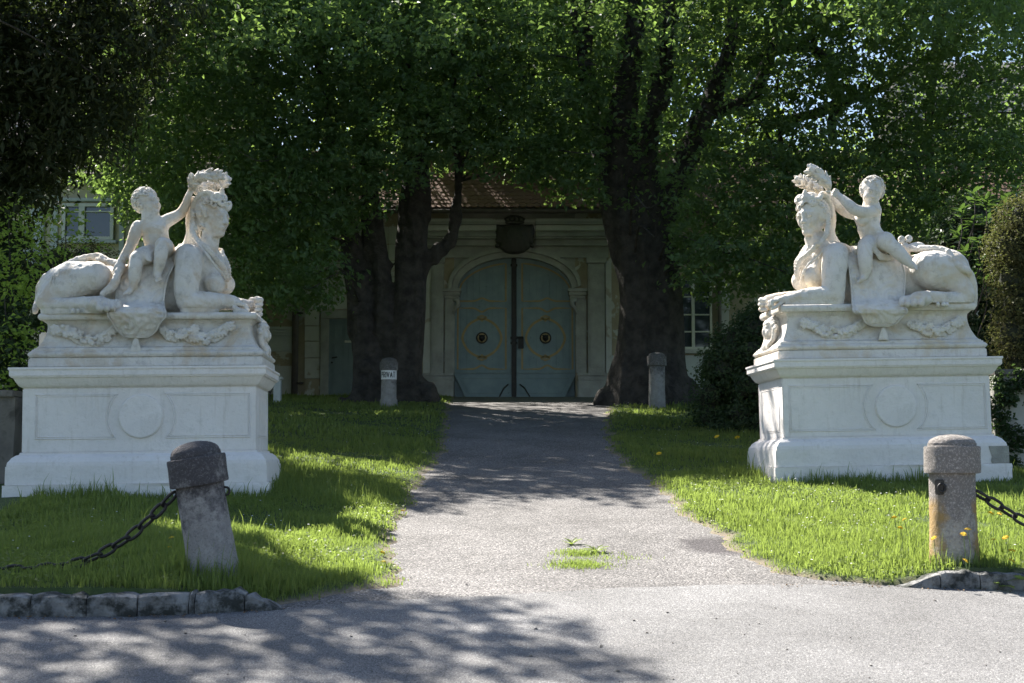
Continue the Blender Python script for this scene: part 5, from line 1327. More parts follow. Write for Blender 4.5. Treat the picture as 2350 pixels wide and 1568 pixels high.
segs = [
    (f([(905, 960), (915, 900), (930, 800), (938, 700), (942, 600), (950, 500), (951, 400), (940, 250), (925, 60), (915, -200), (905, -500)]), [px(a) for a in (70, 48, 38, 35, 33, 32, 30, 26, 22, 15, 8)]),
    (f([(850, 950), (850, 880), (832, 760), (828, 690), (812, 610), (798, 520), (775, 400), (745, 200), (700, -100)]), [px(a) for a in (44, 36, 29, 26, 24, 21, 18, 15, 9)]),
    (f([(905, 800), (884, 720), (874, 640), (862, 560), (850, 470), (835, 330), (830, 150), (840, -150)]), [px(a) for a in (29, 26, 24, 22, 19, 15, 13, 8)]),
    (f([(955, 620), (985, 592), (1018, 570), (1038, 540), (1046, 505), (1049, 480), (1052, 400), (1050, 320), (1044, 220), (1030, 60), (1010, -150)]), [px(a) for a in (20, 17, 15, 13, 14, 11, 10.5, 10, 9, 7, 5)]),
    (f([(1048, 300), (1090, 292), (1100, 250)]), [px(6), px(5), px(3)]),
    (f([(830, 930), (790, 925, -.2), (770, 935, -.3)]), [px(22), px(12), px(5)]), (f([(950, 900), (985, 910, -.2), (1005, 925, -.3)]), [px(35), px(22), px(8)]),
]
V = trunk_vol([T(690, 0)[0]-1.2, Yt-1.6, 2.4], [T(1110, 0)[0]+.6, Yt+1.6, 15.0], segs, knob=34, seed=3)
adopt(V.mesh('trunk', M_BARK, dec=.6), tl)
def branches(name, parent, list_, mat=M_BARK):
    mb = MB()
    for i, (pts, rad) in enumerate(list_): bark_tube(mb, pts, rad, n=8, seed=i, rough=.06)
    return adopt(mb.build(name, mat, None, smooth=True), parent)
def twigs_to(clumps, anchors, rg_, frac=.5, r0=.035):
    out = []
    for c in clumps:
        if rg_.random() > frac: continue
        p = np.array(c[:3]); a = min(anchors, key=lambda q: np.linalg.norm(q-p)); d = p-a
        if np.linalg.norm(d) > 5.5: continue
        mid = a + d*.5 + np.array([0, 0, .12*np.linalg.norm(d)]) + rg_.normal(size=3)*.12
        out.append(([a, mid, p, p + d*.08 + rg_.normal(size=3)*.2], [r0*1.6, r0, r0*.5, r0*.2]))
    return out
polyL = [(215,-60),(1010,-60),(1020,200),(1010,330),(985,385),(900,405),(845,440),(785,500),(735,560),(745,655),(690,670),(600,690),(500,640),(420,600),(310,455),(235,425),(250,330),(200,200)]
cL = scatter(polyL, 26.5, 29.5, .62, rg, 9000, .78) + scatter(polyL, 30, 34, .8, rg, 5000, .85)
cL += scatter([(980,-60),(1420,-60),(1440,200),(1400,430),(1330,440),(1250,395),(1150,365),(1060,340),(1010,330),(980,200)], 28, 33, .66, rg, 7000, .8, .95, holes=[(1150,330,45,30)])
cLt = scatter([(100,-900),(1300,-900),(1350,-60),(150,-60)], 25, 38, 1.3, rg, 2500, .84)
polyR = [(1440,-60),(2420,-60),(2420,380),(2250,440),(2210,560),(2160,600),(2060,640),(1880,660),(1760,640),(1660,650),(1600,660),(1500,620),(1470,520),(1490,400),(1480,250),(1440,100)]
cR = scatter(polyR, 26.5, 30, .60, rg, 9000, .78, .96, holes=[(1965,290,45,52),(1650,215,26,60),(1560,150,22,110),(1590,330,30,40),(2010,190,26,24),(1880,250,40,18),(2140,180,18,22),(1720,300,18,30),(1740,130,22,26)])
cR2 = scatter(polyR, 31, 35, .75, rg, 3500, 1.0, .8, holes=[(1965,290,60,65),(1650,215,50,110),(1560,150,45,150),(1850,220,110,70),(2080,180,90,70),(1740,250,60,60)])
cRt = scatter([(1350,-900),(2600,-900),(2500,-60),(1440,-60)], 25, 37, 1.3, rg, 2000, .82)
cF = scatter([(180,-420),(2350,-420),(2350,40),(1950,60),(1700,-20),(1480,60),(1300,90),(1000,60),(700,90),(420,60),(180,-100)], 22.5, 26, .75, rg, 7000, .8, .95, holes=[(1560,40,26,60),(1965,60,60,60)])
cM = scatter([(880,-60),(1480,-60),(1480,345),(880,345)], 36.5, 42, .95, rg, 4000, .8, .72, holes=[(1125,300,14,20),(1560,150,22,110)])
# overhanging boughs in front that shade the drive
for X in np.arange(-2.2, 3.6, .62):
    for Y in np.arange(16.6, 23.5, .8):
        lim = 16.2 + (.55*abs(X-.2) if X < .2 else .45*(X-.2)) + .5*math.sin(X*3.1)
        if Y < lim or (X < -1.0 and Y < 20.6): continue
        
        if rg.random() < .80: cLt.append(shade(X + rg.normal()*.2, Y + rg.normal()*.25, rg.uniform(9, 12), .44))
cF = open_to_sun(cF); cLt = open_to_sun(cLt); cRt = open_to_sun(cRt); cM = open_to_sun(cM)
anchL = [p for s_ in segs[:4] for p in spline(np.array(s_[0]), s_[1], 5)[0]]
branches('branches', tl, twigs_to(cL, anchL, rg, .12, .02))
p_, n_, s_, t_ = twig_cloud(open_to_sun(cL) + cM, 7.0, 15, .13, .125, rg); stemR = [([P(a, b_, 31) for a, b_ in ((1425,430),(1418,380),(1432,250),(1448,120),(1466,-40))], [px(r_) for r_ in (42,36,30,26,22)]), ([P(a, b_, 31) for a, b_ in ((1484,400),(1490,300),(1510,200))], [px(20)]*3), ([P(a, b_, 31) for a, b_ in ((1345,150),(1352,60),(1352,-40))], [px(14)]*3), ([P(a, b_, 31) for a, b_ in ((1318,80),(1314,-40))], [px(11)]*2), ([P(a, b_, 31) for a, b_ in ((1540,300),(1530,120),(1535,-30))], [px(16)]*3)]; kk = clear_of(p_, [segs[3]], Yt) & clear_of(p_, stemR, 31); p_, n_, s_, t_ = p_[kk], n_[kk], s_[kk], t_[kk]; adopt(leaves('crown', p_, n_, s_, M_LEAF, None, t_), tl)
p_, n_, s_, t_ = twig_cloud(cF, 4.2, 14, .15, .125, rg); kk = clear_of(p_, [segs[3]], Yt) & clear_of(p_, stemR, 31); p_, n_, s_, t_ = p_[kk], n_[kk], s_[kk], t_[kk]; adopt(leaves('lower_crown', p_, n_, s_, M_LEAF, None, t_), tl)
p_, n_, s_, t_ = twig_cloud(cLt, 1.6, 12, .28, .25, rg); adopt(leaves('upper_crown', p_, n_, s_, M_LEAF, None, t_), tl); NLEAF = len(p_)
# ---- right linden
Yr_ = 31.0; fr_ = lambda L: [P(a, b_, Yr_ + (c[0] if c else 0)) for a, b_, *c in L]
tr = empty('linden_tree', tuple(P(1490, 905, Yr_)), 'massive dark linden with a buttressed trunk right of the gate, behind the plain bollard', 'tree', 'old lindens in front of the gatehouse'); bpy.context.view_layer.update()
segsR = [
    (fr_([(1490, 940), (1488, 860), (1492, 740), (1490, 640), (1478, 560)]), [px(a) for a in (110, 80, 68, 62, 50)]),
    (fr_([(1465, 640), (1440, 540), (1420, 460), (1418, 380), (1432, 250), (1448, 120), (1462, 0), (1475, -200), (1480, -500)]), [px(a) for a in (46, 40, 36, 33, 30, 27, 23, 16, 9)]),
    (fr_([(1505, 640), (1500, 540), (1488, 430), (1484, 330), (1520, 180), (1535, 40), (1540, -150), (1560, -400)]), [px(a) for a in (42, 34, 29, 24, 22, 20, 16, 10)]),
    (fr_([(1410, 460), (1385, 380), (1360, 250), (1345, 120), (1352, 0), (1350, -200)]), [px(a) for a in (26, 20, 17, 15, 14, 8)]),
    (fr_([(1360, 250), (1330, 120), (1318, 0), (1310, -150)]), [px(a) for a in (12, 11, 11, 6)]),
    (fr_([(1500, 520), (1560, 400), (1610, 280), (1650, 180), (1680, 90), (1690, -80), (1720, -300)]), [px(a) for a in (34, 28, 24, 20, 17, 13, 7)]),
    (fr_([(1620, 260), (1690, 240), (1740, 200), (1790, 20), (1810, -120)]), [px(a) for a in (14, 15, 16, 17, 8)]),
    (fr_([(1430, 930), (1395, 915, -.2), (1365, 925, -.3)]), [px(40), px(22), px(7)]), (fr_([(1550, 920), (1585, 912, -.2), (1610, 925, -.3)]), [px(45), px(25), px(8)]),
]
V = trunk_vol([P(1290, 0, Yr_)[0]-.4, Yr_-1.8, 2.3], [P(1830, 0, Yr_)[0]+.5, Yr_+1.8, 15.5], segsR, knob=14, seed=6)
adopt(V.mesh('trunk', M_BARK, dec=.6), tr)
mb = MB()
for i, (L_, rd) in enumerate([
    ([(1700, 150), (1778, 119), (1830, 108), (1864, 112), (1900, 144), (1915, 202), (1935, 225)], (14, 11, 10, 11, 12, 11, 9)),
    ([(1911, 330), (1909, 280), (1925, 250), (1945, 233), (1976, 223), (1994, 250), (2008, 300), (2018, 360)], (10, 11, 12, 11, 10, 6, 5, 4)),
    ([(1900, 190), (1935, 200), (1965, 215), (1978, 225)], (9, 9, 9, 9)),
    ([(1690, 60), (1800, 50), (1932, 38), (2010, 32), (2080, 60), (2200, 40)], (9, 8, 8, 7, 5, 3)),
    ([(1760, 290), (1830, 270), (1890, 255), (1930, 225)], (8, 10, 12, 10)),
    ([(1980, 225), (2100, 150), (2200, 60), (2260, -60)], (7, 6, 5, 3)), ([(2160, 620), (2140, 450), (2130, 300), (2150, 120), (2180, -50)], (11, 10, 9, 8, 6)),
    ([(1700, 420), (1800, 380), (1960, 370), (2110, 385)], (7, 7, 8, 6))]):
    bark_tube(mb, [P(a, b_, 30.5) for a, b_ in L_], [px(r_) for r_ in rd], n=9, seed=40+i)
adopt(mb.build('limbs', M_BARK, None, smooth=True), tr)
anchR = [p for s__ in segsR[1:7] for p in spline(np.array(s__[0]), s__[1], 5)[0]] + [P(a, b_, 30.5) for a, b_ in ((1864,112),(1915,202),(1976,223),(1932,38),(2080,60),(2140,300),(2140,450),(1800,380),(2000,370))]
branches('branches', tr, twigs_to(cR, anchR, rg, .14, .022))
p_, n_, s_, t_ = twig_cloud(open_to_sun(cR), 6.3, 15, .13, .12, rg); p2, n2_, s2, t2 = twig_cloud(open_to_sun(cR2), 4.2, 14, .17, .12, rg)
kk = clear_of(p_, segsR[1:7] + stemR, Yr_); p_, n_, s_, t_ = p_[kk], n_[kk], s_[kk], t_[kk]
adopt(leaves('crown', np.vstack([p_, p2]), np.vstack([n_, n2_]), np.r_[s_, s2], M_LEAF, None, np.r_[t_, t2]), tr)
p_, n_, s_, t_ = twig_cloud(cRt, 1.4, 12, .28, .25, rg); adopt(leaves('upper_crown', p_, n_, s_, M_LEAF, None, t_), tr)

# ---- dark conifer, upper left: hanging sprays
ty = empty('yew_tree', (-9.5, 21, float(G(0, 21))), 'tall dark conifer with drooping sprays at the upper left edge of the picture', 'tree'); bpy.context.view_layer.update()
mb = MB(); bark_tube(mb, [(-9.5, 21, 1.6), (-9.4, 21, 4), (-9.3, 20.9, 8), (-9.2, 20.6, 12), (-9.1, 20.4, 16)], [.42, .34, .28, .18, .06], n=12, seed=2)
adopt(mb.build('trunk', M_BARK, None, smooth=True), ty)
polyY = [(-250,-80),(430,-80),(420,40),(360,90),(330,160),(262,200),(250,320),(180,350),(110,380),(70,440),(20,520),(10,600),(-60,650),(-250,650)]
cY = scatter(polyY, 21.5, 24, .5, rg, 5000, .85, .95, holes=[(228,170,20,42),(20,300,26,55),(30,110,14,14),(150,190,12,20)]) + scatter(polyY, 24, 25, .55, rg, 2500, 1.0, .6, holes=[(228,170,34,60),(20,300,46,80)])
cS = []
def road_shade(poly, h0, h1, r, step, keep):
    pts = [gp(*a) for a in poly]; xs_ = [p[0] for p in pts]; ys_ = [p[1] for p in pts]
    for X in np.arange(min(xs_), max(xs_), step):
        for Y in np.arange(min(ys_), max(ys_), step):
            a, b_ = X + rg.normal()*step*.3, Y + rg.normal()*step*.3
            if inpoly(a, b_, pts) and rg.random() < keep: cS.append(shade(a, b_, rg.uniform(h0, h1), r*rg.uniform(.6, 1.2)))
road_shade([(-700,1385),(500,1385),(900,1378),(1130,1382),(1250,1420),(1420,1470),(1560,1530),(1380,1568),(1150,1545),(1000,1600),(-700,1600)], 8.5, 10.5, .23, .28, .76)
nS = len(cS)
road_shade([(-500,1195),(230,1190),(330,1215),(440,1260),(560,1290),(700,1350),(860,1378),(600,1392),(-500,1400)], 8.0, 10.5, .40, .30, .97)
branches('branches', ty, twigs_to(cY[::3], [np.array((-9.4, 21, z)) for z in (4, 6, 8, 10, 12, 14)], rg, .25, .022) + [([(-9.2, 20.6, 10.5), (-7, 18.5, 10.9), (-5, 16, 10.4), (-3, 14.8, 9.8)], [.08, .05, .03, .012])])
cY = open_to_sun(cY, .55, .5)
p_, n_, s_, t_ = twig_cloud(cY, 20, 14, .11, .165, rg, flat=1.6); adopt(leaves('crown', p_, n_, s_, M_YEW, None, t_, aspect=.32, fold=.05, droop=1.6), ty)
cA, cB = open_to_sun(cS[:nS], .75), open_to_sun(cS[nS:], .6)
p_, n_, s_, t_ = (np.concatenate(q_) for q_ in zip(twig_cloud(cA, 18, 12, .12, .16, rg, flat=.6), twig_cloud(cB, 32, 12, .14, .19, rg, flat=.6))); adopt(leaves('upper_crown', p_, n_, s_, M_YEW, None, t_, aspect=.5), ty)

# ---- hedges and shrubs
def bush(name, label, clumps, dens, nl, sig, ls, mat, aspect=.55, core=True, cat='shrub', up=.4, group=None, stems=None):
    c0 = np.mean(np.array(clumps)[:, :3], 0); root = empty(name, (c0[0], c0[1], float(G(c0[0], c0[1]))), label, cat, group); bpy.context.view_layer.update()
    p, n_, s_, t_ = twig_cloud(clumps, dens, nl, sig, ls, rg, up=up, dm=2.0 if core else 1.0); adopt(leaves('foliage', p, n_, s_, mat, None, t_, aspect=aspect), root)
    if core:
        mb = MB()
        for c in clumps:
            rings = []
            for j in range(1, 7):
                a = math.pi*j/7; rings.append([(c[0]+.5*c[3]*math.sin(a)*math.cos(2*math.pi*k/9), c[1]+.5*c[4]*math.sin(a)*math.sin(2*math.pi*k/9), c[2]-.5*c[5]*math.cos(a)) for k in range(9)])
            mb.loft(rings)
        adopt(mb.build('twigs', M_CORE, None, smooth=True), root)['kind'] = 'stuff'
    if stems: branches('stems', root, stems)
    return root
def rowc(x0, x1, ytop, ybot, Y, r, dy=.4, jit=.12):
    out = []
    x = x0
    while x <= x1:
        y = ytop + r/Y*FPX*.8
        while y < ybot:
            p = P(x, y, Y + rg.uniform(-dy, dy)*.5); out.append((p[0]+rg.normal()*jit, p[1], p[2]+rg.normal()*jit*.5, r*rg.uniform(.9, 1.15), r, r*rg.uniform(.85, 1.1))); y += r/Y*FPX*1.0
        x += r/Y*FPX*.95
    return out
bush('hedge', 'brownish green clipped hedge behind the haunch of the left sphinx', rowc(130, 310, 545, 900, 21.0, .42) , 75, 10, .06, .045, M_HEDGE, .5)
bush('hedge', 'dark unlit shrubbery above the old wall at the left edge', rowc(-160, 60, 690, 905, 19.6, .42) + rowc(-160, 70, 560, 700, 21.2, .45), 50, 12, .09, .085, M_BOX, .7)
shr = [P(x, y, Y) for x, y, Y in [(20,585,20),(70,570,20.3),(150,515,20.6),(200,590,20.3),(30,660,19.6),(95,640,19.9),(25,740,19.3),(70,800,19.2),(20,840,19.2),(20,500,20.6),(120,600,20),(10,640,19.4)]]
bush('leafy_shrub', 'loose shrub with bright yellow green leaves left of the left sphinx', [(p[0], p[1], p[2], .34, .3, .34) for p in shr], 36, 10, .15, .08, M_LEAFY, .55, core=False, up=.5,
     stems=[([p + np.array([.25, .1, -1.3]), p + np.array([.05, 0, -.6]), p], [.013, .009, .005]) for p in shr])
dome = []
for _ in range(60):
    a, b_ = rg.uniform(0, 2*math.pi), rg.uniform(0, math.pi/2*.98); c0 = P(1745, 900, 24.5); dome.append((c0[0]+.95*math.cos(a)*math.cos(b_), 24.5+.9*math.sin(a)*math.cos(b_), c0[2]-.55+1.75*math.sin(b_), .36, .36, .36))
    dome.append((c0[0]+.95*math.cos(a), 24.5+.9*math.sin(a), c0[2]-.6-rg.random()*.5, .36, .36, .36))
bush('clipped_bush', 'large rounded dark bush between the trees and the right pedestal', dome, 60, 10, .07, .065, M_BOX, .6, up=.3)
bush('hedge', 'brown tipped yew hedge behind the haunch of the right sphinx', rowc(1960, 2215, 575, 1100, 21.5, .45), 70, 10, .07, .065, M_HEDGE, .4)
bush('hedge', 'dark hedge filling the gap behind the laurel and the right pedestal', rowc(2200, 2440, 455, 1080, 21.6, .45), 50, 12, .09, .08, M_BOX, .7)
bush('yew_column', 'upright olive brown yew at the right edge of the picture', [P(x, y, 19.2).tolist() + [.36, .34, .40] for x, y in ((2350,500),(2345,520),(2318,560),(2330,570),(2325,640),(2370,600),(2335,700),(2380,690),(2325,770),(2370,780),(2340,830),(2385,850),(2400,540))], 120, 11, .06, .055, M_HEDGE, .45)
# laurel: large glossy leaves, the biggest ones as pieces of their own
lau = empty('laurel_bush', tuple(P(2290, 700, 20.2)), 'glossy dark laurel with large pointed leaves behind the rump of the right sphinx', 'shrub'); bpy.context.view_layer.update()
me = bpy.data.meshes.new('leaf'); L8 = [(-.5, 0, 0), (-.25, .12, .03), (0, .17, .05), (.3, .11, .03), (.5, 0, -.02), (.3, -.11, .03), (0, -.17, .05), (-.25, -.12, .03), (-.25, 0, 0), (0, 0, .01), (.3, 0, 0)]
me.from_pydata(L8, [], [(0, 8, 1), (1, 8, 9, 2), (2, 9, 10, 3), (3, 10, 4), (0, 7, 8), (7, 6, 9, 8), (6, 5, 10, 9), (5, 4, 10)]); me.materials.append(M_LAUR)
at = me.attributes.new('tone', 'FLOAT', 'POINT'); at.data.foreach_set('value', np.full(11, .5, dtype=np.float32))
me.polygons.foreach_set('use_smooth', np.ones(8, dtype=bool))
inv = lau.matrix_world.inverted(); L8 = np.array(L8); stems = []
whorls = [(2205,478),(2235,440),(2262,455),(2230,500),(2200,530),(2265,500),(2290,470),(2310,445),(2335,430),(2345,460),(2245,545),(2215,575),(2275,545),(2300,520),(2255,590),(2290,600),(2320,490),(2195,600),(2230,620),(2262,640),(2300,640),(2330,640)]
cnt = 0; pos_, nn_ = [], []
for wx, wy in whorls:
    c = P(wx, wy, 20.2 + rg.uniform(-.5, .3)); stems.append(([c - np.array([.1, -.1, .8]), c - np.array([.0, 0, .4]), c], [.012, .009, .006]))
    for k in range(13):
        a = k*2.4; el = rg.uniform(-.1, .8); d = nrm([math.cos(a)*math.cos(el), math.sin(a)*math.cos(el), math.sin(el)]); o_ = c + d*.075 + np.array([0, 0, -.05*k/4])
        if cnt < 286:
            z_ = nrm(np.cross(d, np.cross([0, 0, 1], d)) + rg.normal(size=3)*.2); y_ = nrm(np.cross(z_, d)); z_ = np.cross(d, y_); s__ = rg.uniform(.15, .21)
            o = bpy.data.objects.new('leaf', me); COL.objects.link(o); o.parent = lau; o.matrix_parent_inverse = inv
            o.matrix_world = Matrix(((d[0]*s__, y_[0]*s__, z_[0]*s__, o_[0]), (d[1]*s__, y_[1]*s__, z_[1]*s__, o_[1]), (d[2]*s__, y_[2]*s__, z_[2]*s__, o_[2]), (0, 0, 0, 1))); cnt += 1
cl = [P(x, y, 20.8 + rg.uniform(-.3, .3)).tolist() + [.3, .28, .3] for x, y in ((2210,520),(2250,500),(2300,490),(2340,480),(2230,580),(2280,570),(2330,560),(2240,640),(2290,650),(2340,640),(2330,760),(2345,830))]
p, n_, s_, t_ = twig_cloud(cl, 14, 9, .12, .13, rg, up=.5); o = adopt(leaves('inner_leaves', p, n_, s_, M_LAUR, None, t_, aspect=.4, fold=.08), lau); o['kind'] = 'stuff'
branches('stems', lau, stems)

# ---- trees beyond the roof, sunlit
for k, (lab, poly, Y0, Y1, keep, tx) in enumerate((
    ('sunlit yellow green tree seen over the ridge of the gatehouse roof', [(780,-120),(1280,-120),(1280,352),(780,352)], 50, 55, .75, 1050),
    ('pale green tree far behind, between the stems of the right linden', [(1230,-120),(1760,-120),(1760,372),(1230,372)], 47, 53, .62, 1500),
    ('small far tree low behind the roof under the gap of sky at the right', [(1960,335),(2420,300),(2420,420),(1890,420)], 50, 53, .9, 2100),
    ('bright green tree glimpsed behind the dark conifer on the left', [(60,-120),(640,-120),(560,240),(250,420),(60,420)], 40, 43, .5, 300))):
    cs = scatter(poly, Y0, Y1, 1.15, rg, 900, .95, keep)
    cs = open_to_sun(cs)
    if k == 0: cs += [shade(X + rg.normal()*.3, Y + rg.normal()*.3, rg.uniform(11, 16), .8) for X in np.arange(-6, 4, .9) for Y in np.arange(36.5, 41, .9) if rg.random() < .5]
    if k == 1: cs += [shade(X + rg.normal()*.3, Y + rg.normal()*.3, rg.uniform(11, 16), .8) for X in np.arange(4, 13, .9) for Y in np.arange(36.5, 41, .9) if rg.random() < .6]
    bt = empty('background_tree', (P(tx, 900, Y0)[0], Y0, float(G(0, Y0))), lab, 'tree', 'trees beyond the buildings'); bpy.context.view_layer.update()
    b0 = np.array(P(tx, 900, Y0+1)); tp = np.mean(np.array(cs)[:, :3], 0); branches('trunk', bt, [([b0, (b0+tp)/2, tp], [.35, .28, .12])] + [([(b0+tp)/2, (b0+tp)/2*.4+np.array(c[:3])*.6, np.array(c[:3])], [.12, .07, .03]) for c in cs[::3]])
    p, n_, s_, t_ = twig_cloud(cs, 3.4, 12, .3, .24, rg); adopt(leaves('crown', p, n_, s_, M_BG, None, t_), bt)
# ================================================================== bollards, chains, walls, grass, flowers
def bollard_mat(name, c1, c2, dark, rust=None, top=.55):
    m, nt, b = mat_new(name)
    tc = nt.nodes.new('ShaderNodeTexCoord'); sp = nt.nodes.new('ShaderNodeSeparateXYZ'); nt.links.new(tc.outputs['Object'], sp.inputs[0])
    n = noise(nt, 9, 8, .7); r = ramp(nt, n.outputs[0], [(.38, c1), (.62, c2)]); o = r.outputs[0]
    # lichen and soot, heavier towards the head of the post
    n2 = noise(nt, 5, 8, .75); ad = nt.nodes.new('ShaderNodeMath'); ad.operation = 'MULTIPLY_ADD'; nt.links.new(sp.outputs['Z'], ad.inputs[0]); ad.inputs[1].default_value = .42; nt.links.new(n2.outputs[0], ad.inputs[2])
    r2 = ramp(nt, ad.outputs[0], [(top+.10, (0,0,0,1)), (top+.24, (1,1,1,1))]); o = mixc(nt, r2.outputs[0], o, dark)
    n5 = noise(nt, 55, 5, .85); r5 = ramp(nt, n5.outputs[0], [(.52, (0,0,0,1)), (.64, (1,1,1,1))]); o = mixc(nt, r5.outputs[0], o, tuple(min(1, q*2.6) for q in dark[:3]) + (1,))
    if rust:
        n3 = noise(nt, 6, 5, .6); ab = nt.nodes.new('ShaderNodeMath'); ab.operation = 'ABSOLUTE'; nt.links.new(sp.outputs['X'], ab.inputs[0])
        a2 = nt.nodes.new('ShaderNodeMath'); a2.operation = 'MULTIPLY_ADD'; nt.links.new(ab.outputs[0], a2.inputs[0]); a2.inputs[1].default_value = 3.2; nt.links.new(n3.outputs[0], a2.inputs[2])
        r3 = ramp(nt, a2.outputs[0], [(.83, (0,0,0,1)), (1.0, (1,1,1,1))])
        zz_ = nt.nodes.new('ShaderNodeMapRange'); zz_.inputs[1].default_value = .48; zz_.inputs[2].default_value = .40; nt.links.new(sp.outputs['Z'], zz_.inputs[0])
        mm = nt.nodes.new('ShaderNodeMath'); mm.operation = 'MULTIPLY'; nt.links.new(r3.outputs[0], mm.inputs[0]); nt.links.new(zz_.outputs[0], mm.inputs[1]); m2 = nt.nodes.new('ShaderNodeMath'); m2.operation = 'MULTIPLY'; m2.inputs[1].default_value = .8; nt.links.new(mm.outputs[0], m2.inputs[0])
        o = mixc(nt, m2.outputs[0], o, rust)
    nt.links.new(o, b.inputs['Base Color']); b.inputs['Roughness'].default_value = .95
    n4 = noise(nt, 42, 8, .75); p = bump(nt, b, n4.outputs[0], .9, .03); n6 = noise(nt, 11, 4, .6); bump(nt, b, n6.outputs[0], .5, .04, p); return m
M_BL = bollard_mat('sooty_stone', (.30,.285,.28,1), (.42,.40,.385,1), (.075,.07,.075,1), top=.56)
M_BR = bollard_mat('lichened_stone', (.40,.37,.32,1), (.52,.49,.44,1), (.22,.20,.185,1), rust=(.42,.26,.08,1), top=.40)
M_BF = bollard_mat('far_stone', (.28,.27,.26,1), (.38,.37,.36,1), (.12,.115,.11,1), top=.6)
def bollard(x, y, Y, dia, hcap, h, hd, mat, label, lean=(0, 0), group='stone bollards', foot=None, seed=1, zoff=0):
    """dia: cap diameter; h: shaft height to the underside of the cap"""
    p = P(x, y, Y); root = empty('stone_bollard', (p[0], p[1], p[2]), label, 'bollard', group)
    root.rotation_euler = (R(lean[0]), R(lean[1]), 0); bpy.context.view_layer.update()
    rg_ = np.random.default_rng(seed); rs = dia/2*.83; ph = rg_.uniform(0, 6, 4)
    wb = lambda a, z: .012*math.sin(3*a+ph[0]+z*4) + .010*math.sin(7*a+ph[1]-z*9) + .008*math.sin(13*a+z*31+ph[2])
    def lp(prof, name, n=40):
        pr = []
        for (a, b_) in zip(prof[:-1], prof[1:]):
            k = max(1, int(math.hypot(a[0]-b_[0], a[1]-b_[1])/.03))
            for i in range(k): t = i/k; pr.append((a[0]+(b_[0]-a[0])*t, a[1]+(b_[1]-a[1])*t))
        pr.append(prof[-1]); o = MB().lathe(pr, n=n, wob=wb).build(name, mat, root, smooth=True, auto=45); return o
    lp([(rs*1.05, -.45), (rs*1.05, 0), (rs, h*.4), (rs*.985, h)], 'shaft')
    R0 = dia/2
    lp([(R0*.9, h-.004), (R0*.985, h+.0), (R0, h+.012), (R0*1.0, h+hcap-.015), (R0*.985, h+hcap), (R0*.87, h+hcap+.004)], 'cap')
    lp([(R0*.86, h+hcap+.002), (R0*.86, h+hcap+hd*.28)] + [(R0*.84*math.cos(a*math.pi/2/6), h+hcap+hd*.28+hd*.72*math.sin(a*math.pi/2/6)) for a in range(0, 6)] + [(.004, h+hcap+hd)], 'dome')
    if foot: lp([(rs*1.14, -.3), (rs*1.14, foot-.02), (rs*1.03, foot)], 'foot')
    return root
b1 = bollard(490, 1312, 10.75, .435, .205, .66, .12, M_BL, 'sooty stone bollard leaning left in front of the left pedestal, chain hanging from it', lean=(3, -9.2), seed=2)
b2 = bollard(2190, 1278, 11.35, .435, .21, .66, .095, M_BR, 'upright lichened stone bollard with rusty stains and a chain at the right edge', seed=5)
bollard(2895, 1285, 11.2, .435, .21, .66, .095, M_BR, 'stone bollard beyond the right edge that carries the far end of the chain', seed=6)
b3 = bollard(892, 938, 29.7, .385, .17, .80, .10, M_BF, 'far stone bollard with a white sign reading PRIVAT, before the left linden', foot=.20, seed=8)
b4 = bollard(1508, 924, 29.4, .40, .20, .76, .08, M_BF, 'far plain stone bollard before the right linden', seed=9)
# socket and iron eye on the upright bollard
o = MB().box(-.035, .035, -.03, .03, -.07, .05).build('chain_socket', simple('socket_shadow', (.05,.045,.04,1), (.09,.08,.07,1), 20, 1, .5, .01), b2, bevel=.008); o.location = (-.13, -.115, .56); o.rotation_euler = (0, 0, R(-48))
mb = MB(); mb.tube([(math.cos(a)*.028, 0, math.sin(a)*.032) for a in [2*math.pi*i/12 for i in range(12)]], .009, 6, close=True); o = mb.build('iron_eye', M_IRON, b2, smooth=True); o.location = (-.132, -.155, .545)
mb = MB(); mb.tube([(math.cos(a)*.03, 0, math.sin(a)*.03) for a in [2*math.pi*i/12 for i in range(12)]], .010, 6, close=True); o = mb.build('iron_eye', M_IRON, b1, smooth=True); o.location = (.185, -.02, .58)
# sign plate wrapped round the far bollard, raised letters printed on it
M_WHITE = simple('white_enamel', (.72,.73,.74,1), (.78,.79,.80,1), 8, .4, .1, .005); M_BLACK = simple('black_enamel', (.02,.02,.022,1), (.03,.03,.032,1), 8, .4, .1, .005)
rsg = .385/2*.83*1.035; zs0, zs1 = .655, .79; zs0, zs1 = .60, .80
sg = empty('sign', (b3.location.x, b3.location.y, b3.location.z + .7), 'curved white sign lettered PRIVAT strapped round the far left bollard', 'sign'); bpy.context.view_layer.update()
mb = MB(); rings = []
for i in range(29):
    a = math.pi*(1.02 + .96*i/28); c_, s_ = math.cos(a), math.sin(a); rings.append([(rsg*c_, rsg*s_, -.095), (rsg*c_, rsg*s_, .095), ((rsg-.006)*c_, (rsg-.006)*s_, .095), ((rsg-.006)*c_, (rsg-.006)*s_, -.095)])
mb.loft(rings); mb.build('plate', M_WHITE, sg)
GL = {'P': [[(0,0),(0,1)], [(0,1),(.6,1),(.75,.88),(.75,.62),(.6,.5),(0,.5)]], 'R': [[(0,0),(0,1)], [(0,1),(.6,1),(.75,.88),(.75,.64),(.6,.52),(0,.52)], [(.4,.52),(.8,0)]], 'I': [[(0,0),(0,1)]], 'V': [[(0,1),(.42,0),(.84,1)]], 'A': [[(0,0),(.42,1),(.84,0)], [(.16,.32),(.68,.32)]], 'T': [[(0,1),(.8,1)], [(.4,1),(.4,0)]]}
word = 'PRIVAT'; wd = {'P': .75, 'R': .8, 'I': 0.02, 'V': .84, 'A': .84, 'T': .8}; Hl = .115; k = .054; tot = sum(wd[c] for c in word)*k + 5*.021
s0 = -tot/2 - .012
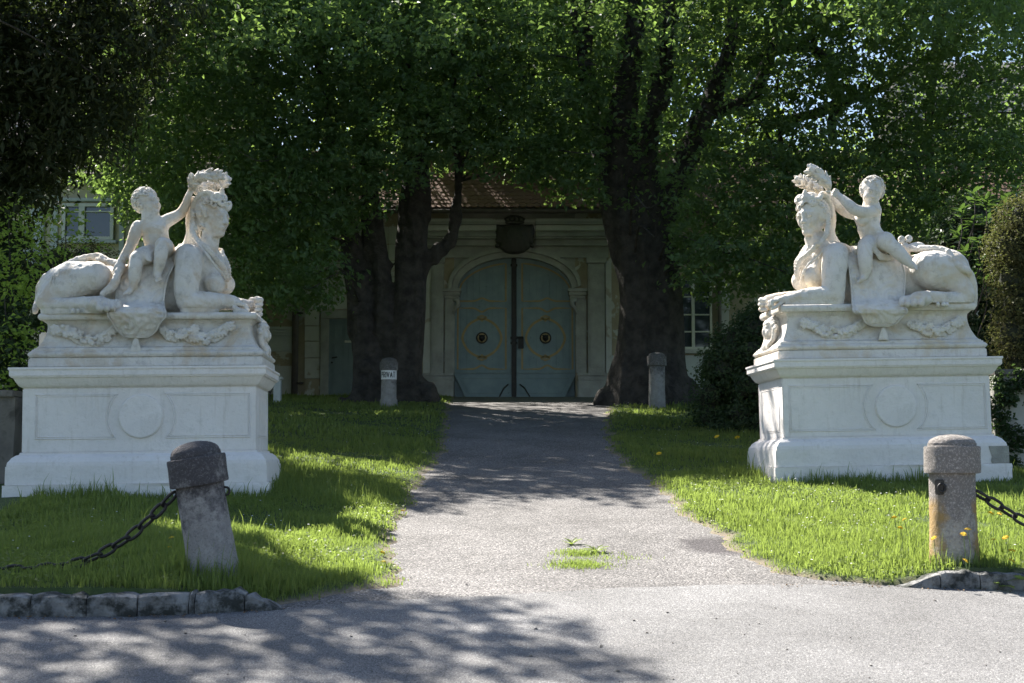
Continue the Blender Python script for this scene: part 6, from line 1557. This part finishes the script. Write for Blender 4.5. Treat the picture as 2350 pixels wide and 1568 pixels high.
for ch in word:
    mb = MB()
    for st in GL[ch]:
        pts = []
        for (a, b_) in zip(st[:-1], st[1:]):
            for i in range(3): t = i/3; pts.append((a[0]+(b_[0]-a[0])*t, a[1]+(b_[1]-a[1])*t))
        pts.append(st[-1]); rings = []
        for i, (u, v) in enumerate(pts):
            p0 = pts[max(i-1, 0)]; p1 = pts[min(i+1, len(pts)-1)]; t = np.array([(p1[0]-p0[0])*k, (p1[1]-p0[1])*Hl]); t = t/(np.linalg.norm(t)+1e-9); nn = np.array([-t[1], t[0]])*.0085
            ring = []
            for sgn, rad in ((-1, .0022), (1, .0022), (1, .0002), (-1, .0002)):
                su = s0 + u*k + nn[0]*sgn; sv = -Hl/2 + v*Hl + nn[1]*sgn; a = -math.pi/2 + su/rsg; ring.append(((rsg+rad)*math.cos(a), (rsg+rad)*math.sin(a), sv))
            rings.append(ring)
        mb.loft(rings)
    mb.build('letter', M_BLACK, sg); s0 += wd[ch]*k + .021
# chains
def link_mesh(L=.165, W=.088, t=.0125):
    pts = []
    for i in range(20):
        a = 2*math.pi*i/20; c_, s_ = math.cos(a), math.sin(a); pts.append((math.copysign(abs(c_)**.75, c_)*(L/2-t), math.copysign(abs(s_)**.9, s_)*(W/2-t), 0))
    mb = MB().tube(pts, t, 8, close=True); o = mb.build('chain_link', M_IRON, None, smooth=True); me = o.data; bpy.data.objects.remove(o); return me
LM = link_mesh()
def chain(label, pts):
    pts = np.array(pts); P_, _ = spline(pts, [1]*len(pts), 12); L = np.r_[0, np.cumsum(np.linalg.norm(np.diff(P_, axis=0), axis=1))]
    root = empty('chain', tuple(pts[0]), label, 'chain', 'iron chains between the bollards'); bpy.context.view_layer.update(); step = .12; n = int(L[-1]/step)
    for i in range(n):
        s_ = (i+.5)*step; c = np.array([np.interp(s_, L, P_[:, a]) for a in range(3)]); c2 = np.array([np.interp(min(s_+.05, L[-1]), L, P_[:, a]) for a in range(3)]); c1 = np.array([np.interp(s_-.05, L, P_[:, a]) for a in range(3)])
        x_ = nrm(c2-c1); y_ = nrm(np.cross([0, -1, .25] if i % 2 else [0, .45, 1], x_)); z_ = np.cross(x_, y_)
        o = bpy.data.objects.new('chain_link', LM); COL.objects.link(o); o.parent = root; o.matrix_parent_inverse = root.matrix_world.inverted()
        o.matrix_world = Matrix(((x_[0], y_[0], z_[0], c[0]), (x_[1], y_[1], z_[1], c[1]), (x_[2], y_[2], z_[2], c[2]), (0, 0, 0, 1)))
chain('heavy iron chain running from the leaning bollard down into the grass at the left', [P(402, 1132, 10.72), P(350, 1185, 10.72), P(285, 1240, 10.72), P(200, 1285, 10.72), P(120, 1302, 10.72), P(40, 1308, 10.74), P(-120, 1308, 10.76)])
chain('heavy iron chain sagging from the upright bollard out of the picture at the right', [P(2236, 1128, 11.30), P(2290, 1160, 11.28), P(2345, 1193, 11.26), P(2440, 1235, 11.25), P(2560, 1252, 11.2), P(2680, 1240, 11.2), P(2760, 1205, 11.2), P(2838, 1140, 11.2)])
# old boundary walls
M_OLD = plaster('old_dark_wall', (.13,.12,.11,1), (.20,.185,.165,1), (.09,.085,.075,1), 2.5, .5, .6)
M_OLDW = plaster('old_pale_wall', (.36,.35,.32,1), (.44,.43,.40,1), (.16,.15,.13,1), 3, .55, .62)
def wallbox(name, label, x0, x1, ytop, Y, mat, th=.4):
    X0, X1 = P(x0, 0, Y)[0], P(x1, 0, Y)[0]; zt_ = P(0, ytop, Y)[2]; root = empty(name, ((X0+X1)/2, Y, float(G(0, Y))), label, 'wall'); bpy.context.view_layer.update()
    mb = MB(); nx, nz = 24, 9; rings = []; rg_ = np.random.default_rng(3); z0 = float(G(0, Y)) - .4
    for i in range(nx+1):
        X = X0 + (X1-X0)*i/nx; rings.append([(X, Y + rg_.normal()*.012, z0 + (zt_-z0)*j/nz) for j in range(nz+1)] + [(X, Y+th, zt_), (X, Y+th, z0)])
    mb.loft(rings); adopt(mb.build('masonry', mat, None, smooth=True, auto=40), root)
    xx_ = X0
    while xx_ < X1:
        w_ = rg_.uniform(.35, .55); adopt(MB().box(xx_+.005, min(xx_+w_, X1)-.005, Y-.05, Y+th+.05, zt_+.002, zt_+.085+rg_.uniform(-.008, .008)).build('coping_stone', M_OLD, None, bevel=.012), root); xx_ += w_
    return root
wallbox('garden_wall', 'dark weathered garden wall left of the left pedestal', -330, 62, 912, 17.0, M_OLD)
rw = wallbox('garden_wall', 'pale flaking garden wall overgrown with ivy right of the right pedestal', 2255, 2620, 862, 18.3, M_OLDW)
iv = []
for x, y in ((2293,880),(2300,920),(2296,960),(2302,1000),(2315,1040),(2300,1080),(2345,868),(2380,870),(2320,900),(2296,1120),(2340,1000)): p = P(x, y, 18.22); iv.append((p[0], p[1], p[2], .13, .05, .16))
bush('ivy', 'ivy climbing the pale wall at the right edge', iv, 520, 8, .05, .055, M_BOX, .8, core=False, cat='ivy')
# small wrought iron fence with a white post, left of the small door
fn = empty('iron_fence', tuple(P(650, 930, 31)), 'short wrought iron fence with a white plastered post behind the left pedestal', 'fence'); bpy.context.view_layer.update()
x0, x1 = P(642, 0, 31)[0], P(658, 0, 31)[0]; zt_, zb_ = P(0, 872, 31)[2], P(0, 940, 31)[2]
adopt(MB().box(x0, x1, 30.9, 31.06, zb_, zt_).build('post', M_PALE, None, bevel=.008), fn); adopt(MB().box(x0-.03, x1+.03, 30.87, 31.09, zt_+.002, zt_+.06).build('post_cap', M_PALE, None, bevel=.01), fn)
xa = P(560, 0, 31)[0]
for i in range(9): X = xa + (x0-xa)*i/9; adopt(MB().tube([(X, 31, zb_), (X, 31, zt_-.05)], .012, 6).build('bar', M_IRON, None), fn)
for i in range(5):
    cx_ = xa + (x0-xa)*(i+.5)/5; cz_ = zt_ - .22 - .2*(i % 2); adopt(MB().tube([(cx_+.06*(1-j/16)*math.cos(j*.8), 30.98, cz_+.09*(1-j/18)*math.sin(j*.8)) for j in range(14)], .009, 5).build('scroll', M_IRON, None), fn)
for z in (zt_-.06, zb_+.12): adopt(MB().tube([(xa, 31.01, z), (x0-.002, 31.01, z)], .012, 6).build('rail', M_IRON, None), fn)

# ------------------------------------------------------------------ grass
M_GRASS = leafmat('grass_blade', (.050,.086,.022,1), (.175,.212,.062,1), (.33,.44,.09,1), .46, .5, spec=.3)
rgg = np.random.default_rng(99)
def ped_hit(X, Y):
    m_ = np.zeros(X.shape, bool)
    for fr in (FL, FRt):
        dx, dy = X-fr.o[0], Y-fr.o[1]; lx = dx*fr.A[0][0]+dy*fr.A[0][1]; ly = dx*fr.A[1][0]+dy*fr.A[1][1]; m_ |= (abs(lx) < 1.47) & (ly > -.05) & (ly < 1.55)
    return m_
def ped_near(X, Y):
    m_ = np.zeros(X.shape)
    for fr in (FL, FRt):
        dx, dy = X-fr.o[0], Y-fr.o[1]; lx = dx*fr.A[0][0]+dy*fr.A[0][1]; ly = dx*fr.A[1][0]+dy*fr.A[1][1]
        d = np.hypot(np.maximum(abs(lx)-1.475, 0), np.maximum(np.maximum(-.06-ly, ly-1.56), 0)); m_ = np.maximum(m_, np.exp(-(d/.16)**2))
    for bx_, by_ in ((b1.location.x, b1.location.y), (b2.location.x, b2.location.y)): m_ = np.maximum(m_, np.exp(-((np.hypot(X-bx_, Y-by_)-.2)/.16)**2))
    return m_
def patchf(X, Y): return .5 + .25*np.sin(X*1.9+Y*1.1) + .2*np.sin(X*.7-Y*2.3+2) + .18*np.sin(X*4.7+Y*3.9) + .1*np.sin(X*9.1-Y*7.7)
def blades(X, Y, h, w, tone, lean=.5):
    n = len(X); Z = lawn_h(X, Y) - .004; a = rgg.uniform(0, 2*math.pi, n); dx, dy = np.cos(a), np.sin(a); b_ = rgg.normal(size=n)*.25*h*2*lean; c_ = rgg.uniform(.1, .9, n)*h*lean; d2 = rgg.uniform(0, 2*math.pi, n)
    bx_, by_ = np.cos(d2)*c_, np.sin(d2)*c_
    v0 = np.stack([X-dx*w, Y-dy*w, Z], 1); v1 = np.stack([X+dx*w, Y+dy*w, Z], 1)
    v2 = np.stack([X+dx*w*.75+bx_*.35, Y+dy*w*.75+by_*.35, Z+h*.6], 1); v3 = np.stack([X-dx*w*.75+bx_*.35, Y-dy*w*.75+by_*.35, Z+h*.6], 1)
    v4 = np.stack([X+bx_, Y+by_, Z+h*(1-.15*lean)], 1)
    V = np.stack([v0, v1, v2, v3, v4], 1).reshape(-1, 3); i = np.arange(n)[:, None]*5
    return V, np.concatenate([np.hstack([i, i+1, i+2]), np.hstack([i, i+2, i+3]), np.hstack([i+3, i+2, i+4])]), np.repeat(tone, 5)
def grass(name, x0, x1, y0, y1, dens, hgt, wid, extra=None):
    n = int((x1-x0)*(y1-y0)*dens); X = rgg.uniform(x0, x1, n); Y = rgg.uniform(y0, y1, n)
    # keep to what the camera sees (a little wider than the frame)
    d = lawn_d(X, Y); k = (d > .0) & (abs(X) < Y*.40+.9) & ~ped_hit(X, Y) & (rgg.random(n) < np.clip(np.where((X < -1.7) | (X > 2.9), .8, .15) + d*3.2, 0, 1))
    kl = (X < -1.75) & (Y < road_edge(X)+.165); kr = (X > 2.95) & (Y < road_edge(X)+.165); k &= ~(kl | kr)
    X, Y, d = X[k], Y[k], d[k]; pf = patchf(X, Y); pn = ped_near(X, Y)
    h = hgt*(.30 + .95*pf)*rgg.uniform(.5, 1.25, len(X))*np.clip(.35 + d*2.2, .35, 1)*(1 + 1.0*pn*rgg.random(len(X)))
    tl_ = rgg.random(len(X)) < .02 + .05*pn; h = np.where(tl_, h*2.0, h); tone = np.clip(.45 + .35*(pf-.5) + rgg.normal(size=len(X))*.27, 0, 1)
    V, F, T_ = blades(X, Y, h, wid*rgg.uniform(.6, 1.3, len(X)), tone); o = mesh_np(name, V, F, M_GRASS, False, attr={'tone': T_}); tag(o, kind='stuff'); return o
o = grass('grass', -5.2, -.6, 9.8, 13.6, 3800, .105, .0036); o['label'] = 'fresh green grass of the lawn'
grass('grass', -5.2, -.6, 13.6, 17.8, 2200, .10, .0052); grass('grass', -6.5, -.4, 17.8, 23, 850, .08, .008); grass('grass', -9, -.4, 23, 36.5, 260, .09, .014)
grass('grass', .9, 5.8, 10.4, 14.2, 3800, .105, .0036); grass('grass', .9, 6.5, 14.2, 18.2, 2000, .10, .0052); grass('grass', .9, 8, 18.2, 24, 800, .08, .008); grass('grass', .9, 11, 24, 36.5, 240, .09, .014)
# clover and weeds: small round leaves low in the grass
n = 26000; X = np.r_[rgg.uniform(-5, -.8, n//2), rgg.uniform(1.2, 5.2, n//2)]; Y = rgg.uniform(9.9, 17.5, n); d = lawn_d(X, Y); k = (d > .03) & ~ped_hit(X, Y) & (patchf(Y*1.3, X*1.7) > .55) & (abs(X) < Y*.375+.4); k &= ~((X < -1.75) & (Y < road_edge(X)+.22)); X, Y = X[k], Y[k]
o = leaves('clover', np.stack([X, Y, lawn_h(X, Y) + rgg.uniform(.02, .07, len(X))], 1), rgg.normal(size=(len(X), 3))*.3 + np.array([0, 0, 1]), rgg.uniform(.018, .034, len(X)), M_GRASS, None, rgg.uniform(.2, .8, len(X)), aspect=.9, fold=.06); tag(o, kind='stuff')
# weeds in the drive
def tuft(x, y, n, rx, ry, h, label, cat='weed', name='grass_tuft', w=.003):
    c = gp(x, y); a = rgg.normal(size=n)*rx*.5 + c[0]; b_ = rgg.normal(size=n)*ry*.5 + c[1]
    V, F, T_ = blades(a, b_, rgg.uniform(.4, 1.2, n)*h, np.full(n, w), rgg.uniform(.3, 1, n), lean=.9); V[:, 2] += np.repeat(G(a, b_) - lawn_h(a, b_) + .002, 5)
    o = mesh_np(name, V, F, M_GRASS, False, attr={'tone': T_}); tag(o, label, cat, 'weeds growing through the drive', 'stuff'); return o
tuft(1330, 1272, 700, .19, .16, .045, 'upper strip of short grass growing through the middle of the drive')
tuft(1328, 1298, 900, .25, .19, .045, 'lower and larger strip of short grass growing through the middle of the drive')
tuft(1405, 1280, 200, .35, .22, .03, 'sparse tuft of grass at the right end of the grass strips in the drive')
# broad-leaved weeds
def rosette(x, y, r, n, label, zf, name='dandelion_leaves', grp=None):
    c = gp(x, y); root = empty(name, (c[0], c[1], float(zf(c[0], c[1]))), label, 'weed', grp or 'leafy weeds'); bpy.context.view_layer.update()
    for i in range(n):
        a = i*2.4 + rgg.uniform(-.2, .2); L_ = r*rgg.uniform(.7, 1.1); mb = MB(); el = rgg.uniform(.35, 1.0); rings = []; k_ = 9; pts = []
        for j in range(k_+1):
            t = j/k_; w = L_*.16*(math.sin(math.pi*min(1, t*1.02+.02))**.7)*(1 if j % 2 else .5); u = L_*t*math.cos(el*(1-t*.55)); z = L_*(math.sin(el)*t - .35*t*t)
            pts.append((u, w, z))
        v = []; f_ = []
        for (u, w, z) in pts:
            for s__ in (-1, 0, 1): v.append((u*math.cos(a) - s__*w*math.sin(a), u*math.sin(a) + s__*w*math.cos(a), z + abs(s__)*w*.25))
        for j in range(k_):
            for q_ in (0, 1): b0 = j*3+q_; f_.append((b0, b0+1, b0+4, b0+3))
        me = bpy.data.meshes.new('leaf'); me.from_pydata(v, [], f_); me.materials.append(M_GRASS); at = me.attributes.new('tone', 'FLOAT', 'POINT'); at.data.foreach_set('value', np.full(len(v), .35 + .4*rgg.random(), dtype=np.float32))
        put(bpy.data.objects.new('leaf', me), root)
    return root
rosette(1312, 1250, .13, 9, 'small dandelion plant standing alone in the drive behind the grass strips', G)
rosette(1368, 1268, .14, 10, 'leafy weed at the right end of the upper grass strip in the drive', G)
rosette(2290, 1352, .26, 9, 'dandelion plant growing at the foot of the right kerb, left one', G)
rosette(2352, 1352, .28, 9, 'dandelion plant growing at the foot of the right kerb, at the picture edge', G)
rosette(1685, 1205, .15, 10, 'leafy weed on the drive edge of the right lawn', lawn_h); rosette(2160, 1288, .26, 9, 'large leafy weed in front of the upright bollard', lawn_h); rosette(2228, 1292, .24, 8, 'large leafy weed right of the upright bollard', lawn_h)
# dandelions in flower
M_YEL = simple('dandelion_yellow', (.75,.50,.02,1), (.85,.60,.03,1), 60, .8, .4, .005); M_STEM = simple('flower_stem', (.10,.16,.04,1), (.14,.20,.06,1), 20, .6, .2, .005)
def flower_mesh(name, r, h, petals, mat):
    mb = MB()
    for ring, (rr_, zz_, n_) in enumerate(((1, .0, 14), (.72, .25, 11), (.42, .4, 7))):
        for i in range(n_):
            a = 2*math.pi*i/n_ + ring*.3; w = .18 if ring == 0 else .16; p0 = (.05*math.cos(a)*r, .05*math.sin(a)*r, h + zz_*r*.5)
            c1_ = (rr_*r*.7*math.cos(a-w), rr_*r*.7*math.sin(a-w), h + zz_*r*.8 + .1*r); c2_ = (rr_*r*.7*math.cos(a+w), rr_*r*.7*math.sin(a+w), h + zz_*r*.8 + .1*r); t_ = (rr_*r*math.cos(a), rr_*r*math.sin(a), h + zz_*r*.7)
            mb.add([p0, c1_, t_, c2_], [(0, 1, 2, 3)])
    me = bpy.data.meshes.new('flower_head'); me.from_pydata(mb.v, [], mb.f); me.materials.append(mat); return me
FLm = flower_mesh('flower_head', .024, 0, 12, M_YEL)
mb = MB().tube([(0, 0, -1), (.02, .0, -.5), (0, 0, 0)], .0028, 5); o = mb.build('stem', M_STEM, None); STm = o.data; bpy.data.objects.remove(o)
def dandelion(x, y, Y, label, s_=1, grp='dandelions in flower'):
    p = P(x, y, Y); g = float(lawn_h(p[0], p[1])); hh = max(.03, p[2]-g); root = empty('dandelion', (p[0], p[1], g), label, 'flower', grp); bpy.context.view_layer.update()
    a = bpy.data.objects.new('flower_head', FLm); put(a, root); a.location = (0, 0, hh); a.scale = (s_*1.25,)*3; a.rotation_euler = (R(22 + rgg.uniform(-15, 15)), R(rgg.uniform(-15, 15)), rgg.uniform(0, 6))
    b_ = bpy.data.objects.new('stem', STm); put(b_, root); b_.location = (0, 0, hh); b_.scale = (1, 1, hh)
for x, y, Y, lab in ((2052,1188,12.2,'dandelion left of the upright bollard, left of a close pair'),(2076,1193,12.1,'dandelion left of the upright bollard, right of a close pair'),(2066,1212,11.9,'dandelion below the close pair left of the upright bollard'),
    (2221,1215,11.0,'highest dandelion in front of the upright bollard'),(2211,1226,10.98,'dandelion just below the highest one in front of the upright bollard'),(2143,1235,11.0,'small dandelion at the lower left edge of the upright bollard'),
    (2280,1239,11.2,'dandelion right of the upright bollard, below the chain'),(2307,1234,11.3,'half hidden dandelion under the chain at the right'),(2323,1264,11.1,'dandelion nearest the right picture edge above the kerb'),(2215,1287,10.95,'dandelion low before the foot of the upright bollard'),
    (2274,1178,12.0,'dandelion behind the chain, left of two'),(2294,1180,12.0,'dandelion behind the chain, right of two'),(2322,1287,11.0,'dandelion just above the right kerb at the edge'),(1662,1183,14.3,'pale dandelion on the drive edge of the right lawn, left of two'),(1680,1188,14.2,'pale dandelion on the drive edge of the right lawn, right of two'),
    (1645,1002,21,'large yellow dandelion in the shade left of the right pedestal'),(1512,1041,19.5,'dandelion in the shade beside the drive, right lawn'),(1692,1004,21,'faint dandelion beside the right pedestal in the shade'),
    (878,1272,12.2,'dandelion by the drive on the left lawn, lower one'),(925,1173,14.6,'dandelion by the drive edge on the left lawn, upper one'),(880,1293,11.7,'small dandelion low on the left lawn beside the drive'),(394,1234,12.2,'yellow flower in the shade left of the leaning bollard, upper'),(388,1257,11.8,'yellow flower in the shade left of the leaning bollard, lower')):
    dandelion(x, y, Y, lab, 1.5 if Y > 18 else 1)
# daisies too small to tell apart
M_DAISY = simple('daisy_white', (.78,.78,.76,1), (.82,.82,.80,1), 30, .8, .1, .005); n = 260; X = np.r_[rgg.uniform(-4.4, -1, n//3), rgg.uniform(1.6, 5, n-n//3)]; Y = np.r_[rgg.uniform(11, 17, n*2//3), rgg.uniform(17, 30, n-n*2//3)]; rgg.shuffle(Y); d = lawn_d(X, Y); k = (d > .1) & ~ped_hit(X, Y); X, Y = X[k], Y[k]
V = []; F = []
for x, y in zip(X, Y):
    z = float(lawn_h(x, y)) + rgg.uniform(.05, .10); r_ = rgg.uniform(.007, .012)*(1 + max(0, y-17)*.03); b0 = len(V); V.append((x, y, z+.004)); V += [(x+r_*math.cos(a), y+r_*math.sin(a), z) for a in [2*math.pi*i/6 for i in range(6)]]; F += [(b0, b0+1+i, b0+1+(i+1) % 6) for i in range(6)]
tag(mesh_np('daisies', V, F, M_DAISY), kind='stuff')
# loose grit on the road
n = 100; X = rgg.uniform(-3, 4.2, n); Y = 7.6 + rgg.random(n)**1.2*4.2; k = lawn_d(X, Y) < .02; X, Y = X[k], Y[k]; mb = MB()
for x, y in zip(X, Y):
    s_ = .0035 + .006*rgg.random()**3; z = float(G(x, y)) + .006; q = rgg.normal(size=(8, 3))*.18 + np.array([(a, b_, c_) for a in (-1, 1) for b_ in (-1, 1) for c_ in (-.6, .6)]); mb.add([(x+a*s_, y+b_*s_, z+(c_+.5)*s_) for a, b_, c_ in q], [(0,1,3,2), (4,6,7,5), (0,4,5,1), (2,3,7,6), (0,2,6,4), (1,5,7,3)])
tag(mb.build('grit', simple('dark_grit', (.09,.08,.07,1), (.22,.20,.18,1), 90, .9, .2, .005)), kind='stuff')
# shallow road sign of age: dry leaves along the kerb
n = 150; X = rgg.uniform(-4, -1.6, n); X[:60] = rgg.uniform(2, 4.2, 60); Y = road_edge(X) - np.abs(rgg.normal(size=n))*.05 - .01
tag(leaves('leaf_litter', np.stack([X, Y, G(X, Y)+.014], 1), rgg.normal(size=(n, 3))*.3+np.array([0, 0, 1]), rgg.uniform(.012, .03, n), leafmat('dry_leaf', (.14,.08,.04,1), (.28,.18,.09,1), (.2,.12,.05,1), .2), None, rgg.random(n)), kind='stuff')
